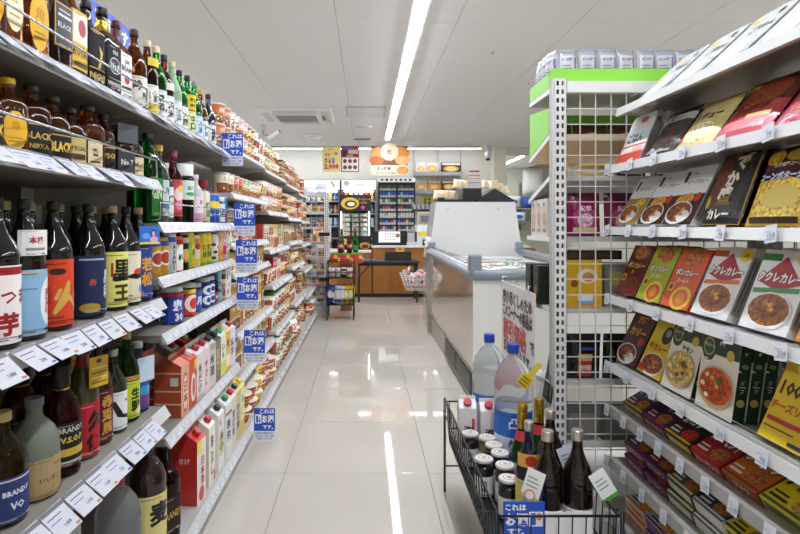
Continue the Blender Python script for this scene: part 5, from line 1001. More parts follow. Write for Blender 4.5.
    # fourth shelf: purple nut bags seen through the wires, plastic packs at the aisle end
    p = pouch('purple', .115, .15, .045, '8a1650', [('r', 0, .82, 1, 1, '5a0e2c'), ('e', .5, .4, .36, .26, 'a8406e'), ('e', .5, .36, .24, .16, 'c9a6b4', 'food'), ('t', '紫芋', .5, .62, .14, 'f0d0e0'), ('r', .15, .08, .85, .2, 'd8c890')], m='film')
    for k in range(6): place(p, 'sweet_bag', 'magenta sweets bag behind the wire back, %s from the aisle' % ORD[k], 'bag', (EX0 + .13 + .13 * k, EY + .085, 1.001), (R(-4), 0, 0), 'magenta bags on the end display')
    p = boxp('clearpack', .055, .13, .05, 'e9e4e0', [('r', .1, .1, .9, .8, 'd8c8b0'), ('e', .5, .45, .3, .2, 'b89a7e', 'food'), ('r', .2, .12, .8, .2, 'c8707a'), ('t', '菓子', .5, .85, .1, '5a3a3a')], side='dcd8d4')
    for k in range(3): place(p, 'sweet_pack', 'clear and white sweets pack beside the slotted upright, %s' % ['nearest', 'middle', 'farthest'][k], 'pack', (EX0 + .03, EY + .11 + .062 * k, 1.001), (0, 0, R(-90)), 'clear packs on the end display')
    # fifth shelf: yellow box, dark boxes
    q = boxp('yb', .125, .16, .05, 'e0ae24', [('e', .6, .66, .28, .16, 'f0e0c8'), ('e', .62, .64, .16, .1, 'c88a5a'), ('e', .25, .5, .1, .08, '8a5a14'), ('r', .35, .06, .75, .28, 'e8eef4'), ('r', .35, .06, .75, .13, '7ab0dc')], side='c89a1c')
    place(q, 'biscuit_box', 'yellow biscuit box behind the wire back of the end display', 'box', (EX0 + .125, EY + .095, .761), (0, 0, 0))
    q = boxp('gb', .115, .15, .05, '8a8782', [('r', .1, .1, .9, .9, '9a968e'), ('r', .12, .5, .5, .8, 'c8b860'), ('t', '原材料', .5, .3, .08, '4a4844')], side='6a6864')
    for k in range(4): place(q, 'biscuit_box', 'grey backed box behind the wire back, %s beyond the yellow one' % ORD[k], 'box', (EX0 + .255 + .125 * k, EY + .095, .761), (0, 0, 0), 'grey backed boxes on the end display')
    q = boxp('bb', .2, .03, .08, '2a221e', [('r', .05, .2, .95, .8, '4a3828')], side='1e1815')
    place(q, 'chocolate_box', 'flat dark box lying on the yellow biscuit box', 'box', (EX0 + .155, EY + .11, .923), (0, 0, 0))
    q = boxp('dg', .06, .135, .09, '142420', [('r', .1, .6, .9, .8, '2a4a40'), ('e', .5, .3, .3, .2, '8a6a3a')], side='101c18')
    for k in range(2): place(q, 'tea_box', 'dark green box at the aisle end of the end display, %s one' % ['nearer', 'farther'][k], 'box', (EX0 + .035, EY + .16 + .095 * k, .761), (0, 0, R(-90)), 'dark green boxes on the end display')
    # sixth and seventh shelves: dark pouches
    p = pouch('dp2', .12, .16, .05, '191614', [('r', 0, .84, 1, 1, '0e0c0b'), ('r', .3, .1, .7, .6, 'a82a24'), ('r', .3, .45, .7, .6, 'd8b070'), ('t', '珈琲', .5, .3, .14, 'f0e0c0'), ('r', .35, .68, .75, .74, '2a4a9a')], m='film')
    for k in range(6): place(p, 'coffee_bag', 'black coffee bag low behind the wire back, %s from the aisle' % ORD[k], 'bag', (EX0 + .13 + .13 * k, EY + .1, .508), (R(4), 0, 0), 'coffee bags on the end display')
    p = boxp('lowb', .11, .12, .05, '6a6660', [('r', .1, .2, .9, .8, '8a8680')], side='55524e')
    for k in range(6): place(p, 'tea_box', 'grey box on the lowest visible end display shelf, %s from the aisle' % ORD[k], 'box', (EX0 + .12 + .125 * k, EY + .1, .303), (0, 0, 0), 'grey boxes on the end display')
    # leaflet holder on the aisle side of the display
    h = thing('leaflet_holder', 'clear leaflet holder with black leaflet on the side of end display', 'holder', (EX0 - .006, EY + .05, .42))
    obj('backing', MB().box(-.003, 0, -.045, .045, 0, .24, 'e4e2dc', 'plastic'), h, rot=(0, R(9), 0))
    obj('leaflet', MB().box(-.008, -.004, -.04, .04, .03, .24, '191715', 'print').box(-.0085, -.008, -.03, -.024, .05, .2, 'b88a4a', 'print'), h, rot=(0, R(9), 0))
    obj('pocket', MB().box(-.022, -.02, -.045, .045, .01, .12, 'eef2f4', 'clear').box(-.022, 0, -.045, .045, .008, .01, 'eef2f4', 'clear'), h, rot=(0, R(9), 0))
    # sale notice hanging at the aisle side
    w, hh = .47, .6; t2 = thing('sale_notice', 'white sale notice board with red arrow hanging beside the end display', 'sign', (.588, 2.15, .80), (0, 0, R(-90)))
    b = MB().box(-w/2, w/2, 0, .003, -hh, 0, 'eeeaea', 'print'); sf = lambda u, v, l: (u - w/2, -.0005*l, v - hh)
    for k, (s, v, hgt, c) in enumerate((('売り尽くしのため', .9, .06, '3a3436'), ('このコーナーの商品は', .81, .056, '3a3436'), ('割引価格', .68, .095, 'c83a2e'), ('で', .665, .05, '3a3436'), ('販売しております。', .56, .05, '3a3436'))):
        b.text(sf, s, w * (.5 if s != 'で' else .93) - (.03 if s == '割引価格' else 0), hh * v, hgt, c, 2, bold=.05, maxw=w*.88 if s != '割引価格' else w*.72)
    b.mapped([(w*.3, hh*.5), (w*.62, hh*.5), (w*.62, hh*.42), (w*.8, hh*.42), (w*.46, hh*.3), (w*.14, hh*.42), (w*.3, hh*.42)], [tuple(range(7))], sf, 1, 'b8322e', 'print')
    b.rect(sf, 0, 0, w, hh*.26, '5a6ab0', 1); b.text(sf, 'お買い得', w*.5, hh*.13, .07, 'e8ecfa', 2, bold=.05)
    obj('board', b, t2)
    for k, u in enumerate((-.2, -.02, .17)): obj('hook', MB().tube([(u, .004, -.008), (u, -.004, .0), (u, -.003, .018), (u, .02, .02)], .002, 'c8c8c8', 'chrome', 6), t2)

def build_wagon():
    X0, X1, Y0, Y1, ZT, ZB = .325, .585, 1.31, 2.13, .353, .2
    t = thing('wire_wagon', 'black wire wagon full of bottles in front of the end display', 'wagon', ((X0+X1)/2, (Y0+Y1)/2, 0)); cx, cy = (X0+X1)/2, (Y0+Y1)/2
    a, b2 = (X1-X0)/2, (Y1-Y0)/2; r = .0035; K = '141416'
    def ring(z, o): return [(-a-o, -b2-o, z), (a+o, -b2-o, z), (a+o, b2+o, z), (-a-o, b2+o, z)]
    obj('top_rim', MB().tube(ring(ZT, .012), r, K, 'black', 6, True), t); obj('lower_rim', MB().tube(ring(ZB + .05, .006), r*.8, K, 'black', 6, True), t); obj('bottom_ring', MB().tube(ring(ZB, 0), r, K, 'black', 6, True), t)
    m = MB(); n = 22
    for k in range(n + 1):
        y = -b2 + 2*b2*k/n
        for s in (-1, 1): m.tube([(s*(a+.012), y, ZT), (s*(a+.006), y, ZB+.05), (s*a, y, ZB)], .0018, K, 'black', 4)
    for k in range(9):
        x = -a + 2*a*k/8
        for s in (-1, 1): m.tube([(x, s*(b2+.012), ZT), (x, s*(b2+.006), ZB+.05), (x, s*b2, ZB)], .0018, K, 'black', 4)
        m.tube([(x, -b2, ZB), (x, b2, ZB)], .0018, K, 'black', 4)
    obj('wire_basket', m, t)
    obj('bottom_board', MB().box(-a + .003, a - .003, -b2 + .003, b2 - .003, ZB + .002, ZB + .006, '2a2a2c', 'plastic'), t)
    for sx in (-1, 1):
        for sy in (-1, 1): obj('leg', MB().tube([(sx*(a+.018), sy*(b2+.016), ZT + .012), (sx*(a+.018), sy*(b2+.016), .0)], .005, K, 'black', 6), t)
    for sy in (-1, 1): obj('brace', MB().tube([(-(a+.018), sy*(b2+.016), .1), (a+.018, sy*(b2+.016), .1)], .003, K, 'black', 6), t)
    for sx in (-1, 1): obj('side_handle', MB().tube([(sx*(a+.018), -b2, ZT+.01), (sx*(a+.03), -b2+.05, ZT-.02), (sx*(a+.03), b2-.05, ZT-.02), (sx*(a+.018), b2, ZT+.01)], .003, K, 'black', 6), t)
    # notice cards on the near end
    b = MB(); w, h = .1, .085; b.box(-w/2, w/2, 0, .002, 0, h, '2358c8', 'print'); sf = plane_sf(w, h, 0)
    b.text(sf, 'これは', w*.3, h*.84, .016, 'ffffff', 2, bold=.04); b.text(sf, 'お酒', w*.32, h*.5, .032, 'ffffff', 2, bold=.05, maxw=w*.55); b.text(sf, 'です。', w*.3, h*.16, .016, 'ffffff', 2, bold=.04); b.rect(sf, w*.62, h*.3, w*.95, h*.72, 'f2f4ff', 1); b.rect(sf, w*.67, h*.34, w*.78, h*.68, '2358c8', 2); b.ell(sf, w*.86, h*.58, .008, .009, 'd88a5a', 2)
    tag(obj('alcohol_sign', b, None, (.38, Y0 + .012, .29), (0, 0, 0)), 'blue alcohol notice card on the near end of the wire wagon', 'sign')
    b = MB(); w = .115; b.box(-w/2, w/2, 0, .002, 0, .06, 'ece9ea', 'print'); tag(obj('blank_card', b, None, (.487, Y0 + .012, .29), (0, 0, 0)), 'plain white card beside the blue notice on the wire wagon', 'sign')
    Z = ZB + .006
    # big plastic shochu bottles
    for k, (x, y, D, lb, h) in enumerate(((.463, 2.065, [('p', [(0, 1), (.3, .75), (.7, .75), (1, 1)], '2a6ac0'), ('r', .42, .78, .58, .92, '1a1a2a'), ('t', '鏡', .5, .45, .5, '1a1a2a', .06), ('r', 0, 0, 1, .1, '2a6ac0')], 'large clear plastic shochu bottle with blue cap, farther one in the wagon', .425), (.50, 1.87, [('r', 0, .55, 1, 1, '2a6ac8'), ('t', '凸', .5, .8, .2, 'f4f6fa'), ('v', '焼酎', .5, .3, .2, '24407a', .05)], 'large clear plastic shochu bottle with blue cap, nearer one in the wagon', .43))):
        p = bottle('jug%d' % k, 'pet', h, .064, 'e9eef0', 'jug', '2040a8', [(.08, .5, .9, 'dfe8f2', D, 'print')], capz=.93, capr=.02)
        place(p, 'shochu_jug', lb, 'bottle', (x, y, Z), (0, 0, R(-12)), 'large bottles in the wagon')
    # yellow tag on the neck of the nearer jug
    b = MB(); sf = lambda u, v, l: (u, -.0004*l, v)
    b.box(-.02, .02, 0, .0012, -.045, 0, 'ecd23a', 'print'); b.box(-.01, .01, 0, .0012, 0, .055, 'f0dc60', 'print')
    for q in range(3): b.rect(sf, -.016, -.038 + .012*q, .014, -.034 + .012*q, '6a5a14', 1)
    tag(obj('neck_tag_card', b, None, (.535, 1.80, .545), (R(8), R(38), R(-8))), 'small yellow paper tag hanging beside the nearer shochu jug', 'tag')
    # cartons
    for k, (x, y) in enumerate(((.366, 1.995), (.434, 1.965))):
        p = carton('wc', .06, .215, .062, 'e9e2e2', [('v', '泡盛', .55, .45, .2, '4a4448', .04), ('r', .75, .5, .9, .8, 'c83a3a')], 'b02a3a', 'f1eeee')
        place(p, 'sake_carton', 'small white carton with red cap in the wagon, %s one' % ['left', 'right'][k], 'carton', (x, y, Z), (0, 0, R(-4 + 3*k)), 'cartons in the wagon')
    # cup sake
    for k, (x, y, c, nm) in enumerate(((.36, 1.90, '1d1b1a', 'black'), (.41, 1.862, 'd8cf9a', 'pale gold'), (.419, 1.80, '201c1a', 'black'), (.423, 1.738, '1a1818', 'dark'), (.363, 1.693, '151414', 'glossy black'), (.4165, 1.648, 'd2c68e', 'yellow'), (.405, 1.56, '1c1a1a', 'dark'))):
        p = jar('wj%d' % k, .118, .03, c, 'darkglass' if c[0] in '12' else 'glass', 'c8c6c2', [('v', '純米', .5, .5, .3, '3a3a3a'), ('r', 0, .05, 1, .12, '8a8a80')], 'e3e1d8', .07, .1, .6)
        if len(p) == 3:
            b = MB(); b.lathe([(.001, .1185), (.026, .1184)], 16, 'e0dcd4', 'print', caps=False); b.ell(lambda u, v, l: (u, v, .1186 + .0003*l), 0, 0, .018, .018, 'd89a6a', 1); b.ell(lambda u, v, l: (u, v, .1186 + .0003*l), 0, 0, .014, .014, 'ece8e0', 2); b.text(lambda u, v, l: (u, v, .1186 + .0003*l), '酒', 0, 0, .014, '6a5a8a', 3); p.append(('lid_print', b.mesh('lid_print')))
        place(p, 'cup_sake', '%s sake cup with silver lid in the wagon, %s from the far end' % (nm, ORD[k]), 'cup', (x, y, Z), (0, 0, R(-10)), 'cup sake in the wagon')
    # bottles
    for k, (x, y) in enumerate(((.479, 1.685), (.546, 1.735))):
        p = bottle('sp', 'champ', .288, .035, '1d5a1c', 'glass', 'c8a040', [(.1, .4, 1, 'e8dcc0', [('t', 'SPUMANTE', .5, .5, .2, '7a2a2a')])], capm='foil', capz=.74, capr=.0155, neck=(.62, .72, 'c83a44'))
        place(p, 'sparkling_wine', 'green sparkling wine bottle with gold foil neck in the wagon, %s one' % ['left', 'right'][k], 'bottle', (x, y, Z), (0, 0, 0), 'sparkling wines in the wagon')
    p = bottle('bl', 'sake', .3, .036, '5a6a80', 'glass', 'c8c2b4', [(.05, .5, 1, '8fb2d8', [('r', 0, 0, .3, 1, 'e8d860'), ('v', '夏酒', .7, .5, .2, '2a4a8a')]), (.62, .74, .7, 'e8b04a', [('e', .5, .5, .2, .4, 'c83a2a')])], capm='steel')
    place(p, 'sake_bottle', 'clear bottle with pale blue label at the middle of the wagon', 'bottle', (.4445, 1.50, Z), (0, 0, R(-8)))
    tg = []
    for k, (x, y, h, lb) in enumerate(((.467, 1.415, .29, 'front left, oval tag'), (.546, 1.42, .29, 'front right, green edged tag'), (.5275, 1.575, .31, 'rear one behind the sparkling wine'))):
        D = [('v', '純米', .5, .5, .24, '2a2622'), ('e', .2, .7, .1, .1, 'c89a5a')]
        p = list(bottle('wk', 'isho', .306, .037, '190c06', 'darkglass', 'c8c0ae', [(.04, .38, 1, 'e6e3dc', D)], capm='steel', capr=.0155))
        p = [q for q in p]
        m = MB(); c2 = ['e9e6da', 'e6e9e2', 'd8dde6'][k]
        m.box(-.0225, .0225, -.001, .001, -.072, 0, c2, 'paper'); s2 = lambda u, v, l: (u - .0225, -.001 - .0004*l, v - .072)
        m.rect(s2, 0, 0, .045, .009, ['c8b878', '4a9a3a', 'a8b0c8'][k], 1); m.rect(s2, .006, .05, .03, .053, '8a8a80', 1); m.rect(s2, .006, .04, .036, .043, '8a8a80', 1); m.rect(s2, .006, .03, .034, .033, '8a8a80', 1)
        if k == 0: m.ell(s2, .022, .01, .014, .014, 'd8924a', 2); m.ell(s2, .022, .01, .01, .01, 'efe8d8', 3)
        th = thing('sake_bottle', 'dark brown sake bottle with paper hang tag, %s' % lb, 'bottle', (x, y, Z), (0, 0, R(-10)), 'dark sake bottles in the wagon')
        for q in p: obj(q[0], q[1], th)
        obj('hang_tag', m, th, ((-.03, .036, .03)[k], -.036, .215), (R(-14), R((14, -28, -18)[k]), R((-20, 20, 14)[k])))

def build_freezer():
    X0, X1, Y0, Y1 = .61, 1.47, 3.14, 5.25; cx, cy = (X0+X1)/2, (Y0+Y1)/2; a, b2 = (X1-X0)/2, (Y1-Y0)/2
    t = thing('chest_freezer', 'long white open chest freezer with grey bumper rim', 'freezer', (cx, cy, 0))
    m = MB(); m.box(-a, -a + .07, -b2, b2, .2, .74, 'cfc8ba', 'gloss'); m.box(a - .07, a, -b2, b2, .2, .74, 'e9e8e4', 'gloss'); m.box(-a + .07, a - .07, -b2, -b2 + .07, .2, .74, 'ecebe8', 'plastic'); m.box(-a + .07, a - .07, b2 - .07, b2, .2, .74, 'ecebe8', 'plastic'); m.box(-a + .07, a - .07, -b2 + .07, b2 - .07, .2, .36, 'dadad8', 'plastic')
    body = obj('body', m, t)
    obj('front_panel', MB().box(-a + .001, a, -b2 - .004, -b2, .2, .735, 'e6e4df', 'plastic'), t)
    k = MB().box(-a + .012, a, -b2 + .012, b2, 0, .2, 'c9c5bc', 'metal'); kp = obj('kick_panel', k, t)
    s = MB().box(-a - .003, -a + .012, -.24, .24, -.003, .003, '8d8a84', 'metal').mesh('vent_slat')
    for yc in (-.72, -.18):
        obj('vent', MB().box(-a + .006, -a + .0115, yc - .25, yc + .25, .035, .175, '4a4844', 'metal'), kp)
        for q in range(9): obj('vent_slat', s, kp, (0, yc, .045 + .015 * q))
    obj('trim_strip', MB().box(-a - .006, -a + .004, -b2 + .01, b2, .192, .206, '8a867e', 'steel'), t)
    rim = [(-a - .005, -b2 - .01, .755), (a, -b2 - .01, .755), (a, b2, .785), (-a - .005, b2, .785)]
    m = MB(); m.tube([(-a - .005, b2, .785), (-a - .005, -b2 + .03, .757), (-a + .01, -b2 - .004, .755), (a, -b2 - .01, .755), (a, b2, .785)], .032, '8e959d', 'plastic', 10); obj('bumper_rim', m, t)
    m = MB(); m.tube([(-a - .005, b2, .81), (-a - .005, -b2 + .03, .785)], .012, 'b9bec4', 'steel', 8); obj('rim_trim', m, t)
    obj('corner_post', MB().box(-a - .02, -a + .05, -b2 - .02, -b2 + .05, .76, .87, '8b929a', 'plastic', ch=.008), t)
    for sx in (0, 1): obj('corner_post', MB().box(-a - .02 + sx*(2*a - .03), -a + .05 + sx*(2*a - .03), b2 - .05, b2 + .02, .78, .88, '8b929a', 'plastic', ch=.008), t)
    obj('glass_wall', MB().box(-a + .005, -a + .01, -b2 + .06, b2 - .06, .775, .84, 'f4f8f8', 'clear'), t)
    obj('steel_post', MB().box(-a - .03, -a + .02, b2 - .012, b2 + .03, .02, .84, 'b7b4ae', 'steel', ch=.004), t)
    for q in range(5): obj('divider', MB().tube([(-a + .08, -b2 + .3 + .36*q, .73), (0, -b2 + .3 + .36*q, .735), (a - .08, -b2 + .3 + .36*q, .73)], .006, 'd0d2d4', 'chrome', 6), t)
    cols = ['d87a4a', 'e8c85a', 'c84a4a', 'f0e4d0', '8ab0d8', 'd8a8b8', 'e0a040', 'a8683a', 'eeeeea', '6a9a6a']
    for q in range(40):
        c = cols[q % 10]; i, j = q % 5, q // 5
        p = pouch('ice%d' % (q % 10), .13, .2, .05, c, [('e', .5, .5, .35, .2, 'f4ece0'), ('t', 'アイス', .5, .5, .1, '6a2a2a'), ('r', 0, .85, 1, 1, 'f4f0e8')])
        place(p, 'ice_cream_pack', '%s ice cream pack in the freezer, row %s from camera, %s from the aisle' % (['orange', 'yellow', 'red', 'cream', 'blue', 'pink', 'amber', 'brown', 'white', 'green'][q % 10], ORD[j], ORD[i]), 'pack', (X0 + .16 + .14 * i, Y0 + .2 + .235 * j, .655 + .0), (R(-80), 0, R(rnd.uniform(-8, 8))), 'ice cream packs')
    # tall white panel of the neighbouring display
    t = thing('display_cabinet', 'tall glossy white cabinet back panel rising behind the freezer', 'cabinet', (1.07, 5.62, 0))
    m = MB(); i = m.pts([(-.46, -.27, 0), (.46, -.27, 0), (.46, .25, 0), (-.46, .25, 0), (-.46, -.27, .7), (.46, -.27, .7), (.46, .25, .7), (-.46, .25, .7), (-.385, -.25, 1.265), (.385, -.25, 1.265), (.385, .2, 1.265), (-.385, .2, 1.265)])
    for q in ((3,2,1,0), (0,1,5,4), (1,2,6,5), (2,3,7,6), (3,0,4,7), (4,5,9,8), (5,6,10,9), (6,7,11,10), (7,4,8,11), (8,9,10,11)): m.face([i[j] for j in q], 'dddcd8', 'gloss')
    obj('body', m, t)
    for x in (-.27, .22): obj('screw', MB().lathe([(.008, 0), (.008, .006)], 10, 'a8a8a4'), t, (x, -.256, 1.2), (R(90), 0, 0))
    m = MB().box(-.36, .0, -.24, .18, 1.265, 1.29, '1d1e20', 'black'); m.box(-.36, -.3, -.24, .18, 1.29, 1.31, '1d1e20', 'black'); m.box(-.12, .06, -.24, .1, 1.29, 1.40, '222325', 'black'); obj('tray', m, t)
    m = MB(); i = m.pts([(.02, -.24, 1.265), (.38, -.24, 1.265), (.38, .18, 1.265), (.02, .18, 1.265), (.02, -.24, 1.29), (.38, -.24, 1.285), (.38, .18, 1.285), (.02, .18, 1.29), (.2, -.2, 1.40), (.2, .18, 1.40)])
    for q in ((0,1,5,4), (4,5,8), (5,6,9,8), (6,7,9), (7,4,8,9), (1,2,6,5), (2,3,7,6), (3,0,4,7)): m.face([i[j] for j in q], '26282a', 'black')
    obj('tray', m, t)
    p = pouch('breadp', .1, .1, .05, 'e8dcc0', [('e', .5, .5, .35, .3, 'd0b080', 'food'), ('r', .1, .8, .9, .95, 'f4f0e6')])
    for k, (x, z) in enumerate(((.72, 1.292), (.79, 1.30), (.86, 1.30), (.92, 1.405), (.98, 1.405), (1.22, 1.405), (1.29, 1.40), (1.35, 1.37), (1.41, 1.34))):
        place(p, 'bread_pack', 'cream bread pack in the black tray above the cabinet, %s from the left' % ORD[k], 'pack', (x, 5.52 + .03 * (k % 3), z + .0), (R(-25), R(rnd.uniform(-15, 15)), 0), 'bread packs on the cabinet')
    # white wire basket of wrapped sweets hanging at the far end of the freezer
    t = thing('wire_basket', 'white wire basket of wrapped goods at the far end of the freezer', 'basket', (.56, 6.15, .32)); t.scale = (1.15, 1.15, 1)
    m = MB()
    for zz, o in ((0, -.03), (.06, -.01), (.12, .01), (.17, .03)): m.tube([(-.12-o, -.1-o, zz), (.12+o, -.1-o, zz), (.12+o, .1+o, zz), (-.12-o, .1+o, zz)], .004, 'f0efec', 'metal', 5, True)
    for k in range(9):
        x = -.12 + .24 * k / 8
        for s in (-1, 1): m.tube([(x*.8, s*.07, 0), (x*1.25, s*.13, .17)], .003, 'f0efec', 'metal', 4)
        m.tube([(x*.8, -.07, 0), (x*.8, .07, 0)], .003, 'f0efec', 'metal', 4)
    for k in range(6):
        y = -.09 + .18 * k / 5
        for s in (-1, 1): m.tube([(s*.09, y*.8, 0), (s*.15, y*1.3, .17)], .003, 'f0efec', 'metal', 4)
    obj('basket', m, t); obj('hanging_arm', MB().tube([(.1, .1, .15), (.1, -.12, .16), (.1, -.24, .16)], .008, 'b8b4ac', 'steel', 6), t)
    p1 = pouch('sw1', .1, .08, .04, 'e6c4c4', [('e', .5, .5, .3, .3, 'c83a4a'), ('r', .1, .7, .9, .9, 'd87a88')]); p2 = pouch('sw2', .1, .08, .04, 'e8e0dc', [('r', .1, .15, .9, .55, 'b83a3a')])
    for k in range(14):
        a2 = k * 2.4; rr = .03 + .006 * k
        place([p1, p2][k % 2], 'wrapped_sweet', '%s wrapped sweet pack in the white wire basket, %s in the pile' % (['pink and white', 'red and white'][k % 2], ORD[k]), 'pack', (.56 + rr*1.2*math.cos(a2), 6.15 + rr*.8*math.sin(a2), .37 + .011 * k), (R(-50 + 25*math.sin(k*1.7)), R(30*math.cos(k*2.1)), k*.9), 'wrapped sweets in the basket')
# ------------------------------------------------------------------ goods at the near shelf ends and on the far side of the right unit
def build_extra():
    for z, X, keys, ys, sh in ((1.378, -.70, ('w5', 'w2', 'w1'), (.80, .895, .99), 'top'), (1.17, -.675, ('p1', 'p4', 'p2'), (.80, .88, .96), 'second'), (.82, -.662, ('h4', 'h2'), (.80, .89), 'third'), (.50, -.665, ('j2', 'j1'), (.79, .89), 'fourth')):
        for k, (key, y) in enumerate(zip(keys, ys)):
            place(PC[key], 'liquor_bottle', 'bottle at the near end of the %s left shelf, %s from the end' % (sh, ORD[k]), 'bottle', (X, y, z), (0, 0, R(72)), 'bottles at the near end of the left shelves')
    for si, key, ang, cat, ys in ((2, 'deka', 20, 'pouch', (.755, .66)), (3, 'orangebox', 20, 'box', (.82, .68)), (4, 'gyu', 24, 'box', (.90, .75))):
        for k, y in enumerate(ys):
            d = .024; place(PC[key], 'curry_pack', 'curry pack at the near end of the %s right shelf, %s' % (ORD[si], ['farther', 'nearer'][k]), cat, (RX + .035, y, RS[si] + d/2*math.sin(R(ang)) + .001), (R(-ang), 0, R(-90)), 'curry packs at the near end of the right shelves')
    # far side of the right unit, glimpsed through its wire back
    t = thing('gondola_shelf', 'far side of the right shelf unit glimpsed through its wire back', 'shelf', (1.44, 1.18, 0))
    Z = [.14, .47, .79, 1.1, 1.36]
    obj('base', MB().box(-.17, .18, -.57, .57, 0, .12, 'b5b1aa', 'metal'), t)
    for s in (-1, 1): obj('upright', MB().box(-.17, -.14, s*.55 - .015, s*.55 + .015, .12, 1.5, 'd0cdc6', 'metal'), t)
    for z in Z: obj('shelf', MB().box(-.14, .18, -.535, .535, z - .018, z, 'bcb8b1', 'metal'), t)
    P2 = [('yellow', 'd8b02c', 'f2e8c8'), ('gold', 'c89a3a', 'e8dcc0'), ('white', 'e6e2da', 'b0a890'), ('brown', '7a5234', 'e0cca0'), ('dark red', '7a2426', 'e0c8a0'), ('grey', '8a8882', 'c8c4bc')]
    for q, z in enumerate(Z):
        for k in range(7):
            n, a, b = P2[(k // 2 + q * 2) % 6]
            p = boxp('fs' + n, .13, .2, .07, a, [('r', .08, .6, .92, .9, b), ('r', .1, .15, .7, .3, b), ('t', '菓子', .5, .76, .14, a)], side=a)
            place(p, 'food_box', '%s box behind the wire back of right unit, %s row up, %s from camera' % (n, ORD[q], ORD[k]), 'box', (1.38, .735 + .142 * k, z + .001), (0, 0, R(-90)), 'boxes behind the wire back of the right unit')
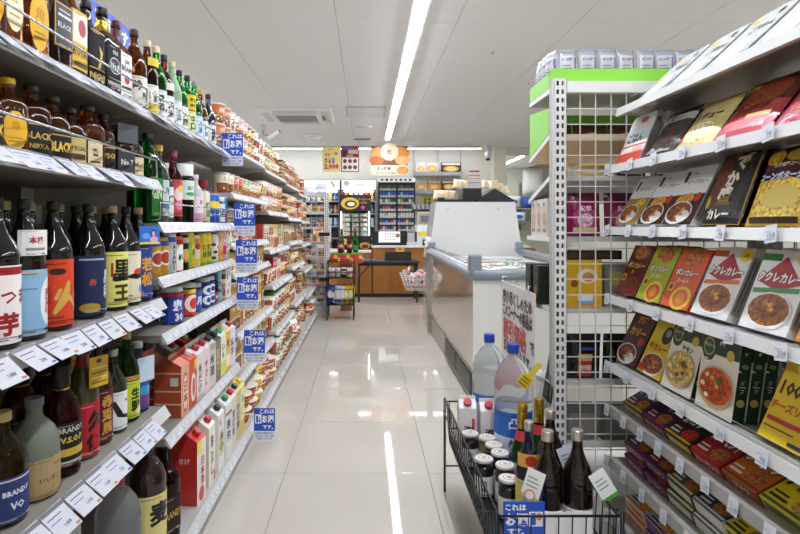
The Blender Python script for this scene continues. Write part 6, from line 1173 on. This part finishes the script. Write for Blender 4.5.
# ------------------------------------------------------------------ far end: side display, black rack, table, counter, cases, posters
def build_far_left():
    # slotted end display beyond the noodle shelves, wire back towards the camera
    X0, X1, Y = -.98, -.43, 6.3; W = X1 - X0
    t = thing('end_display', 'white wire backed end display beyond the noodle shelves', 'shelf', (X0, Y, 0))
    for x in (0, W - .05): obj('upright', slotted_upright(x, x + .05, 0, .045, 0, 1.42), t)
    obj('wire_back', wire_grid(W - .1, .05, 1.42, .06, .002), t, (.05, .02, 0)); obj('base', MB().box(0, W, .045, .4, 0, .1, 'd0cdc6', 'metal'), t)
    obj('top_shelf', MB().box(0, W, .045, .35, 1.38, 1.4, 'dedbd5', 'metal'), t)
    obj('bracket_clamp', MB().box(W - .11, W + .015, -.012, 0, .915, .955, '1a1a1c', 'black'), t); obj('bracket_clamp', MB().box(W - .11, W + .015, -.012, 0, .40, .44, '1a1a1c', 'black'), t)
    zs = [1.2, 1.02, .85, .68, .53, .37, .22]
    for k, z in enumerate(zs):
        s = obj('shelf', MB().box(0, W, .045, .38, z - .014, z, 'd8d5ce', 'metal'), t); obj('price_strip', MB().box(.05, W - .05, .046, .05, z - .028, z - .012, ['e8e4e0', 'e8e4e0', 'd84a3a', 'e8b0a8', '8ac02a', 'd84a4a', 'e8e4e0'][k], 'print'), s)
    nm = ['highest', 'second', 'third', 'fourth', 'fifth', 'sixth', 'lowest']
    for k, z in enumerate(zs):
        for j in range(5):
            p = (k * 3 + j * 5 + 9) % 14
            q = nbox(p, j % 4, h=.085) if (k + j) % 2 else cup('sm%d' % p, .075, .028, .036, PAL[p][1], noodle_design(p, j % 4), lid=PAL[p][2])
            place(q, 'snack_item', '%s snack on the far end display, %s shelf, %s from the left' % (PAL[p][0], nm[k], ORD[j]), 'snack', (X0 + .07 + .1 * j, Y + .12, z), (0, 0, 0), 'snacks on the far end display')
    for j, (c, n) in enumerate((('b8c4e0', 'pale blue'), ('d8d4ec', 'lilac'), ('e8e8ee', 'white'), ('c0cce8', 'light blue'))):
        p = pouch('tp%d' % j, .12, .1, .06, c, [('r', .1, .2, .9, .5, 'f4f4fa')]); place(p, 'tissue_pack', '%s tissue pack on top of the far end display' % n, 'pack', (X0 + .08 + .125 * j, Y + .15, 1.402), (R(-8), 0, 0), 'tissue packs on the far end display')
    # black wire snack rack standing in the aisle end
    X0, X1, Y0, Y1 = -.425, -.135, 6.0, 6.28; t = thing('snack_rack', 'black two basket snack rack standing at the aisle end', 'rack', ((X0+X1)/2, (Y0+Y1)/2, 0)); a, b = (X1-X0)/2, (Y1-Y0)/2; K = '121214'
    for sx in (-1, 1):
        for sy in (-1, 1): obj('leg', MB().tube([(sx*a, sy*b, 0), (sx*a, sy*b, .64)], .008, K, 'black', 6), t)
    for z in (.64, .52, .50, .30, .14):
        pass
    for nm2, z0, z1 in (('upper_basket', .46, .64), ('lower_basket', .165, .34)):
        m = MB()
        for z in (z0, z0 + .06, z1): m.tube([(-a, -b, z), (a, -b, z), (a, b, z), (-a, b, z)], .005, K, 'black', 5, True)
        for k in range(7):
            x = -a + 2*a*k/6; m.tube([(x, -b, z1), (x, -b, z0), (x, b, z0), (x, b, z1)], .0025, K, 'black', 4)
        m.box(-a, a, -b, b, z0, z0 + .004, K, 'black'); obj(nm2, m, t)
    obj('top_hoop', MB().tube([(-a, -b, .62), (-a + .03, -b, .66), (a - .03, -b, .66), (a, -b, .62)], .006, K, 'black', 6), t)
    for j in range(4):
        p = cup('rk%d' % j, .1, .028, .033, ['e8e4e4', 'd8c8d8', '2a2a2c', 'e4e0d0'][j], [('r', 0, .3, 1, .7, ['8a5aa0', '6a9a4a', 'd8b040', 'c84a4a'][j]), ('t', 'ガム', .5, .5, .3, 'ffffff')], lid='f0f0f0')
        place(p, 'candy_tub', '%s candy tub in the upper basket of the black rack' % ['white and purple', 'lilac and green', 'black', 'cream and red'][j], 'tub', (X0 + .045 + .067 * j, Y0 + .09, .465), (0, 0, 0), 'tubs in the black rack')
    for j, (x, c, n, y) in enumerate(((.05, '2a4a9a', 'blue', .1), (.11, 'd8e4f0', 'white and blue', .07), (.17, 'f0d020', 'yellow', .08), (.235, 'e8c818', 'golden yellow', .1), (.10, '3a6ac0', 'bright blue', .19), (.2, 'c83a2a', 'red', .19))):
        p = pouch('rp%d' % j, .11, .2, .05, c, [('e', .5, .5, .34, .2, 'f4f0e0'), ('t', 'チップ', .5, .75, .12, 'f4f0e8'), ('r', .1, .1, .9, .2, '2a4a9a')]); place(p, 'snack_bag', '%s snack bag in the lower basket of the black rack' % n, 'bag', (X0 + x, Y0 + y, .172), (R(-6), R(rnd.uniform(-10, 10)), 0), 'snack bags in the black rack')
    # crate with cola bottles behind the rack
    t = thing('drink_crate', 'fruit printed box stand holding cola bottles behind the black rack', 'stand', (-.24, 6.75, 0))
    obj('pedestal', MB().box(-.07, .07, -.07, .07, 0, .58, '9a6a34', 'wood'), t)
    m = MB().box(-.19, .19, -.16, .16, .58, .70, 'c8502a', 'print'); sf = lambda u, v, l: (u - .19, -.16 - .0005*l, .58 + v)
    for k in range(10): m.ell(sf, .03 + .037*k, .04 + .04*(k % 2), .022, .025, ['d83a2a', 'f0b83a', 'e8d8a0', 'c82a3a'][k % 4], 1, 'food')
    m.rect(sf, 0, .1, .38, .12, '5aa83a', 1); obj('printed_box', m, t)
    pc = bottle('cola', 'slim', .22, .032, '1a0d0a', 'darkglass', 'c8242a', [(.25, .55, 1, 'b81c26', [('t', 'Cola', .5, .5, .5, 'f4f0ee')])]); pg = bottle('ggin', 'champ', .3, .034, '1f8a2a', 'glass', 'c82a2a', [(.1, .3, 1, '2a9a3a', [])])
    for k, (p, x, y, n) in enumerate(((pc, -.31, 6.68, 'dark cola bottle with red label, left of the pair'), (pc, -.20, 6.68, 'dark cola bottle with red label, right of the pair'), (pg, -.30, 6.80, 'tall green bottle with red cap behind the left cola'), (pg, -.13, 6.80, 'green bottle with red cap right of the colas'))): place(p, 'soda_bottle', n, 'bottle', (x, y, .7), (0, 0, 0), 'bottles on the printed box stand')
    p = pouch('clr', .16, .3, .1, 'd8ccd0', [('e', .5, .4, .3, .3, 'e8b0a8'), ('r', .1, .8, .9, .9, 'f0ecec')]); place(p, 'toy_bag', 'tall clear bag standing left of the cola bottles', 'bag', (-.53, 6.85, .52), (0, 0, 0))
    tag(obj('toy_stand', MB().box(-.08, .08, -.08, .08, 0, .51, '8a7a80', 'print').box(-.09, .09, -.09, .09, .51, .52, '7a6a70', 'print'), None, (-.53, 6.85, 0)), 'slim printed stand left of the cola box', 'stand')

def build_counter():
    Y = 7.94
    t = thing('table', 'low black folding table in front of the wooden counter', 'table', (.29, 7.45, 0)); K = '17181a'
    obj('table_top', MB().box(-.415, .415, -.2, .2, .535, .565, '2c3138', 'plastic', ch=.004), t)
    for sx in (-1, 1):
        for sy in (-1, 1): obj('leg', MB().tube([(sx*.385, sy*.17, .535), (sx*.385, sy*.17, 0.012)], .014, K, 'black', 8), t); obj('foot', MB().lathe([(.017, 0), (.017, .014)], 10, 'd8d4c8'), t, (sx*.385, sy*.17, 0))
        obj('brace', MB().tube([(sx*.385, -.17, .36), (sx*.22, -.17, .53)], .009, K, 'black', 6), t); obj('crossbar', MB().tube([(sx*.385, -.17, .2), (sx*.385, .17, .2)], .009, K, 'black', 6), t)
    obj('apron', MB().box(-.4, .4, -.18, -.165, .5, .537, K, 'black'), t)
    t = thing('wooden_tray', 'dark slatted wooden box on the black table', 'box', (.43, 7.43, .566)); s = MB().box(-.175, .175, -.09, -.08, -.018, .018, '2e2a26', 'wood').mesh('slat')
    for k in range(3): obj('slat', s, t, (0, 0, .022 + .039 * k))
    obj('box_body', MB().box(-.17, .17, -.08, .1, .002, .11, '24201c', 'wood'), t)
    place(boxp('slotcard', .11, .07, .04, 'e8c27a', [('e', .5, .5, .3, .3, 'c88a30')]), 'bread_loaf_box', 'small tan box on top of the dark wooden box', 'box', (.46, 7.45, .678), (0, 0, 0))
    for k, (x, c, n) in enumerate(((-.06, 'e0d8dc', 'white'), (.02, '3a2a28', 'dark brown'), (.12, '3a1f1c', 'reddish dark'))): place(boxp('tb%d' % k, .09, .03, .06, c, [('r', .1, .2, .9, .8, 'b8a8a0')]), 'leaflet_stack', '%s leaflet stack on the black table' % n, 'leaflets', (x, 7.42, .566), (0, 0, 0), 'leaflets on the table')
    # counter
    t = thing('shop_counter', 'wood fronted shop counter with pale top', 'counter', (0, Y, 0))
    n = 9; w = 2.35 / n; pm = MB().box(-w/2 + .002, w/2 - .002, 0, .02, .05, .705, 'b0702c', 'woodgrain').mesh('front_panel')
    obj('carcass', MB().box(.08, 2.35, .02, .6, 0.0, .71, '7a5428', 'wood'), t)
    for k in range(n): obj('front_panel', pm, t, (.1 + w * (k + .5), 0, 0))
    obj('plinth', MB().box(.08, 2.35, -.005, .02, 0, .05, '1e1b18', 'plastic'), t)
    obj('counter_top', MB().box(.08, 2.36, -.03, .62, .71, .74, 'e2ded6', 'plastic', ch=.004), t)
    t = thing('shop_counter', 'lower left end of the counter below the snack case', 'counter', (0, Y, 0))
    obj('carcass', MB().box(-.62, .079, .02, .6, 0, .64, '7a5428', 'wood'), t); pm2 = MB().box(-.112, .112, 0, .02, .05, .635, 'ac6c2a', 'woodgrain').mesh('front_panel')
    for k in range(3): obj('front_panel', pm2, t, (-.5 + .233 * k, 0, 0))
    obj('plinth', MB().box(-.62, .079, -.005, .02, 0, .05, '1e1b18', 'plastic'), t); obj('counter_top', MB().box(-.62, .079, -.03, .62, .64, .675, 'ebe8e2', 'plastic', ch=.004), t)
    # hot snack case with posters
    t = thing('snack_case', 'black framed hot snack case with roll cake poster on the counter', 'case', (-.16, 8.12, .676)); K = '16171a'
    m = MB().box(-.235, .235, -.02, .38, 0, .2, K, 'black'); m.box(-.235, .235, .36, .38, .2, .57, 'c9cfd2', 'metal'); m.box(-.235, -.215, -.02, .36, .2, .57, '6a6e74', 'steel'); m.box(.215, .235, -.02, .36, .2, .57, '6a6e74', 'steel'); m.box(-.235, .235, -.02, .38, .57, .6, K, 'black'); obj('frame', m, t)
    [obj('case_lamp', MB().box(x - .006, x + .006, .0, .012, .21, .56, 'ffffff', 'lamp'), t) for x in (-.205, .205)]
    for z in (.215, .285, .355, .425, .495): obj('shelf', MB().box(-.213, .213, .02, .35, z - .012, z - .004, 'dfe6e8', 'steel'), t)
    obj('glass_door', MB().box(-.213, .213, -.019, -.014, .2, .57, 'eef4f4', 'clear'), t)
    m = MB().box(-.235, .235, -.03, -.022, .572, .81, '1b1712', 'print'); sf = lambda u, v, l: (u - .235, -.03 - .0006*l, .572 + v)
    m.ell(sf, .16, .11, .135, .09, 'e8c040', 1); m.ell(sf, .17, .1, .09, .055, '3a1c10', 2); m.ell(sf, .175, .1, .06, .032, 'f4ecd8', 3); m.text(sf, 'ロールケーキ', .37, .17, .04, 'd8a030', 2, maxw=.18); m.text(sf, '北海道', .36, .12, .03, 'd8a030', 2); m.ell(sf, .35, .05, .03, .025, 'e83a8a', 2); obj('roll_cake_poster', m, t)
    m = MB().box(-.235, .235, -.03, -.022, .0, .19, '17130f', 'print'); sf = lambda u, v, l: (u - .235, -.03 - .0006*l, v)
    m.ell(sf, .07, .12, .06, .05, 'd8a040', 1, 'food'); m.ell(sf, .38, .06, .08, .05, 'c88a3a', 1, 'food'); m.ell(sf, .38, .05, .055, .03, '5a2a14', 2); m.ell(sf, .2, .1, .06, .04, '8a6a20', 1); m.ell(sf, .2, .1, .05, .032, '17130f', 2); m.text(sf, '焼き菓子', .2, .1, .024, 'c8a040', 3, maxw=.08); obj('bread_poster', m, t)
    for k in range(5):
        for j in range(3):
            c = ['e8dcc8', 'e8ecec', 'e0c8b8', 'f0ece0', 'c8d4dc'][(k + j * 2) % 5]
            place(boxp('hs%d' % ((k + j*2) % 5), .1, .045, .08, c, [('r', .1, .2, .9, .8, 'f0ece4'), ('e', .3, .5, .14, .25, 'c86a3a')]), 'snack_pack', 'packed snack in the hot snack case, %s shelf up, %s from left' % (ORD[k], ORD[j]), 'snack', (-.16 - .13 + .13 * j, 8.25, .675 + .212 + .07 * k), (0, 0, 0), 'snacks in the hot case')
    # register
    t = thing('cash_register', 'dark cash register with white customer screen on the counter', 'cash register', (.345, 8.1, .74))
    obj('base', MB().box(-.25, .25, -.03, .25, 0, .03, '1d1c1c', 'plastic', ch=.004), t); m = MB().box(-.25, .26, -.02, .03, .03, .215, '241f1e', 'plastic', ch=.006); obj('screen_housing', m, t)
    m = MB().box(-.16, .155, -.024, -.02, .045, .205, 'f2efe8', 'screen'); sf = lambda u, v, l: (u - .16, -.024 - .0005*l, .045 + v)
    for i in range(5):
        for j in range(3): m.rect(sf, .09 + .034*i, .03 + .04*j, .115 + .034*i, .055 + .04*j, 'd8cfc0', 1)
    m.ell(sf, .28, .1, .03, .03, '3a2a1c', 1); m.ell(sf, .28, .1, .02, .014, 'c89a4a', 2); m.rect(sf, .01, .03, .07, .14, 'fbfaf8', 1); obj('screen', m, t)
    t = thing('card_terminal', 'grey payment terminal right of the register screen', 'terminal', (.66, 8.1, .74)); obj('base', MB().box(-.06, .09, -.04, .14, 0, .05, 'c9c8c6', 'plastic', ch=.006), t); obj('body', MB().box(-.05, .06, 0, .05, .05, .19, 'b8b8b6', 'plastic', ch=.006), t, rot=(R(-10), 0, 0)); obj('handset', MB().box(.06, .09, -.02, .03, .05, .2, '3a3638', 'plastic', ch=.004), t)
    t = thing('register_stand', 'white register stand with slanted black keyboard and yellow notice', 'cash register', (.92, 8.35, .74))
    obj('body', MB().box(-.16, .22, 0, .3, 0, .3, 'e4e3e0', 'plastic', ch=.006), t); obj('keyboard', MB().box(-.22, .2, -.02, .24, -.01, .02, '2b2c2e', 'plastic', ch=.003), t, (0, 0, .52), (R(22), 0, 0)); obj('notice', MB().box(-.14, .18, -.006, 0, .14, .2, 'efe23a', 'print').box(-.14, .18, -.006, 0, .2, .3, 'f2f2f0', 'print'), t); obj('poster', MB().box(-.12, .17, -.006, 0, .31, .47, 'b8a878', 'print').box(-.09, .14, -.008, -.006, .34, .44, '7a7488', 'print'), t, (0, 0, 0)); obj('riser', MB().box(-.13, .18, 0, .2, .3, .5, 'd8d7d4', 'plastic'), t)
    for k in range(6): obj('key', MB().box(-.03, -.005, .0, .2, .02, .028, '8a8c8e', 'plastic'), t.children[1], (-.16 + .066 * k, 0, 0))
    for k, (x, c, n) in enumerate(((.86, '1c1d22', 'black'), (.95, '2a5ac8', 'blue'))): place(boxp('gc%d' % k, .075, .1, .02, c, [('e', .5, .5, .25, .2, ['d8d8d8', '8ac0f0'][k]), ('r', .1, .8, .9, .9, 'e0e0e0')]), 'gift_card_box', '%s gift card box on the counter edge' % n, 'box', (x, 8.0, .741), (0, 0, 0), 'gift card boxes')
    t = thing('chute_display', 'white slanted bread chute between the register and cabinet', 'display', (1.08, 7.1, 0)); obj('post', MB().box(-.05, .05, -.05, .05, 0, 1.1, 'c9c8c6', 'steel'), t); obj('tray', MB().box(-.06, .16, -.25, .25, 0, .03, 'dcdcda', 'plastic', ch=.004), t, (-.04, 0, 1.1), (0, R(-32), 0))

def build_back_cases():
    # two open chill cases with lit headers
    for k, (x0, x1) in enumerate(((-1.15, -.47), (-.45, .19))):
        t = thing('chiller_case', 'grey back wall chiller case with lit white header, %s one' % ['left', 'right'][k], 'chiller', ((x0+x1)/2, 10.0, 0), group='back wall chillers'); a = (x1-x0)/2
        m = MB().box(-a, a, .45, .58, 0, 1.87, '6c7076', 'metal'); m.box(-a, -a + .03, 0, .45, 0, 1.66, '7b8087', 'metal'); m.box(a - .03, a, 0, .45, 0, 1.66, '7b8087', 'metal'); m.box(-a, a, 0, .45, 0, .3, '7b8087', 'metal'); m.box(-a, a, -.005, .45, 1.66, 1.87, '7b8087', 'metal'); obj('body', m, t)
        m = MB().box(-a + .008, a - .008, -.02, -.005, 1.68, 1.86, 'f3f6f8', 'lit'); sf = lambda u, v, l: (u - a, -.02 - .0008*l, 1.68 + v)
        if k == 0: m.mapped([(a*1.5, .15), (a*1.55, .16), (a*1.72, .05), (a*1.66, .04)], [(0, 1, 2, 3)], sf, 1, '4a5060', 'print')
        else: m.ell(sf, a*.3, .11, .045, .05, '5a6478', 1); m.ell(sf, a*.3, .1, .035, .045, 'eef2f6', 2)
        m.text(sf, 'DRINK', a*1.0, .09, .05, 'd4dde6', 2); obj('header', m, t)
        obj('lamp', MB().box(-a + .05, a - .05, .01, .03, 1.645, 1.659, 'ffffff', 'lamp'), t)
        for q, z in enumerate((.55, .8, 1.02, 1.25, 1.48)): s = obj('shelf', MB().box(-a + .031, a - .031, .03, .44, z - .015, z, 'c9cdd2', 'metal'), t)
        for q, z in enumerate((1.02, 1.25, 1.48)):
            if k == 1 and q < 2: pass
            n = 6
            for j in range(n):
                c, nm = [('e8c43a', 'yellow'), ('e07a2a', 'orange'), ('f0ead8', 'cream'), ('2a4ac0', 'blue'), ('d8dce4', 'white'), ('c83a4a', 'red'), ('5a6270', 'slate'), ('9ac0e0', 'pale blue')][(j * 3 + q * 2 + k * 5) % 8]
                p = can('bc%s' % nm, .15, .035, c, [('r', 0, .3, 1, .6, 'f2f0ea'), ('e', .5, .45, .2, .12, c)], m='print')
                place(p, 'drink_bottle', '%s drink in the %s chiller, %s shelf down, %s from left' % (nm, ['left', 'right'][k], ORD[2 - q], ORD[j]), 'drink', ((x0+x1)/2 - a + .085 + j * (2*a - .17) / (n - 1), 10.09, z), (0, 0, 0), 'drinks in the back wall chillers')
    tag(obj('sale_display', MB().box(-.16, .16, 0, .03, 0, .26, 'f0e8d8', 'print').box(-.12, -.02, -.002, 0, .05, .15, 'e8b030', 'print').box(.02, .13, -.002, 0, .1, .22, 'd8402e', 'print').box(-.13, 0, -.002, 0, .17, .24, 'e8642a', 'print'), None, (-.78, 9.75, .76)), 'bright yellow and red sale card in front of the left chiller', 'sign')
    tag(obj('card_stand', MB().box(-.17, .17, -.05, .1, 0, .76, '8a8c92', 'metal').box(-.18, .18, -.06, .11, .74, .76, '9a9ca2', 'metal'), None, (-.78, 9.76, 0)), 'grey low cabinet under the bright sale card', 'cabinet')
    # cigarette rack
    t = thing('cigarette_rack', 'black cigarette rack on the back wall behind the register', 'rack', (.56, 10.05, .9))
    m = MB().box(-.34, .34, .12, .15, 0, .93, '1b1c1f', 'plastic')
    for x in (-.34, -.01, .32): m.box(x, x + .02, 0, .12, 0, .93, '2a2b2f', 'plastic')
    obj('frame', m, t)
    hd = MB().box(-.34, .34, -.01, .12, .93, 1.0, 'e2e4e6', 'lit'); sf = lambda u, v, l: (u - .34, -.01 - .0008*l, .93 + v)
    for k, c in enumerate(('3a8a5a', '1a1a1a', 'd8402e', 'e06a3a', '3a5ac8', '8a8a8a', '2a4a8a')): hd.rect(sf, .05 + .085*k, .015, .1 + .085*k, .055, c, 1)
    obj('header', hd, t)
    for q in range(7): obj('shelf', MB().box(-.32, .32, .0, .12, .125 * q, .125 * q + .02, '33353a', 'plastic'), t)
    rows = [['c83a4a', 'd8d8d4', 'c86a9a', '5a4aa0', '3a7a4a', 'e0dcd0'], ['3a8a4a', '2a4ac0', '4a8ad0', '4a4aa0', 'c83030', 'd8c8b0'], ['e8e4dc', 'd8d4cc', 'c8a890', 'e8e6e0', 'dcdcd8', 'e4e0d8'], ['3a4048', 'b8484e', 'b84a50', 'c05a5e', '2a3038', '3a4a60'], ['e8e8e4', '4a9a4a', 'e4e4e0', '8ac03a', '2a5a3a', '1a5a2a'], ['2a62c8', '3a72d0', '2a5ac0', 'a8c8e8', '2a62c8', '3a6ad0'], ['2a6a3a', '3a4a4a', '2a5a3a', '4a8a4a', '2a4a3a', '3a6a4a']]
    CW = {'c': 'red', 'd': 'pale', 'e': 'white', '5': 'violet', '3': 'dark', '2': 'deep', '4': 'mid toned', 'b': 'rose', '8': 'lime', 'a': 'light blue', '1': 'dark green'}
    for q in range(7):
        for h in range(2):
            for j in range(6):
                c = rows[q][(j + h * 2) % 6]
                p = boxp('cg' + c, .042, .096, .022, 'e6e6e2', [('r', 0, .42, 1, 1, c), ('r', .2, .1, .8, .3, 'c8c8c4')], side=c)
                place(p, 'cigarette_pack', '%s pack in the %s half of the cigarette rack, %s row up, %s across' % (CW.get(c[0], 'plain'), ['left', 'right'][h], ORD[q], ORD[j]), 'pack', (.56 - .32 + .33 * h + .03 + .05 * j + .005, 10.09, .9 + .125 * q + .021), (0, 0, 0), 'cigarette packs in the rack')
    # wall shelves with boxed food
    t = thing('wall_shelf', 'white two tier wall shelf right of the cigarette rack', 'shelf', (1.37, 10.45, 1.5))
    for z in (.18, .52): obj('shelf', MB().box(-.45, .45, -.1, .14, z - .025, z, 'dcd9d2', 'metal'), t); obj('front_lip', MB().box(-.45, .45, -.115, -.1, z - .05, z + .02, 'b8b8bc', 'metal'), t)
    for x in (-.45, 0, .45): obj('hanger', MB().box(x - .008, x + .008, .12, .14, .0, 1.0, 'c8c5be', 'metal'), t)
    W = [(-.33, .52, .16, 'efe8e4', 'white'), (-.12, .52, .22, 'e4c8b0', 'pale brown'), (.24, .52, .38, '4a3420', 'dark brown'), (-.33, .18, .22, 'd8c8a8', 'beige'), (-.08, .18, .25, 'e08a3a', 'orange'), (.2, .18, .28, '3a2a24', 'black'), (.39, .18, .1, 'c87a4a', 'copper')]
    for k, (x, z, w, c, n) in enumerate(W): place(boxp('wb%d' % k, w, .2, .05, c, [('r', .05, .75, .95, .95, 'e8e0d4'), ('e', .5, .4, .4, .28, 'c89048', 'food'), ('e', .5, .4, .3, .2, 'e8c878', 'food')], side=c), 'gift_box', '%s gift box with food picture on the wall shelf' % n, 'box', (1.37 + x, 10.41, 1.5 + z + .001), (R(-6), 0, 0), 'boxes on the wall shelf')
    # papers on the back wall
    def paper(x0, x1, y0, y1, col, D, label, name='wall_poster'):
        Y = 10.594; X0, X1 = (x0 - VPX)*Y/FPX, (x1 - VPX)*Y/FPX; Z1, Z0 = CAMZ + (VPY - y0)*Y/FPX, CAMZ + (VPY - y1)*Y/FPX
        b = MB().box(0, X1 - X0, 0, .004, 0, Z1 - Z0, col, 'print'); design(b, lambda u, v, l: (u, -.0006*l, v), X1 - X0, Z1 - Z0, D); tag(obj(name, b, None, (X0, Y, Z0)), label, 'poster')
    paper(421, 433, 197, 206, 'f0de2a', [('v', '店長', .35, .5, .35, '2a2a2a'), ('v', '募集', .7, .5, .35, '2a2a2a')], 'yellow paper notice with black letters on the back wall')
    paper(469, 480, 170, 184, 'f1eee4', [('r', .05, .85, .95, .97, 'd8404a'), ('r', 0, .55, 1, .65, '8a9ad0'), ('r', 0, .35, 1, .45, 'e0a060'), ('r', 0, .05, 1, .15, 'b8a8d0')], 'small white notice with red and blue lines on the back wall')
    paper(466, 480, 186, 199, 'eeeae6', [('r', .1, .7, .9, .74, 'aaaaaa'), ('r', .1, .5, .8, .54, 'aaaaaa'), ('r', .1, .3, .9, .34, 'bbbbbb')], 'white sheet of paper above the cabinet on the back wall')
    paper(481, 491, 182, 190, '8a3a44', [('e', .5, .5, .3, .3, 'e8d8d0'), ('r', 0, 0, 1, .2, 'f0e8e4')], 'small dark red picture on the wall beside the column')
    # hanging posters
    def hang(x0, x1, y0, y1, Y, col, D, label, badge=None):
        X0, X1 = (x0 - VPX)*Y/FPX, (x1 - VPX)*Y/FPX; Z1, Z0 = CAMZ + (VPY - y0)*Y/FPX, CAMZ + (VPY - y1)*Y/FPX; w, h = X1 - X0, Z1 - Z0
        t = thing('hanging_poster', label, 'poster', (X0 + w/2, Y, Z0)); b = MB().box(-w/2, w/2, 0, .004, 0, h, col, 'print'); design(b, plane_sf(w, h, 0, .0008), w, h, D)
        if badge: n = 22; b.mapped([(badge[0]*w + badge[2]*(1 + .06*(k % 2))*math.cos(2*PI*k/n), badge[1]*h + badge[2]*(1 + .06*(k % 2))*math.sin(2*PI*k/n)) for k in range(n)], [tuple(range(n))], plane_sf(w, h, -.003, .0008), 9, 'e6d2ac', 'print'); b.text(plane_sf(w, h, -.003, .0008), badge[3], badge[0]*w, badge[1]*h, .08, '7a3a1a', 12)
        obj('sheet', b, t)
        for s in (-1, 1): obj('string', MB().tube([(s*w*.42, .002, h - .01), (s*w*.42, .002, CEIL - Z0)], .002, 'd8d8d8', 'plastic', 4), t)
    hang(322.5, 340.5, 146.5, 172, 9.45, 'f0e08c', [('t', 'お買上', .45, .9, .07, 'd8609a'), ('t', '合計', .3, .68, .12, 'd02a6a'), ('t', '金', .75, .72, .14, 'd02a6a')] + [('e', .2 + .2*(k % 3), .5 - .1*(k // 3), .08, .06, c) for k, c in enumerate(('d84a9a', 'f0a030', '3aa0d8', '6ac04a', 'd84a4a', '7a5ac0'))] + [('t', '2,000', .5, .2, .26, 'd0205e', .08)], 'yellow hanging poster with pink 2,000 lettering')
    hang(341, 359, 146, 172, 9.45, '8a2430', [('r', .1, .88, .7, .96, '4a6ab0'), ('r', .4, .7, .95, .86, 'd8b8a0'), ('e', .2, .72, .12, .1, '2a2a3a'), ('r', .05, .03, .95, .56, 'f0e8e4')] + [('e', .22 + .28*(k % 3), .42 - .24*(k // 3), .11, .08, '7a3a2a') for k in range(6)] + [('t', '抽選会', .5, .62, .08, 'f0d8a0')], 'dark red hanging poster with grid of pictures')
    hang(371, 408, 146, 175, 9.45, 'e2b070', [('r', 0, .32, 1, 1, '8a4420'), ('e', .2, .75, .22, .22, 'e0a060', 'food'), ('e', .8, .75, .24, .22, 'd8883a', 'food'), ('e', .85, .5, .2, .16, 'e8b070', 'food'), ('e', .15, .5, .2, .14, 'c86a2a', 'food'), ('r', 0, .0, 1, .34, 'efe2c0'), ('t', '秋の味覚', .35, .22, .12, '6a4a20', .04), ('t', 'おいしいごはん', .42, .08, .1, '8a6a30', .04), ('e', .85, .16, .16, .14, 'e89a4a', 'food')], 'large food poster with round badge hanging from the ceiling', (.5, .8, .15, '秋'))
    # recess: lintel, bundled bags, boxes
    struct('trim_2', MB().box(2.63, 5.1, 10.35, 10.5, 2.36, CEIL, 'dcdad0', 'wall'))
    t = thing('wall_rack', 'grey wall rack in the back recess carrying bag bundles', 'rack', (3.9, 13.6, .9))
    obj('upright', MB().box(-.02, .02, .3, .38, 0, 1.2, '8a8a86', 'metal'), t)
    for z in (.55, .2): obj('shelf', MB().box(-.5, .7, -.1, .38, z - .02, z, 'a8a8a2', 'metal'), t)
    def bundle(x, y, z, w, h, c, label, c2=None):
        p = pouch('bd' + label[:9], w, h, .25, c, [('e', .5, .5, .25, .2, c2 or c)]); place(p, 'bag_bundle', label, 'bags', (x, y, z), (0, 0, 0), 'bag bundles in the recess')
    bundle(3.62, 13.6, 1.46, .42, .3, 'd8d8d2', 'bundle of pale plastic bags on the upper shelf of recess rack', '5a6ab8'); bundle(3.98, 13.6, 1.46, .25, .28, '3a5ab0', 'blue plastic bundle on the upper shelf of recess rack')
    bundle(3.75, 13.6, 1.11, .4, .26, 'e4e6e8', 'white plastic bundle on the lower shelf of recess rack', '3a6ac0'); bundle(4.15, 13.7, 1.8, .5, .62, 'eeeeea', 'big white bag hanging at the top of the recess')
def build_all():
    m = mat('woodgrain', .42, coat=.2)
    nt = m.node_tree; p = nt.nodes['Principled BSDF']; L = nt.links.new
    w = nt.nodes.new('ShaderNodeTexNoise'); w.inputs['Scale'].default_value = 6; w.inputs['Detail'].default_value = 6
    tc = nt.nodes.new('ShaderNodeTexCoord'); mp = nt.nodes.new('ShaderNodeMapping'); mp.inputs['Scale'].default_value = (9, 9, .5); L(tc.outputs['Object'], mp.inputs[0]); L(mp.outputs[0], w.inputs['Vector'])
    mr = nt.nodes.new('ShaderNodeMapRange'); mr.inputs[3].default_value = .62; mr.inputs[4].default_value = 1.25; L(w.outputs['Fac'], mr.inputs[0])
    mx = nt.nodes.new('ShaderNodeMix'); mx.data_type = 'RGBA'; mx.blend_type = 'MULTIPLY'; mx.inputs[0].default_value = 1
    src = p.inputs['Base Color'].links[0].from_socket; L(src, mx.inputs[6]); L(mr.outputs[0], mx.inputs[7]); L(mx.outputs[2], p.inputs['Base Color'])
    build_room(); build_lights(); build_ceiling_gear()
    build_left_shelving(); build_right_shelving(); build_signs()
    build_liquor(); build_noodles(); build_right_products()
    build_extra(); build_endcap(); build_wagon(); build_freezer()
    build_far_left(); build_counter(); build_back_cases()
build_all()
